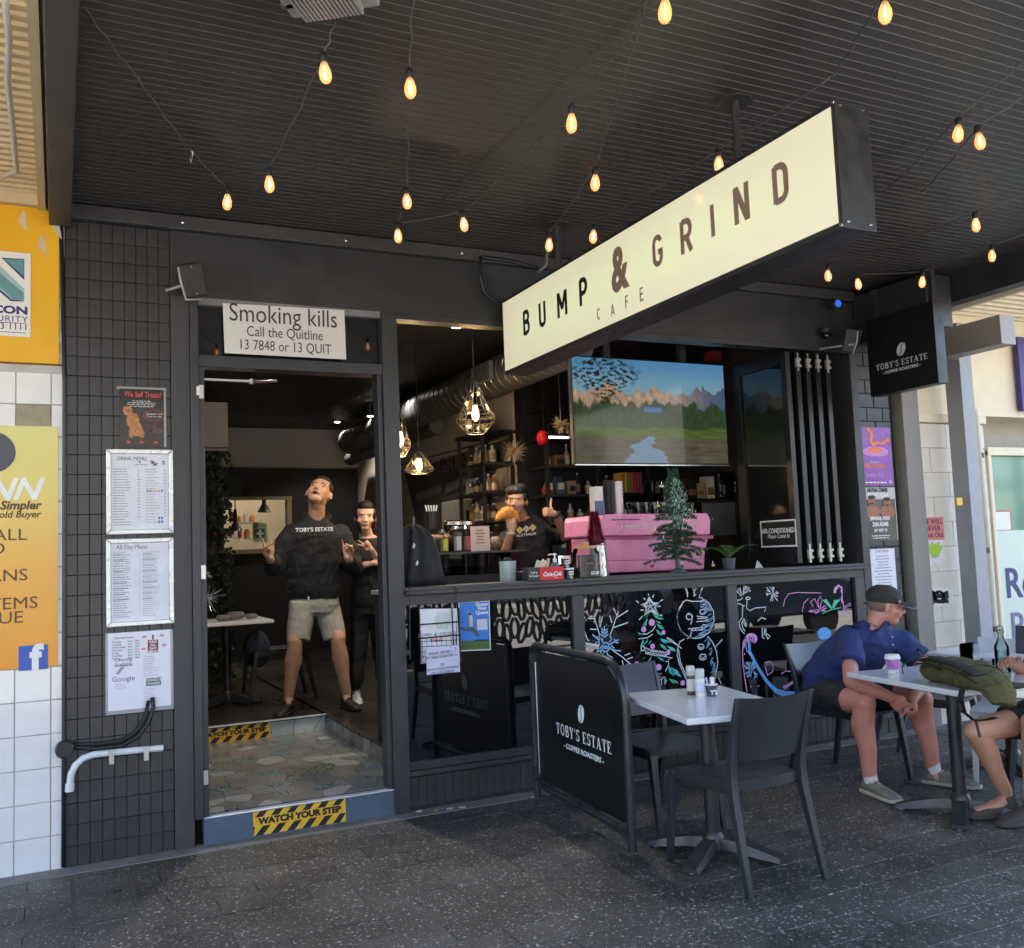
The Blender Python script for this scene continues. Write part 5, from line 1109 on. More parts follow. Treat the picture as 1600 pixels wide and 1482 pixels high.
BF = mat('blue_print', (.05, .12, .42), .5); RB = mat('bean_brown', (.09, .035, .03), .4)
o, x0, x1, z0, z1 = snapframe(166, 703, 270, 836, 'white framed DRINK MENU, upper of the two menu frames', 'drink_menu')
YP = F-.0105; W, H = x1-x0, z1-z0
text('DRINK MENU', .030, (x0+W*.36, YP, z1-.026), SP, o, W=.145)
text("TOBY'S ESTATE", .010, (x0+W*.52, YP, z1-.058), SP, o)
for i in range(9): MB().ball((x0+W*(.70+.24*rd.random()), YP, z1-.03-.03*rd.random()), (.007, .0012, .005), 8, Matrix.Rotation(rd.random()*3, 3, 'Y')).build('printed_bean', RB, o)
MB().ball((x0+W*.50, YP, z1-.044), (.007, .0012, .0045), 8).build('printed_bean', RB, o)
fine_print(x0+.012, x0+W*.42, z0+.02, z1-.075, 22, SP, o, YP, 11, th=.22); fine_print(x0+W*.6, x1-.025, z0+.03, z1-.075, 20, SPF, o, YP, 12, th=.25); fine_print(x0+W*.46, x0+W*.52, z0+.06, z1-.08, 16, SP, o, YP, 13, th=.25); fine_print(x1-.022, x1-.008, z0+.06, z1-.08, 15, SP, o, YP, 15, th=.25)
for i in range(6): MB().box(x0+W*(.62+i*.05), x0+W*(.62+i*.05)+.007, YP-.001, YP, z0+H*.49, z0+H*.525).build('printed_cup', [BF, RB, _M['lime_ink'], HAZ, PK, SP][i], o)
for i in range(4): MB().box(x0+W*(.82+.05*(i % 2)), x0+W*(.82+.05*(i % 2))+.009, YP-.001, YP, z0+H*(.08+.05*(i//2)), z0+H*(.08+.05*(i//2))+.014).build('blue_badge', BF, o)
o, x0, x1, z0, z1 = snapframe(166, 840, 271, 981, 'white framed All Day Menu, lower of the two menu frames', 'all_day_menu'); W, H = x1-x0, z1-z0
text('All Day Menu', .034, (x0+W*.36, YP, z1-.022), SP, o, W=.155)
for k, (xa, xb) in enumerate(((x0+.012, x0+W*.44), (x0+W*.54, x1-.02))): fine_print(xa, xb, z0+.02, z1-.045, 30, SP if k == 0 else SPF, o, YP, 21+k, th=.25); fine_print(xa, xb, z0+.10, z1-.045, 9, SP, o, YP-.0004, 31+k, th=.10, fill=.7)
MB().box(x0+W*.485, x0+W*.488, YP-.0008, YP, z0+.04, z1-.05).build('column_rule', SPF, o)
# lower laminated sheet
ls_, x0, x1, z0, z1 = papers('kids_menu_sheet', 169, 984, 266, 1112, PAPER, 'laminated sheet with opening hours and kids menu below the frames', 'paper'); W, H = x1-x0, z1-z0; YP = F-.0056
MB().box(x0-.012, x1+.014, F-.0045, F-.003, z0-.02, z1+.002).build('laminate', mat('clear_laminate', (.3, .3, .31), .15, var=.1), ls_)
text('Opening Hours', .016, (x0+W*.25, YP, z1-.026), SP, ls_)
for i, d in enumerate(('Monday', 'Tuesday', 'Wednesday', 'Thursday', 'Friday', 'Saturday', 'Sunday')):
    text(d, .014, (x0+W*.06, YP, z1-.046-i*.0145), SP, ls_, align='LEFT'); text('6am - 3pm', .014, (x0+W*.31, YP, z1-.046-i*.0145), SP, ls_, align='LEFT')
text('Catering\nAvailable', .024, (x0+W*.24, YP, z0+H*.62), SP, ls_); text('Google', .038, (x0+W*.24, YP, z0+H*.40), mat('google_grey_blue', (.12, .14, .3), .6), ls_)
MB().box(x0+W*.1, x0+W*.38, YP-.001, YP, z0+H*.565, z0+H*.572).build('tray_line', SP, ls_); MB().poly([(x0+W*.12, YP-.001, z0+H*.47), (x0+W*.16, YP-.001, z0+H*.46), (x0+W*.27, YP-.001, z0+H*.56), (x0+W*.2, YP-.001, z0+H*.56)]).build('hand_drawing', SPF, ls_)
MB().box(x0+W*.63, x0+W*.80, YP-.001, YP, z0+H*.71, z0+H*.88).box(x0+W*.70, x0+W*.73, YP-.001, YP, z0+H*.885, z0+H*.95).build('printed_board', mat('board_brown', (.22, .08, .06), .6), ls_, kind='stuff')
text('KIDS\nALL\nDAY\nMENU', .017, (x0+W*.715, YP-.0022, z0+H*.79), WHITE, ls_, bold=.0004)
for k in range(4): MB().ball((x0+W*(.58, .86, .56, .90)[k], YP, z0+H*(.93, .93, .77, .8)[k]), (.012, .0012, .009), 8).build('printed_food', PK, ls_)
MB().box(x0+W*.60, x0+W*.84, YP-.001, YP, z0+H*.28, z0+H*.38).build('green_banner', mat('banner_green', (.05, .13, .12), .6), ls_); text('DRINKS &\nSHAKES', .018, (x0+W*.72, YP-.0022, z0+H*.33), WHITE, ls_, bold=.0003)
fine_print(x0+W*.56, x0+W*.88, z0+H*.40, z0+H*.68, 9, SPF, ls_, YP, 41, th=.25); fine_print(x0+W*.56, x0+W*.88, z0+H*.04, z0+H*.26, 7, SPF, ls_, YP, 42, th=.25); fine_print(x0+W*.1, x0+W*.38, z0+H*.27, z0+H*.35, 3, SPF, ls_, YP, 43, th=.25)
# dog treat poster
dp_, x0, x1, z0, z1 = papers('dog_treat_poster', 187, 610, 255, 698, mat('poster_black', (.012, .012, .014), .2, var=.1), 'black poster with a curly brown dog and red headline We Sell Treats', 'poster'); W, H = x1-x0, z1-z0; YP = F-.0055
REDP = mat('coral_print', (.62, .07, .06), .5, var=0); DOG = mat('curly_dog_print', (.45, .19, .07), .6, var=.45, scale=60)
text('We Sell Treats!', .042, (x0+W*.52, YP, z1-.03), REDP, dp_, W=W*.84, shear=.2, bold=.0008); fine_print(x0+.02, x1-.02, z1-.10, z1-.06, 4, WHITE, dp_, YP, 51, align='C', th=.3)
for k, (u_, v_, ru, rv) in enumerate(((.18, .62, .11, .09), (.30, .45, .15, .15), (.38, .30, .14, .14), (.26, .24, .06, .10), (.50, .22, .06, .08))): MB().ball((x0+W*u_, YP-.0006*k, z0+H*v_), (W*ru, .0008, H*rv), 12).build('printed_dog', DOG, dp_)
for u_ in (.15, .22): MB().ball((x0+W*u_, YP-.004, z0+H*.635), (.004, .001, .004), 8).build('printed_eye', INK, dp_)
MB().ball((x0+W*.185, YP-.004, z0+H*.60), (.005, .001, .004), 8).build('printed_nose', INK, dp_)
mb = MB(); mb.ribbon([(x0+W*.78+.052*math.cos(t), YP, z0+H*.55+.028*math.sin(t)) for t in [i*math.pi/12 for i in range(25)]], .002, (0, -1, 0)); mb.build('speech_oval', REDP, dp_); text('Coffee for you\nTreat for me!', .014, (x0+W*.78, YP-.001, z0+H*.55), WHITE, dp_, shear=.2)
mb = MB()
for i in range(22): c = V((x0+W*(.62+.3*rd.random()), YP-.0006, z0+H*(.25+.13*rd.random()))); mb.ribbon([c, c+V((rd.uniform(-.02, .02), 0, rd.uniform(-.015, .015)))], .004, (0, -1, 0))
mb.build('printed_treats', mat('treat_print', (.3, .14, .08), .6), dp_, kind='stuff')
for u_ in (.2, .5, .82): MB().ball((x0+W*u_, YP, z0+H*.08), (.011, .0008, .009), 8).build('red_icon', REDP, dp_)
MB().box(x0-.012, x1+.016, F-.0042, F-.0028, z1-.006, z1+.012).build('tape', _M['clear_laminate'], dp_); MB().box(x1+.002, x1+.014, F-.0042, F-.003, z0, z1-.01).build('tape', _M['clear_laminate'], dp_)
tag(MB().box(aY(307, 618, F-.031).x, aY(312, 604, F-.031).x, F-.033, F-.0302, aY(309, 618, F-.03).z, aY(309, 604, F-.03).z).build('white_sticker', WHITE), 'tiny white sticker high on the door frame', 'sticker')
# papers on pillar at right
po, x0, x1, z0, z1 = papers('purple_show_poster', 1340, 669, 1390, 759, mat('purple_poster_print', (.20, .035, .36), .25, var=.2, scale=6), 'purple show poster with orange flower bowl, topmost on the brick pillar', 'poster', F-.004); W, H = x1-x0, z1-z0; YP = F-.0065
ORP = mat('orange_print', (.85, .18, .04), .5); MAG = mat('magenta_glow_print', (.55, .22, .62), .5)
MB().ball((x0+W*.55, YP, z0+H*.58), (W*.36, .0006, H*.09), 16).build('printed_glow', MAG, po); MB().ball((x0+W*.55, YP-.001, z0+H*.60), (W*.2, .0008, H*.055), 16).build('printed_bowl', ORP, po)
mb = MB(); mb.ribbon([(x0+W*(.35+.2*t+.06*math.sin(t*6)), YP-.0015, z1-H*(.02+.3*t)) for t in [i/10 for i in range(11)]], W*.08, (0, -1, 0)); mb.ribbon([(x0+W*(.5+.45*t), YP-.0018, z0+H*(.7+.08*t+.02*math.sin(t*9))) for t in [i/8 for i in range(9)]], W*.06, (0, -1, 0)); mb.build('printed_ribbons', ORP, po, kind='stuff')
mb = MB(); mb.ribbon([(x0+W*.15+.016*math.cos(t), YP, z0+H*.82+.02*math.sin(t)) for t in [i*math.pi/8 for i in range(17)]], .004, (0, -1, 0)); mb.build('round_emblem', PK, po)
text('SHEN YUN', .042, (x0+W*.5, YP, z0+H*.17), MAG, po, bold=.0005); text('the story of', .018, (x0+W*.5, YP, z0+H*.40), WHITE, po, shear=.3); text('REUNION', .05, (x0+W*.5, YP, z0+H*.33), ORP, po, bold=.001)
fine_print(x0+.01, x1-.01, z0+H*.03, z0+H*.07, 1, WHITE, po, YP, 61, align='C', th=.5); MB().box(x1-W*.14, x1-W*.05, YP-.0008, YP, z0+H*.03, z0+H*.09).build('small_badge', MAG, po)
po, x0, x1, z0, z1 = papers('boxing_poster', 1349, 762, 1397, 847, mat('poster_charcoal', (.05, .045, .045), .25, var=.2), 'boxing poster with two bare shouldered boxers, middle sheet on the brick pillar', 'poster', F-.004); W, H = x1-x0, z1-z0
MB().box(x0, x1, YP-.0004, YP+.0006, z0+H*.78, z1).build('pale_top', mat('poster_pale', (.5, .48, .46), .5), po)
text('NEUTRAL CORNER', .040, (x0+W*.5, YP-.0015, z1-H*.05), INK, po, xs=.62, bold=.0015); text('PROMOTIONS', .058, (x0+W*.5, YP-.0015, z1-H*.16), WHITE, po, xs=.6, bold=.002)
SKP = mat('printed_skin', (.34, .13, .07), .6, var=.3, scale=30)
for u_, s_ in ((.30, 1), (.74, .95)):
    MB().ball((x0+W*u_, YP-.003, z0+H*.55), (W*.23*s_, .0008, H*.12), 14).build('printed_shoulders', SKP, po); MB().ball((x0+W*u_, YP-.0036, z0+H*.76*s_), (W*.11, .0008, H*.095), 14).build('printed_head', SKP, po); MB().ball((x0+W*u_, YP-.0042, z0+H*(.76*s_+.06)), (W*.10, .0008, H*.04), 12).build('printed_hair', INK, po)
    MB().ball((x0+W*u_, YP-.0042, z0+H*(.76*s_-.055)), (W*.06, .0008, H*.02), 10).build('printed_beard', INK, po)
text('EMMANUEL SHEHU', .040, (x0+W*.5, YP-.005, z0+H*.42), WHITE, po, xs=.62, bold=.0015); text('ZAIN ADANS', .046, (x0+W*.5, YP-.005, z0+H*.31), WHITE, po, xs=.62, bold=.0018); text('vs', .02, (x0+W*.5, YP-.005, z0+H*.365), ORP, po); text('SAT NOV 15', .032, (x0+W*.5, YP-.004, z0+H*.20), WHITE, po, xs=.8, bold=.001); fine_print(x0+.02, x1-.02, z0+H*.04, z0+H*.12, 2, WHITE, po, YP, 63, align='C', th=.4)
for e in ((x0, x0+.004), (x1-.004, x1)): MB().box(*e, YP-.001, YP, z0, z1).build('paper_edge', WHITE, po)
po, x0, x1, z0, z1 = papers('printed_notice', 1362, 857, 1397, 925, PAPER, 'white typed notice, lowest sheet on the brick pillar behind the cap', 'notice', F-.004); W, H = x1-x0, z1-z0
text('LOST DOG', .028, (x0+W*.5, YP, z1-.02), SP, po); fine_print(x0+.02, x1-.02, z0+.03, z1-.045, 11, SP, po, YP, 65, align='C', th=.25)

# rack with menu, order note and blue leaflet under the sill
yr = F-.07; rk = empty('menu_rack', aY(690, 990, yr), 'black wire rack holding a menu sheet under the sill', 'rack')
for px in (641, 713): MB().tube([aY(px, 1035 if px > 700 else 1030, yr), aY(px-1 if px < 700 else px, 919, F-.065), aY(px, 917, F-.03)], .0035, 6).build('hook_wire', RUB, rk)
mp = MB().poly([aY(x, y, yr) for x, y in ((655, 952), (714, 951), (719, 1035), (657, 1037))], (0, .002, 0)).build('menu_page', PAPER, rk)
mb = MB()
for i in range(7): mb.ribbon([aY(700-14+i*4, 956, yr-.001), aY(690-10+i*3.5, 968, yr-.001), aY(694-10+i*2.5, 984, yr-.001)], .006, (0, -1, 0))
mb.build('palm_print', mat('pale_green_ink', (.35, .5, .4), .7), mp, kind='stuff')
text('BUMP & GRIND', .028, aY(683, 991.5, yr-.002), SP, mp, sp=1.3); text('MENU', .03, aY(683, 1001, yr-.002), REDP, mp)
for i, yy in enumerate((973.5, 995)): MB().tube([aY(654, yy+3, yr-.012), aY(720, yy-3+(0 if i else 1), yr-.012)], .0042, 6).build('rack_bar', RUB, rk)
for px in (706, 655, 717): MB().tube([aY(px, 950, yr-.012), aY(px+3, 1014 if px == 706 else 1036, yr-.012)], .004, 6).build('rack_bar', RUB, rk)
gm = MB()
for i in range(8): gm.tube([aY(659+i*7.6, 996, yr-.010), aY(661+i*7.6, 1030, yr-.010)], .0014, 4)
for i in range(5): gm.tube([aY(655, 1003+i*8, yr-.009), aY(719, 1000+i*8, yr-.009)], .0014, 4)
gm.build('wire_grid', RUB, rk, kind='stuff')
on = empty('order_note', aY(692, 1032, yr-.02), 'pale note PLEASE ORDER AT THE COUNTER pinned low on the rack', 'note')
MB().poly([aY(x, y, yr-.022) for x, y in ((666, 1012), (717, 1008), (719, 1050), (667, 1055))], (0, .0015, 0)).build('paper', mat('lilac_paper', (.55, .56, .72), .6), on)
for i, s in enumerate(('PLEASE ORDER', 'AT THE COUNTER', '', 'OR', 'USE QR CODES AVAILABLE', 'ON THE TABLES')):
    if s: text(s, .023 if i != 4 else .019, aY(691 if i > 2 else 687, 1020.5+i*6.1, yr-.0235), SP, on, right=(1, 0, .04), xs=.9)
for i in range(8): MB().ball(aY(704+rd.random()*11, 1009+rd.random()*20, yr-.0235), (.007, .0006, .007), 6).build('pink_dot', mat('pink_dot_ink', (.6, .25, .45), .7), on)
bl = empty('blue_leaflet', aY(741, 980, F-.02), 'blue leaflet with a leaping man and grass on the lower window', 'leaflet')
YL = F-.004
Lf = lambda pts, m, nm, l: MB().poly([aY(x, y, YL-l) for x, y in pts], (0, .0005, 0)).build(nm, m, bl)
Lf(((716, 940), (765, 938.5), (767, 1016), (719, 1018)), mat('white_card', (.62, .62, .64), .5), 'card', 0); Lf(((717.5, 942), (763.5, 940.5), (765, 1001), (720, 1002)), mat('sky_blue_print', (.02, .17, .55), .45, var=.15), 'blue_area', .001); Lf(((720, 1001), (765, 999.5), (765.5, 1014.5), (720.5, 1016)), mat('grass_print', (.07, .12, .03), .8, var=.5, scale=80), 'grass_area', .001)
text('Queue\nWait\nQueue', .03, aY(753, 951, YL-.002), WHITE, bl, lsp=.85, bold=.0005)
Lf(((733, 962), (738, 962), (739, 980), (734, 981)), mat('cream_print', (.5, .45, .35), .6), 'printed_shirt', .0018); Lf(((734, 980), (739, 979), (750, 992), (746, 995), (736, 986), (728, 987), (719, 983), (720, 980), (729, 983)), mat('grey_print', (.07, .07, .09), .6), 'printed_trousers', .0019)
MB().ball(aY(733.5, 960, YL-.002), (.008, .0006, .01), 8).build('printed_hair', INK, bl); Lf(((731, 961), (732.5, 961), (731.5, 954), (730.5, 954)), mat('arm_print', (.4, .25, .2), .6), 'printed_arm', .0018)
Lf(((745, 968), (761, 967), (762, 984), (746, 985)), mat('pale_square_print', (.5, .52, .6), .6), 'pale_square', .0016)

# ================================================================ DRAWINGS IN CHALK PEN ON THE LOWER PANES
CH = {k: mat('chalk_'+k, c, .7, var=.1, scale=40) for k, c in {'white': (.62, .66, .70), 'blue': (.30, .55, .80), 'teal': (.05, .50, .48), 'green': (.07, .50, .30), 'pink': (.70, .28, .62), 'skyblue': (.10, .36, .72)}.items()}
YC = F+.010; NC = (0, -1, 0)
def zA(x, y): return (900+x/6.667, 910+y/6.667)
def zB(x, y): return (1130+x/7.057, 900+y/7.057)
def draw(name, strokes, col, pane, zf, wd=1.0, lift=.0012, jit=0):
    mb = MB()
    for st_ in strokes:
        pts = [aY(*zf(x+rd.uniform(-jit, jit), y+rd.uniform(-jit, jit)), YC) for x, y in st_]; mb.ribbon(pts, .0072*wd, NC, lift)
    return mb.build(name, CH[col], pane, kind='stuff')
def fill(name, polys, col, pane, zf, lift=.001):
    mb = MB()
    for p_ in polys: mb.poly([aY(*zf(x, y), YC-lift) for x, y in p_])
    return mb.build(name, CH[col], pane, kind='stuff')
circ = lambda cx, cy, rx, ry, a0=0, a1=360, n=24: [(cx+rx*math.cos(R(a0+(a1-a0)*i/n)), cy+ry*math.sin(R(a0+(a1-a0)*i/n))) for i in range(n+1)]
P2, P3 = PANES[1], PANES[2]
draw('snowflake_drawing', [[(245, 550), (190, 370), (225, 280)], [(190, 380), (120, 378)], [(350, 570), (425, 350), (390, 268)], [(425, 370), (440, 300)], [(425, 370), (540, 295)], [(275, 355), (248, 470)], [(352, 350), (372, 425)], [(540, 420), (392, 472)], [(145, 488), (212, 493)],
  [(235, 655), (80, 630)], [(235, 668), (85, 645)], [(380, 710), (470, 770), (585, 868)], [(480, 815), (495, 870)], [(530, 850), (545, 875)], [(505, 765), (565, 740)], [(535, 802), (590, 780)], [(78, 715), (135, 675)], [(88, 512), (120, 600), (135, 610)]], 'white', P2, zA)
draw('snowflake_drawing', [[(240, 660), (240, 560), (215, 575)], [(295, 460), (295, 580)], [(260, 480), (295, 515), (330, 485)], [(262, 510), (295, 545), (330, 510)], [(255, 540), (295, 575), (335, 540)], [(355, 550), (370, 600), (345, 620)], [(340, 650), (440, 600)], [(400, 590), (405, 625), (440, 632)], [(345, 680), (375, 700), (420, 712), (465, 715)], [(320, 720), (345, 810)], [(300, 790), (345, 765), (385, 790)], [(280, 700), (180, 750)], [(195, 680), (230, 690), (210, 745)], [(260, 720), (245, 790)], [(290, 730), (260, 790)], circ(310, 660, 32, 30), circ(308, 695, 30, 28), [(170, 545), (245, 610), (200, 635)], [(345, 700), (370, 690), (360, 650), (400, 690)], [(245, 700), (290, 640), (255, 580), (280, 600)]], 'blue', P2, zA, 1.1)
st_o = [(760, 155), (800, 215), (865, 215), (825, 265), (858, 335), (785, 300), (710, 345), (730, 265), (675, 235), (735, 215), (760, 155)]
draw('tree_star_drawing', [st_o, [(a*.78+770*.22, b*.78+250*.22) for a, b in st_o], [(770, 250), (760, 190)], [(770, 250), (830, 228)], [(770, 250), (735, 320)], [(770, 250), (825, 310)], [(770, 250), (700, 238)], [(750, 120), (757, 140)], [(812, 130), (795, 160)], [(905, 182), (875, 200)], [(625, 195), (655, 215)], [(672, 290), (702, 290)], [(870, 342), (900, 350)], [(690, 355), (655, 395)], [(705, 165), (720, 182)], [(850, 255), (880, 250)]], 'white', P2, zA)
leafs = lambda L_: [[(x, y), (x+dx*.5+dy*.25, y+dy*.5-abs(dx)*.08), (x+dx, y+dy), (x+dx*.45-dy*.15, y+dy*.65)] for x, y, dx, dy in L_]
fill('tree_boughs_drawing', leafs([(775, 300, -90, 60), (760, 330, -75, 70), (750, 370, -65, 90), (735, 400, -40, 90), (775, 300, 100, 55), (800, 335, 90, 60), (830, 360, 95, 30), (830, 400, 60, 35), (835, 430, 85, 60), (850, 460, 65, 35), (720, 430, -20, 40), (830, 490, 70, 70), (845, 520, 90, 30), (640, 515, 45, 40), (700, 530, -50, 25)]), 'green', P2, zA)
fill('tree_boughs_drawing', leafs([(700, 590, -20, 75), (750, 590, -60, 80), (790, 600, -50, 60), (870, 585, 120, 50), (880, 600, 70, 40), (690, 730, -85, 65), (730, 770, -70, 60), (790, 770, -60, 75), (860, 780, 60, 45), (920, 790, -60, 35), (950, 870, 150, 120), (960, 870, 60, 110), (900, 650, 40, 60), (940, 660, 110, 60)]), 'teal', P2, zA)
fill('tree_boughs_drawing', leafs([(690, 620, -20, 60), (870, 640, 70, 60), (940, 700, 100, 20), (940, 1000, -10, 60), (970, 1000, 60, 60), (1010, 1010, 60, 50), (840, 780, 40, 20), (680, 700, -20, 40)]), 'green', P2, zA, .0014)
draw('garland_drawing', [[(830, 450), (800, 500), (740, 540), (690, 540)], [(800, 540), (740, 580), (650, 590)], circ(695, 690, 18, 24), [(720, 680), (800, 720), (900, 730), (940, 760)], [(720, 740), (800, 760), (900, 770), (1005, 790), (960, 805)]]+[circ(735+i*28, 712+i*5, 16, 20, 0, 300, 10) for i in range(8)]+[[(945, 575), (990, 600), (1100, 690)], [(950, 590), (1090, 680)], [(930, 830), (960, 820), (965, 860), (930, 930)], [(845, 960), (890, 950), (850, 990), (920, 985), (860, 1030)], [(890, 1070), (890, 1010), (925, 990), (925, 1070)]], 'white', P2, zA, .8)
for cx, cy, r_ in ((790, 420, 32), (705, 492, 26), (913, 522, 20), (798, 668, 25), (960, 732, 22), (632, 852, 24), (862, 885, 29), (1112, 1050, 25)): fill('bauble_drawing', [circ(cx, cy, r_, r_*1.15, 0, 345, 16)], 'pink', P2, zA, .0018)
sm = [circ(1245, 370, 192, 215, 30, 235), circ(1245, 370, 192, 215, 300, 395), circ(1240, 375, 186, 205, 100, 225), [(1130, 65), (1150, 90), (1160, 160)], [(1145, 60), (1165, 120)], [(1325, 45), (1300, 100), (1280, 160)], [(1310, 60), (1290, 140)], [(1240, 55), (1225, 150)], [(1215, 60), (1240, 140)], [(1230, 75), (1255, 60), (1225, 110), (1250, 130)], [(1105, 205), (1150, 185), (1210, 200), (1290, 200), (1355, 185)], [(1350, 200), (1300, 160), (1280, 160)],
  circ(1180, 360, 32, 30), [(1160, 330), (1180, 320), (1190, 345)], [(1200, 330), (1210, 400), (1190, 440)], circ(1318, 308, 28, 26), [(1255, 355), (1370, 370)], [(1262, 380), (1350, 372)], [(1250, 410), (1340, 405), (1370, 385)], [(1165, 490), (1185, 480), (1200, 500), (1195, 560), (1155, 590)], circ(1225, 490, 18, 14), circ(1260, 490, 18, 14), circ(1295, 485, 18, 14), circ(1330, 460, 18, 16), [(1205, 520), (1175, 585)],
  [(1130, 590), (1080, 620), (1065, 680), (1055, 760), (1075, 850), (1110, 930), (1140, 1000), (1165, 1030)], [(1065, 700), (1085, 830), (1150, 980)], [(1370, 565), (1420, 620), (1460, 720), (1475, 830), (1460, 930), (1440, 965)], [(1445, 680), (1525, 590)], [(1450, 680), (1520, 605)], circ(1300, 672, 32, 28), circ(1320, 780, 35, 30), [(1270, 650), (1300, 690), (1320, 670)], [(1290, 760), (1320, 800), (1355, 750)], [(1480, 990), (1510, 1060)]]
draw('snowman_drawing', sm, 'white', P2, zA, .9, jit=3)
hat = []
for i in range(60):
    a0 = rd.uniform(-60, 75); r0 = rd.uniform(.75, 1.0); p0 = (1245+192*r0*math.cos(R(a0)), 370+215*r0*math.sin(R(a0))); hat.append([p0, (p0[0]-rd.uniform(20, 60), p0[1]+rd.uniform(10, 30))])
for i in range(40):
    t = rd.random(); p0 = (1370+100*t**.6+rd.uniform(-25, 0), 580+380*t); hat.append([p0, (p0[0]-rd.uniform(5, 35), p0[1]+rd.uniform(15, 50))])
draw('snowman_shading', hat, 'blue', P2, zA, .55)
draw('reindeer_drawing', [[(145, 270), (190, 265), (215, 240)], circ(147, 275, 14, 16), [(155, 310), (190, 310), (215, 330), (235, 330)], [(215, 330), (210, 460)], circ(272, 248, 24, 14), [(262, 270), (255, 360), (290, 385), (350, 355), (410, 350), (470, 345), (455, 400)], [(210, 460), (175, 510), (185, 580), (215, 620), (235, 640)], [(230, 470), (205, 520), (215, 580), (240, 610)], [(225, 470), (245, 520), (260, 550)], [(215, 490), (235, 540), (255, 560)], [(200, 230), (150, 160)], [(200, 220), (185, 130)], [(215, 215), (230, 110)], [(215, 210), (290, 130), (300, 160), (240, 190)], [(170, 190), (140, 170)], [(190, 170), (160, 140)], [(230, 160), (270, 120)], [(225, 180), (300, 170)], [(240, 140), (250, 110)], [(430, 570), (430, 680), (455, 690)], [(470, 580), (470, 650), (490, 700)], [(455, 580), (450, 660)], [(480, 640), (515, 665), (490, 700)], [(380, 500), (420, 460), (470, 480)]], 'white', P3, zB, .9)
draw('small_snowflake_drawing', [[(540, 120), (545, 280)], [(475, 125), (600, 275)], [(475, 205), (610, 185)], [(520, 280), (560, 130)], [(480, 160), (600, 230)], [(510, 120), (530, 150), (560, 125)], [(470, 190), (500, 200), (480, 220)], [(590, 170), (570, 190), (605, 200)]], 'white', P3, zB, .9)
draw('sleigh_drawing', [circ(308, 695, 62, 55, 60, -220), circ(310, 692, 38, 34, 90, -250), circ(312, 690, 18, 16), [(250, 680), (220, 730), (212, 850), (220, 1000), (240, 1150), (262, 1280)], [(240, 700), (225, 800)]], 'pink', P3, zB, 1.2)
draw('sleigh_drawing', [circ(310, 694, 50, 44, 40, -230), [(262, 710), (245, 760), (260, 830), (300, 870)]], 'white', P3, zB, .7)
fill('sleigh_runner_drawing', [[(270, 720), (300, 740), (305, 830), (280, 850)], [(280, 850), (305, 830), (400, 1010), (370, 1020)], [(370, 1020), (400, 1010), (500, 1160), (470, 1180)], [(470, 1180), (500, 1160), (600, 1250), (570, 1290)], [(570, 1290), (600, 1250), (700, 1275), (680, 1345)], [(680, 1345), (700, 1275), (860, 1270), (870, 1320)]], 'skyblue', P3, zB)
draw('blue_snowflake_drawing', [[(255, 950), (370, 1120)], [(330, 945), (270, 1120)], [(235, 1000), (380, 1090)], [(240, 1085), (370, 1000)], [(265, 950), (285, 985), (300, 950)], [(230, 990), (265, 1010), (245, 1030)], [(260, 1110), (285, 1080), (300, 1120)], [(340, 1140), (350, 1090), (380, 1085)], [(345, 960), (330, 1000), (360, 1010)], [(310, 1050), (300, 1120)]], 'blue', P3, zB, 1.1)
draw('gift_drawing', [[(660, 340), (680, 260), (720, 200), (800, 185), (1080, 190)], [(870, 400), (890, 300), (940, 250)]], 'pink', P3, zB, .8)
draw('gift_bow_drawing', [[(960, 290), (1005, 250), (1060, 370), (950, 385), (990, 330), (960, 290)], [(1060, 370), (1040, 280), (1070, 225), (1090, 270), (1060, 370)], [(1060, 370), (1120, 330), (1140, 350), (1010, 420), (1060, 370)], [(940, 390), (990, 400), (1130, 380)], [(640, 1080), (690, 1050), (830, 1060)], [(460, 960), (520, 945), (550, 990), (540, 1060), (490, 1100), (460, 1000)]], 'pink', P3, zB, 1)
draw('gift_bow_drawing', [[(660, 1230), (760, 1170), (830, 1110)], [(670, 1245), (790, 1170), (840, 1130)]], 'pink', P3, zB, 1.3)
fill('green_bow_drawing', [[(1100, 270), (1140, 255), (1200, 355), (1180, 360)], [(1200, 350), (1220, 270), (1285, 260), (1225, 355)]], 'green', P3, zB); draw('green_bow_drawing', [[(1090, 415), (1190, 375), (1300, 350)], [(1100, 270), (1190, 365), (1290, 260)]], 'green', P3, zB, .9)
draw('candy_cane_drawing', [[(1225, 190), (1230, 140), (1270, 110), (1305, 130), (1305, 250), (1320, 330), (1330, 400)]], 'pink', P3, zB, 2.6); draw('candy_cane_drawing', [[(1235, 190), (1240, 150), (1262, 135)], [(1300, 180), (1300, 230)], [(1310, 300), (1320, 370)]], 'white', P3, zB, 1.4)
draw('candy_bow_drawing', [[(1330, 350), (1400, 300), (1410, 320), (1340, 360), (1415, 360), (1340, 370), (1390, 415), (1330, 380)]], 'pink', P3, zB, .8)
fill('blue_parcel_drawing', [circ(1115, 640, 75, 72, 0, 345, 18)], 'skyblue', P3, zB)
draw('snow_dots', [[(x, y), (x+8, y+3)] for x, y in [(110, 405), (135, 665), (125, 765), (300, 1218), (385, 1215), (800, 1363), (70, 890), (115, 885), (350, 1310), (230, 860), (110, 555)]], 'white', P3, zB, 1.4)

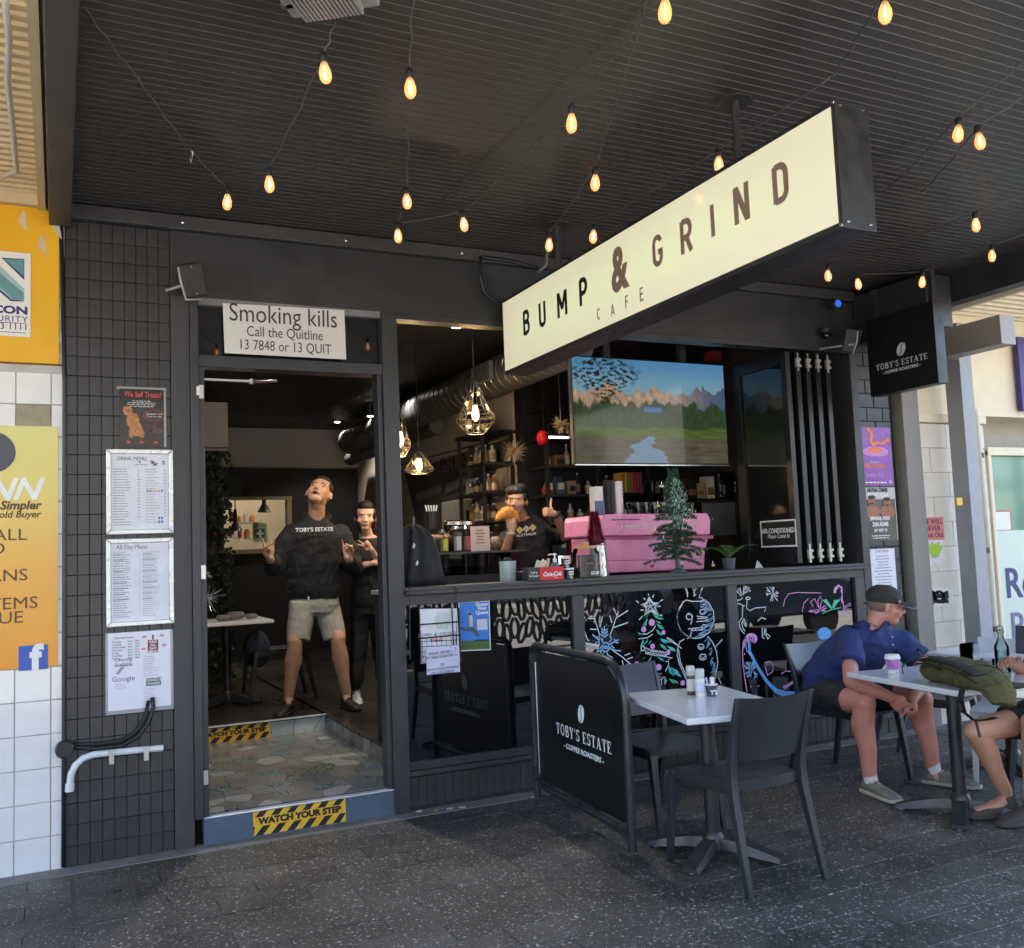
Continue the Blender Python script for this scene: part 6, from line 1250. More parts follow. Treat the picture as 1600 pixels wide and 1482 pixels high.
# ================================================================ FOLDED WINDOWS
fw = empty('folding_window_stack', (5.2, 5.6, 1.3), 'stack of black framed bi-fold windows folded open at the right of the servery', 'folding window')
zb_, zt_ = 1.335, 2.93
def leaf(x, y0, y1, name='window_leaf', glass=True):
    f_ = MB().box(x, x+.045, y0, y0+.06, zb_, zt_).box(x, x+.045, y1-.09, y1, zb_, zt_).box(x, x+.045, y0+.0605, y1-.0905, zb_, zb_+.10).box(x, x+.045, y0+.0605, y1-.0905, zt_-.09, zt_).build(name, mat('window_leaf_black', (.016, .016, .018), .35, metal=.2), fw, kind='stuff', bevel=.003)
    if glass: MB().box(x+.018, x+.024, y0+.062, y1-.092, zb_+.102, zt_-.092).build('pane', mat('folded_pane_glass', (.012, .014, .013), .06, var=0, coat=1), f_)
    return f_
xs_ = (4.93, 5.03, 5.13, 5.23, 5.33)
for i, x in enumerate(xs_):
    lf_ = leaf(x, F-.02, 6.02)
HW = mat('ivory_hardware', (.42, .41, .34), .35, metal=.2)
for i, x in enumerate((5.02, 5.12, 5.22, 5.32)):
    for z, s_ in ((zb_+.02, 1), (zt_-.13, 1)):
        h = MB().box(x, x+.03, F-.045, F-.021, z+.01, z+.08).build('hinge', HW, fw, bevel=.003); MB().box(x+.031, x+.048, F-.04, F-.021, z+.012, z+.03).box(x+.031, x+.048, F-.04, F-.021, z+.06, z+.078).build('hinge_plate', HW, h, kind='stuff'); MB().tube([(x+.017, F-.036, z-.02), (x+.017, F-.036, z+.12)], .006, 8).build('hinge_pin', STEEL, h)
ac = empty('open_sign', (4.925, 5.7, 1.6), 'black AIR-CONDITIONED Please Come In sign with white border on the folded pane', 'sign')
X = 4.925; a, b_ = aX(1190, 856, X), aX(1243, 811, X); ya, yb = max(a.y, b_.y), min(a.y, b_.y)
MB().box(X, X+.003, yb, ya, a.z, b_.z).build('panel', INK, ac)
for q_ in ((yb, ya, b_.z-.012, b_.z), (yb, ya, a.z, a.z+.012), (yb, yb+.012, a.z+.012, b_.z-.012), (ya-.012, ya, a.z+.012, b_.z-.012)): MB().box(X-.001, X-.0001, *q_).build('border', WHITE, ac)
text('AIR-CONDITIONED', .052, (X-.001, (ya+yb)/2, a.z+(b_.z-a.z)*.60), WHITE, ac, right=NLT, xs=.78, bold=.0012); text('Please Come In', .048, (X-.001, (ya+yb)/2, a.z+(b_.z-a.z)*.40), WHITE, ac, right=NLT, xs=.8, shear=.3)
# ================================================================ PAVEMENT BARRIER
TUB = mat('black_powder_coat', (.035, .038, .045), .32, metal=.3, var=.25, scale=12)
ba = empty('cafe_barrier', (2.60, 4.7, 0), 'black banner barrier with TOBY\'S ESTATE lettering and rounded tube frame', 'barrier')
xa, ya, xb, yb = 2.635, 5.26, 2.555, 4.08; TV_ = V((xb-xa, yb-ya, 0)).normalized()
A0, B0 = V((xa, ya, 0)), V((xb, yb, 0))
hz = .925
pth = [A0, A0+V((0, 0, hz-.06)), A0+V((0, 0, hz-.02))+TV_*.015, A0+V((0, 0, hz))+TV_*.06]
pth += [B0+V((0, 0, hz))-TV_*.20]+[B0-TV_*.20*(1-math.sin(R(a)))+V((0, 0, hz-.20*(1-math.cos(R(a))))) for a in (20, 40, 60, 78, 90)]+[B0]
MB().tube(pth, .0225, 14).build('tube_frame', TUB, ba, smooth=60)
MB().tube([A0+V((0, 0, .12))+TV_*.0, A0+V((0, 0, .09))+TV_*.08, B0+V((0, 0, .09))-TV_*.08, B0+V((0, 0, .12))], .02, 12).build('lower_tube', TUB, ba, smooth=60)
nb_ = V((TV_.y, -TV_.x, 0)); nb_ = nb_ if nb_.x < 0 else -nb_
bp_ = [A0+TV_*.055+V((0, 0, .125)), B0-TV_*.03+V((0, 0, .125)), B0-TV_*.03+V((0, 0, hz-.22)), B0-TV_*.07+V((0, 0, hz-.12)), B0-TV_*.16+V((0, 0, hz-.045)), B0-TV_*.24+V((0, 0, hz-.03)), A0+TV_*.055+V((0, 0, hz-.03))]
MB().poly(bp_, (.004, 0, 0)).build('banner', mat('banner_vinyl', (.008, .008, .009), .35, var=.3, scale=4, bump=.06, bscale=6), ba)
MB().tube([A0+TV_*.052+V((-.004, 0, .16)), A0+TV_*.052+V((-.004, 0, hz-.1))], .004, 6).build('banner_rod', STEEL, ba)
cc = A0.lerp(B0, .565)+nb_*.003
bean(.105, cc+V((0, 0, .60)), WP, ba, TV_, tilt=18); serif("TOBY'S ESTATE", .062, cc+V((0, 0, .475)), WP, ba, TV_, sp=.14); text('- COFFEE ROASTERS -', .040, cc+V((0, 0, .39)), WP, ba, right=TV_, W=.50, bold=.0008)
for P_ in (A0, B0): MB().box(P_.x-.05, P_.x+.05, P_.y-.03, P_.y+.03, 0, .006).build('foot_plate', mat('rusty_iron', (.07, .062, .055), .7), ba)

# ================================================================ CHAIRS AND TABLES
RES = mat('black_resin', (.026, .028, .033), .34, var=.2, scale=6, bump=.04, bscale=200)
RESG = mat('faded_grey_resin', (.07, .085, .10), .4, var=.15, scale=6); RESW = mat('pale_resin', (.42, .44, .45), .4, var=.08)
def make_chair(m, label):
    t = empty('cafe_chair', (0, 0, 0), label, 'chair', 'resin chairs at the pavement tables')
    # seat: dished shell
    rings = []
    for i in range(9):
        y = .23-.44*i/8; hw = .215-.02*i/8
        row_t = [V((hw*(k/6), y, .455-.020*(1-(k/6)**2)*math.sin(math.pi*min(1, i/8+.12)) - (.014 if i == 0 else 0))) for k in range(-6, 7)]
        row_b = [V((p.x, p.y, p.z-.020-(.012 if abs(p.x) > hw*.8 else 0))) for p in row_t[::-1]]
        rings.append(row_t+row_b)
    MB().rings(rings).build('seat', m, t, local=True, smooth=45)
    # backrest panel, bowed
    rings = []
    for i in range(9):
        z = .545+.275*i/8; yb_ = -.222-.085*((i/8)**1.2)
        f_ = [V((.205*(k/6)*(1+.03*i/8), yb_-.028*(1-(k/6)**2)-0.0, z+.012*((k/6)**2)*(1 if i == 8 else 0))) for k in range(-6, 7)]
        b_ = [V((p.x, p.y+.011, p.z)) for p in f_[::-1]]; rings.append(f_+b_)
    MB().rings(rings).build('backrest', m, t, local=True, smooth=45)
    mb = MB(); rings = []                                 # curved rail under the open slot
    for k in range(-6, 7):
        x = .2*k/6; y = -.215-.03*(1-(k/6)**2); z = .462
        rings.append([V((x, y, z+.0)), V((x, y+.014, z)), V((x, y+.014, z-.045)), V((x, y, z-.045))])
    mb.rings(rings).build('back_rail', m, t, local=True, smooth=45)
    for s in (-1, 1):
        sec = lambda x, y, z, a, b: [V((x-a, y-b, z)), V((x+a, y-b, z)), V((x+a, y+b, z)), V((x-a, y+b, z))]
        MB().rings([sec(s*.205, .265, 0, .013, .013), sec(s*.20, .24, .22, .017, .017), sec(s*.195, .215, .40, .021, .02), sec(s*.195, .205, .44, .022, .022)]).build('leg', m, t, local=True, smooth=30, bevel=.004)
        MB().rings([sec(s*.215, -.315, 0, .013, .014), sec(s*.207, -.27, .20, .016, .018), sec(s*.20, -.225, .40, .018, .023), sec(s*.20, -.220, .50, .016, .021), sec(s*.205, -.25, .66, .013, .016), sec(s*.213, -.305, .832, .010, .010)]).build('leg', m, t, local=True, smooth=30, bevel=.004)
        MB().box(s*.195-.014, s*.195+.014, -.21, .20, .40, .432).build('side_rail', m, t, local=True, bevel=.004)
    return t
ch = make_chair(RES, 'black resin chair in front of the near table, its back to the viewer')
ch.location = (2.85, 3.625, 0); ch.rotation_euler = (0, 0, R(1))
def chair(x, y, rz, label, m=None):
    c = copy_tree(ch, loc=(x, y, 0), rz=R(rz), label=label)
    if m:
        for k in kids(c): k.data = k.data.copy(); k.data.materials[0] = m
    return c
chair(2.95, 4.40, 182, 'black resin chair on the far side of the near table, behind the barrier')
chair(4.53, 4.58, 186, 'black resin chair the man in the cap sits on')
chair(5.22, 4.56, 200, 'faded grey blue resin chair behind the second table against the post', RESG)
ci = chair(1.78, 8.75, 90, 'dark resin chair inside the cafe holding the blue denim bag'); ci.location.z = .266
chair(4.80, 3.28, 82, 'black resin chair at the right edge under the person with crossed legs')
chair(5.25, 3.95, 120, 'pale grey resin chair beyond the backpack table', RESW)
T1 = table((2.875, 3.85, 0), .575, .84, R(-12), 'white topped cafe table with salt and pepper grinders, near the barrier', h=.735, top=TOP, group='white cafe tables on the pavement')
T2 = table((4.385, 3.67, 0), .70, .86, R(-8), 'white topped cafe table carrying the olive backpack and purple cup', h=.735, top=TOP, group='white cafe tables on the pavement')
T3 = table((5.55, 4.22, 0), .7, .7, R(8), 'white topped cafe table at the right edge with glass bottle', h=.735, top=TOP, group='white cafe tables on the pavement')
# grinders and sugar cup
GC = mat('clear_plastic_grinder', (.5, .5, .48), .15, trans=.5, var=0)
def grinder(px, py, h, r_, label, mids):
    c = aZ(px, py, .735); o = empty('spice_grinder', c, label, 'grinder', 'spice grinders on the near table')
    MB().lathe([(r_*.92, 0), (r_, .004), (r_, h*.62), (r_*.9, h*.66)], c, 20).build('jar', mids[0], o, smooth=40)
    MB().lathe([(r_*1.015, h*.14), (r_*1.015, h*.55)], c, 20, cap=False).build('wrapper', mids[1], o, smooth=40)
    MB().lathe([(r_*.86, h*.66), (r_*.98, h*.70), (r_, h*.96), (r_*.86, h)], c, 20).build('cap', mids[2], o, smooth=40)
grinder(1080.5, 1086, .148, .022, 'taller pepper grinder with cream wrapper, left of the two', (mat('pepper_fill', (.07, .05, .04), .5, var=.6, scale=90), mat('cream_wrapper', (.55, .53, .46), .5, var=.1, scale=40), mat('ribbed_clear_cap', (.5, .5, .48), .2, var=.2, scale=60)))
grinder(1095, 1089, .140, .024, 'salt grinder with pale blue white wrapper, right of the two', (mat('salt_fill', (.7, .66, .62), .5, var=.1, scale=90), mat('blue_white_wrapper', (.52, .56, .66), .5, var=.08, scale=40), _M['ribbed_clear_cap']))
c = aZ(1112, 1088, .735); sc2 = empty('sugar_cup', c, 'small dark paper cup stuffed with sugar sachets on the near table', 'cup')
MB().lathe([(.022, 0), (.032, .058), (.030, .058), (.021, .003)], c, 20).build('cup', mat('dark_paper', (.05, .06, .07), .5), sc2, smooth=40); MB().lathe([(.032, .056), (.034, .058), (.032, .061)], c, 20).build('rim', WHITE, sc2)
text("Y'S", .030, c+V((-.008, -.031, .022)), WP, sc2, right=(1, -.2, 0), bold=.001)
for i, (dx, dy, col) in enumerate(((-.014, .0, (.6, .6, .75)), (-.004, .006, (.35, .3, .6)), (.006, -.004, (.62, .64, .66)), (.014, .004, (.45, .28, .13)), (.0, -.012, (.7, .7, .72)))):
    tag(MB().box(-.009, .009, -.0015, .0015, 0, .06, Matrix.Translation(c+V((dx, dy, .035))) @ Euler((rd.uniform(-.2, .2), rd.uniform(-.3, .3), rd.uniform(-1, 1))).to_matrix().to_4x4()).build('sugar_sachet', mat('sachet_%d' % i, col, .6)), ['lilac', 'purple', 'pale', 'brown', 'white'][i]+' sugar sachet standing in the small cup', 'sachet', 'sachets in the sugar cup')
# purple cup, bottle, glass, tray
c = aZ(1396, 1054, .735); kc = empty('takeaway_cup', c, 'purple printed takeaway coffee cup with white lid beside the backpack', 'cup')
PC = mat('purple_cup_print', (.35, .12, .42), .45, var=0); n, L, b = nodes_of(PC); v = n.new('ShaderNodeTexVoronoi'); v.inputs['Scale'].default_value = 55; tc = n.new('ShaderNodeTexCoord'); L.new(tc.outputs['Object'], v.inputs['Vector']); r_ = ramp(n, [(0, (.40, .10, .48)), (.35, (.55, .18, .5)), (.5, (.15, .08, .3)), (.75, (.6, .25, .3))]); sp = n.new('ShaderNodeSeparateColor'); L.new(v.outputs['Color'], sp.inputs[0]); L.new(sp.outputs[0], r_.inputs[0]); L.new(r_.outputs[0], b.inputs['Base Color'])
MB().lathe([(.028, .0), (.031, .028)], c, 24).build('cup_base', mat('cup_cream_print', (.6, .6, .52), .5, var=.5, scale=60), kc, smooth=40); MB().lathe([(.031, .0285), (.040, .088)], c, 24).build('cup', PC, kc, smooth=40); MB().lathe([(.043, .086), (.043, .095), (.040, .098), (.038, .110), (.034, .111)], c, 24).build('lid', WHITE, kc, smooth=35)
c = aZ(1569, 1050, .735); c = aZ(1568, 1050, .735); wbt = empty('water_bottle', c, 'clear glass water bottle on the table at the right edge', 'bottle')
MB().lathe([(.036, 0), (.038, .01), (.038, .14), (.018, .18), (.014, .21), (.018, .212), (.018, .23)], c, 20).build('bottle', glassm('bottle_glass', (.80, .88, .86), .02), wbt, smooth=40); MB().lathe([(.034, .005), (.034, .12)], c, 20).build('water', glassm('water', (.75, .85, .86), .02), wbt, smooth=40); MB().ball(c+V((0, 0, .24)), .017, 12).build('stopper', GLASS, wbt)
c = aZ(1545, 1056, .735); wg = empty('water_glass', c, 'empty tumbler beside the clear bottle at the right edge', 'glass'); MB().lathe([(.026, 0), (.036, .09), (.034, .09), (.025, .006)], c, 20).build('tumbler', GLASS, wg, smooth=40)
c = aZ(1580, 1075, .735); tag(MB().lathe([(.05, 0), (.085, .012), (.085, .016), (.05, .006)], c, 20).build('plate', PLASB, smooth=40), 'black plate on the table at the right edge', 'plate')
# napkin holder seen behind the backpack
c = aZ(1512, 1046, .735); nh = empty('menu_stand', c, 'small clear acrylic stand with dark card behind the backpack', 'stand')
MB().box(c.x-.05, c.x+.05, c.y-.004, c.y+.004, c.z, c.z+.14).build('card', mat('dark_card_print', (.06, .06, .07), .3, var=.5, scale=20), nh); MB().box(c.x-.055, c.x+.055, c.y-.008, c.y-.006, c.z, c.z+.15).build('acrylic', GLASS, nh)

# remesh-based soft shapes -------------------------------------------------
class Soft:
    """overlapping rounded volumes fused into one continuous skin"""
    def __init__(s): s.m = MB()
    def cone(s, p0, p1, r0, r1, flat0=False, flat1=False, seg=14):
        p0, p1 = V(p0), V(p1); d = (p1-p0); l = d.length
        if l < 1e-6: return s
        t = d/l; x = t.orthogonal().normalized(); y = t.cross(x); rg = []
        def ring(c, r): return [c+(x*math.cos(2*math.pi*k/seg)+y*math.sin(2*math.pi*k/seg))*r for k in range(seg)]
        if not flat0: rg += [ring(p0-t*r0*math.cos(R(a)), r0*math.sin(R(a))) for a in (15, 38, 62)]
        rg.append(ring(p0, r0)); rg.append(ring(p1, r1))
        if not flat1: rg += [ring(p1+t*r1*math.cos(R(a)), r1*math.sin(R(a))) for a in (62, 38, 15)]
        s.m.rings(rg); return s
    def chain(s, pts, rs, **k):
        for i in range(len(pts)-1): s.cone(pts[i], pts[i+1], rs[i], rs[i+1], **k)
        return s
    def ell(s, c, r, M=None, seg=16): s.m.ball(c, r, seg, M); return s
    def loft(s, secs, lat, seg=20, ex=2.4):
        """secs: (centre, half width along lat, half depth)"""
        lat = V(lat).normalized(); rg = []
        for i, (c, a, b) in enumerate(secs):
            c = V(c); t = (V(secs[min(i+1, len(secs)-1)][0])-V(secs[max(i-1, 0)][0])).normalized(); l = (lat-t*lat.dot(t)).normalized(); d = t.cross(l)
            rg.append([c+l*a*(abs(math.cos(q))**(2/ex))*(1 if math.cos(q) >= 0 else -1)+d*b*(abs(math.sin(q))**(2/ex))*(1 if math.sin(q) >= 0 else -1) for q in [2*math.pi*k/seg for k in range(seg)]])
        s.m.rings(rg); return s
    def build(s, name, mt, parent, voxel=.008, it=4, fac=.5, wrinkle=0, wsize=.09, **kw):
        o = s.m.build(name, mt, parent, **kw)
        r = o.modifiers.new('fuse', 'REMESH'); r.mode = 'VOXEL'; r.voxel_size = voxel; r.use_smooth_shade = True
        sm_ = o.modifiers.new('soften', 'SMOOTH'); sm_.factor = fac; sm_.iterations = it
        if wrinkle:
            tx = bpy.data.textures.get('folds') or bpy.data.textures.new('folds', 'CLOUDS'); tx.noise_scale = wsize; tx.noise_depth = 3
            d = o.modifiers.new('folds', 'DISPLACE'); d.texture = tx; d.strength = wrinkle; d.mid_level = .5; d.texture_coords = 'GLOBAL'
        return o
# olive backpack
OL = mat('olive_canvas', (.085, .074, .020), .85, var=.25, scale=10, bump=.3, bscale=220)
l0, l1 = aZ(1436, 1062, .735), aZ(1546, 1086, .735); dv = (l1-l0); ln_ = dv.length; dv.normalize(); sd_ = V((-dv.y, dv.x, 0))
bk_ = empty('backpack', l0.lerp(l1, .5), 'olive green canvas backpack slumped across the second table', 'backpack')
Q = lambda u, s_, z: l0+dv*(u*ln_)+sd_*s_+V((0, 0, z))
s = Soft(); s.loft([(Q(-.02, .06, .045), .05, .035), (Q(.06, .07, .055), .09, .052), (Q(.25, .08, .064), .125, .062), (Q(.5, .08, .064), .13, .062), (Q(.72, .08, .055), .12, .054), (Q(.88, .07, .035), .10, .048), (Q(.99, .06, -.005), .08, .042), (Q(1.04, .055, -.05), .055, .03)], sd_)
s.loft([(Q(.10, .03, .085), .05, .02), (Q(.35, .02, .108), .07, .022), (Q(.6, .02, .10), .07, .022), (Q(.75, .02, .08), .05, .02)], sd_)
s.build('bag_body', OL, bk_, .008, 5, wrinkle=.045, wsize=.10)
DKO = mat('dark_olive_lining', (.022, .021, .010), .8)
Soft().loft([(Q(.04, .02, .105), .035, .010), (Q(.3, .0, .130), .045, .012), (Q(.6, .0, .120), .045, .012), (Q(.86, .01, .082), .04, .011)], sd_).build('zip_flap', DKO, bk_, .006, 3)
MB().tube([Q(.22, -.058, .085), Q(.3, -.066, .098), Q(.42, -.066, .098), Q(.5, -.060, .088)], .006, 6).build('side_zip', RUB, bk_)
for u_ in (.02, .45, .78): MB().tube([Q(u_+.03*k_/4, .135*math.cos(R(200-k_*28)) +.03, .060+.066*math.sin(R(200-k_*28))) for k_ in range(8)], .0035, 5).build('seam', DKO, bk_)
MB().tube([Q(.05, -.035, .088), Q(.25, -.05, .104), Q(.5, -.05, .104), Q(.75, -.045, .085), Q(.92, -.03, .05)], .0045, 5).build('seam', DKO, bk_)
MB().box(-.018, .018, -.006, .006, -.022, .022, Matrix.Translation(Q(.84, -.088, -.07))).build('buckle', PLASB, bk_, bevel=.003)
MB().tube([Q(.12, .0, .14), Q(.06, -.01, .17), Q(.0, .0, .15), Q(.02, .02, .12)], .006, 6).build('carry_loop', RUB, bk_)
sb2 = MB(); W_ = .022
pts = [Q(.80, -.06, .02), Q(.82, -.085, -.03), Q(.84, -.08, -.09), Q(.92, -.06, -.125), Q(1.0, -.03, -.115), Q(1.06, .0, -.10)]
sb2.rings([[p+dv*W_, p+sd_*.003+dv*W_, p+sd_*.003-dv*W_, p-dv*W_] for p in pts]).build('strap', RUB, bk_)
MB().tube([Q(.92, -.05, -.125), Q(.96, -.05, -.2)], .007, 6).build('strap_end', RUB, bk_)

# ================================================================ THINGS ON THE SILL AND BENCH
SZ = 1.3125; Y0 = F+.02
def onS(px, Y=Y0): return aY(px, 900, Y).x
# small artificial christmas tree
tx_ = onS(1060, 5.5); tr = empty('christmas_tree', (tx_, 5.5, SZ), 'small green artificial christmas tree with baubles on the sill', 'christmas tree')
NEED = mat('green_tinsel_needles', (.028, .075, .040), .55, var=.5, scale=30)
H_ = .74
MB().tube([(tx_, 5.5, SZ), (tx_, 5.5, SZ+H_)], [.009, .003], 8).build('trunk', mat('green_wire', (.02, .05, .03), .6), tr)
MB().lathe([(.06, 0), (.05, .02), (.018, .03), (.014, .10)], (tx_, 5.5, SZ), 16).build('stand', mat('dark_teal_stand', (.03, .06, .06), .5), tr)
rt = random.Random(12); br = MB(); tips = []
for i in range(92):
    h = .10+.62*(i/92)+rt.uniform(-.01, .01); t = (h-.08)/.66; ln2 = (.205*(1-t)**.85+.02)*rt.uniform(.78, 1.12); a0 = i*2.4+rt.uniform(-.3, .3)
    p0 = V((tx_, 5.5, SZ+h)); dr = V((math.cos(a0), math.sin(a0), 0)); up_s = rt.uniform(-.1, .35)
    path = [p0+dr*ln2*u+V((0, 0, ln2*(up_s*u-.22*u*u))) for u in (0, .25, .5, .75, 1)]; tips.append((path[-1], t))
    if t > .62: path = [p0+dr*ln2*u*.8+V((0, 0, ln2*.5*u)) for u in (0, .5, 1)]
    for k in range(int(ln2*1500)):
        u = rt.random()*.98; j = min(int(u*(len(path)-1)), len(path)-2); f_ = u*(len(path)-1)-j; c = path[j].lerp(path[j+1], f_)
        dd = V((rt.gauss(0, 1), rt.gauss(0, 1), rt.gauss(0, 1))).normalized(); dd = (dd+dr*.5).normalized()*rt.uniform(.013, .024); sd3 = dd.cross(V((rt.random(), rt.random(), rt.random()))).normalized()*.0019
        br.poly([c-sd3, c+sd3, c+dd+sd3*.4, c+dd-sd3*.4])
br.build('needles', NEED, tr, kind='stuff')
br = MB()
for i in range(1300):
    tp, t = tips[rt.randrange(len(tips))]
    zz_ = rt.random(); c = V((tx_, 5.5, SZ+.30+.36*zz_)); sp_ = .075*(1-zz_)+.02; q0 = V((rt.gauss(0, sp_*.7), -abs(rt.gauss(0, sp_)), 0)); dd = V((rt.gauss(0, 1), rt.gauss(0, 1), rt.gauss(0, 1))).normalized()*.026; sd3 = dd.cross(V((0, 0, 1))).normalized()*.002
    c = c+q0; br.poly([c-sd3, c+sd3, c+dd])
br.build('frosted_tips', mat('frosted_mint', (.55, .78, .70), .5), tr, kind='stuff')
bcol = {'red': (.5, .02, .03), 'gold': (.65, .40, .06), 'orange': (.65, .15, .04), 'blue': (.05, .15, .4), 'green': (.03, .2, .1), 'silver': (.6, .62, .63), 'pink': (.7, .25, .4)}
for i, (px, py, k) in enumerate(((1034, 760, 'silver'), (1028, 791, 'gold'), (1024, 832, 'orange'), (1037, 844, 'green'), (1068, 818, 'orange'), (1067, 845, 'red'), (1085, 833, 'pink'), (1090, 866, 'blue'), (1097, 863, 'gold'), (1019, 884, 'red'), (1066, 885, 'green'), (1114, 884, 'gold'))):
    c = aY(px, py, 5.40 if i % 2 else 5.43); c.z = max(c.z, SZ+.015)
    o = empty('bauble', c, '%s bauble, %s on the small tree counted from the top' % (k, ordn[i]), 'bauble', 'baubles of the small christmas tree'); MB().ball(c, .0135, 12).build('ball', mat('bauble_paint_'+k, bcol[k], .12, metal=.6), o, smooth=True); MB().tube([c+V((0, 0, .012)), c+V((0, 0, .032))], .0015, 4).build('loop', TIN, o)
# fern in a pot
fx = onS(1140, 5.5); fe = empty('potted_fern', (fx, 5.5, SZ), 'small green fern in a dark grey pot right of the little tree', 'potted plant')
MB().lathe([(.040, 0), (.050, .085), (.046, .085), (.042, .075)], (fx, 5.5, SZ), 20).build('pot', mat('slate_pot', (.05, .055, .07), .5), fe, smooth=40); MB().lathe([(.043, .07), (.043, .076)], (fx, 5.5, SZ), 16).build('soil', mat('soil', (.03, .02, .015), .9), fe)
FR = mat('fern_green', (.085, .15, .035), .5, var=.3, scale=20)
for i in range(15):
    a0 = i*2.4; L_ = rt.uniform(.17, .26); mb = MB(); dr = V((math.cos(a0), math.sin(a0)*.7, 0))
    pth = [V((fx, 5.5, SZ+.075))+dr*L_*u*.9+V((0, 0, L_*(1.0*u-.62*u*u))) for u in [k/9 for k in range(10)]]
    mb.tube(pth, .0012, 4)
    for k in range(1, 10):
        sdv = (pth[min(k+1, 9)]-pth[k-1]).normalized().cross(V((0, 0, 1))).normalized(); wl = .036*math.sin(math.pi*k/10.5)+.006
        for s_ in (-1, 1):
            e = pth[k]+sdv*s_*wl+(pth[min(k+1, 9)]-pth[k-1])*.35; mb.poly([pth[k]-(pth[k]-pth[k-1])*.3, e, pth[k]+(pth[k]-pth[k-1])*.35])
    mb.build('frond', FR, fe, kind='stuff')
tag(MB().poly([(onS(1188), Y0+.05, SZ), (onS(1201), Y0+.05, SZ), (onS(1192), Y0+.05, SZ+.06)], (0, .004, 0)).build('card_clip', mat('pale_grey_plastic', (.4, .4, .4), .5)), 'small pale triangular stand on the sill by the folded windows', 'stand')
# big glass cookie jar and its wooden lid
def at_s(px, Y=Y0): return V((onS(px, Y), Y, SZ))
c = at_s(916, 5.46); cj = empty('large_jar', c, 'large round glass jar with wooden lid priced $3.00 on the sill', 'jar'); R_ = (onS(935, 5.46)-onS(897, 5.46))/2
hj = aY(916, 857, 5.46).z-SZ
MB().lathe([(R_*.95, .0), (R_, .02), (R_, hj*.82), (R_*.86, hj*.93), (R_*.84, hj)], c, 28, cap=False).build('glass_body', GLASS, cj, smooth=40); MB().lathe([(R_*.9, .005), (R_*.92, hj*.35)], c, 24).build('treats', mat('brown_treats', (.07, .05, .04), .7, var=.7, scale=70), cj)
MB().lathe([(R_*.92, hj), (R_*.92, hj+.014), (R_*.3, hj+.016), (R_*.3, hj+.04)], c, 24).build('lid', mat('bamboo_lid', (.50, .28, .09), .5, var=.15, scale=20), cj, smooth=30)
mb = MB(); wl_ = []
for k in range(-7, 8): wl_.append((c.x+R_*1.01*math.sin(R(k*9)), c.y-R_*1.01*math.cos(R(k*9))))
mb.rings([[V((x, y, SZ+z)) for x, y in wl_]+[V((x, y+.001, SZ+z)) for x, y in wl_[::-1]] for z in (.008, hj*.78)]).build('black_front', mat('black_front_print', (.02, .02, .022), .3), cj)
text('Lemon Slice', .026, c+V((0, -R_-.004, hj*.5)), mat('copper_print', (.5, .2, .12), .5), cj, shear=.3, W=.10); text('$3.00', .028, c+V((.012, -R_-.004, hj*.16)), WP, cj, bold=.0008); text('YUMMY', .012, c+V((-.045, -R_*.82, hj*.18)), WP, cj)
# two paper tubs with white lids
for i, (px, h0, s_) in enumerate(((889, 0, 1.0), (885, .072, .9))):
    c = V((onS(px, 5.42), 5.42+.01*i, SZ+h0)); tb = empty('ice_cream_tub', c, ['lower black tub with white lid beside the red box', 'upper black tub with white lid stacked beside the red box'][i], 'tub', 'stacked black tubs')
    MB().lathe([(.027*s_, 0), (.032*s_, .062)], c, 20).build('tub_body', mat('black_tub_print', (.03, .03, .03), .4), tb, smooth=40); MB().lathe([(.035*s_, .060), (.035*s_, .070), (.028*s_, .0715)], c, 20).build('lid', WHITE, tb, smooth=30)
    for z in (.045, .03): MB().box(c.x-.018, c.x+.018, c.y-.034*s_, c.y-.030*s_, c.z+z-.005, c.z+z+.005).build('print_band', mat('cream_band', (.6, .58, .5), .5), tb)
    MB().lathe([(.006, 0), (.012, .0005), (.012, .002)], c+V((0, -.031*s_, .012)), 14, M=Matrix.Rotation(R(90), 3, 'X')).build('round_print', mat('grey_ring_print', (.3, .3, .3), .5), tb)
# red drink box with paper bits, soap pump
cb_ = empty('red_box', V((onS(862, 5.41), 5.41, SZ)), 'red Coca-Cola serviette box with black side on the sill', 'box'); x0, x1 = onS(844, 5.385), onS(881, 5.385); zt = aY(862, 886, 5.385).z
MB().box(x0, x1, 5.385, 5.47, SZ, zt).build('box_body', mat('cola_red', (.60, .012, .018), .4), cb_, bevel=.002)
text('Coca-Cola', .04, ((x0+x1)/2, 5.3835, (SZ+zt)/2-.004), WP, cb_, shear=.45, W=(x1-x0)*.78, bold=.001); mb = MB(); mb.ribbon([((x0+x1)/2-.04+.08*u, 5.3835, SZ+.022+.008*math.sin(u*5)) for u in [k/10 for k in range(11)]], .002, (0, -1, 0)); mb.build('swash', WP, cb_)
bb = empty('order_box', V((onS(836, 5.41), 5.41, SZ)), 'small black box reading Order at the Counter left of the red box', 'box'); xa_ = onS(825, 5.385)
MB().box(xa_, x0-.002, 5.387, 5.47, SZ, zt).build('box_body', PLASB, bb, bevel=.002); text('Order at\nthe Counter', .022, ((xa_+x0)/2, 5.3855, (SZ+zt)/2), WP, bb, W=(x0-xa_)*.8)
for i, (px, py, s_, col) in enumerate(((848, 882, .03, (.6, .6, .52)), (856, 880, .02, (.55, .38, .2)), (840, 883, .022, (.55, .58, .5)))):
    tag(MB().box(-s_/2, s_/2, -.01, .01, -.03, .03, Matrix.Translation(aY(px, py, 5.43)) @ Euler((.2, .5-i*.4, i)).to_matrix().to_4x4()).build('paper_packet', mat('packet_%d' % i, col, .6)), ['cream', 'tan', 'pale green'][i]+' packet sticking out of the serviette box', 'packet', 'packets in the red box')
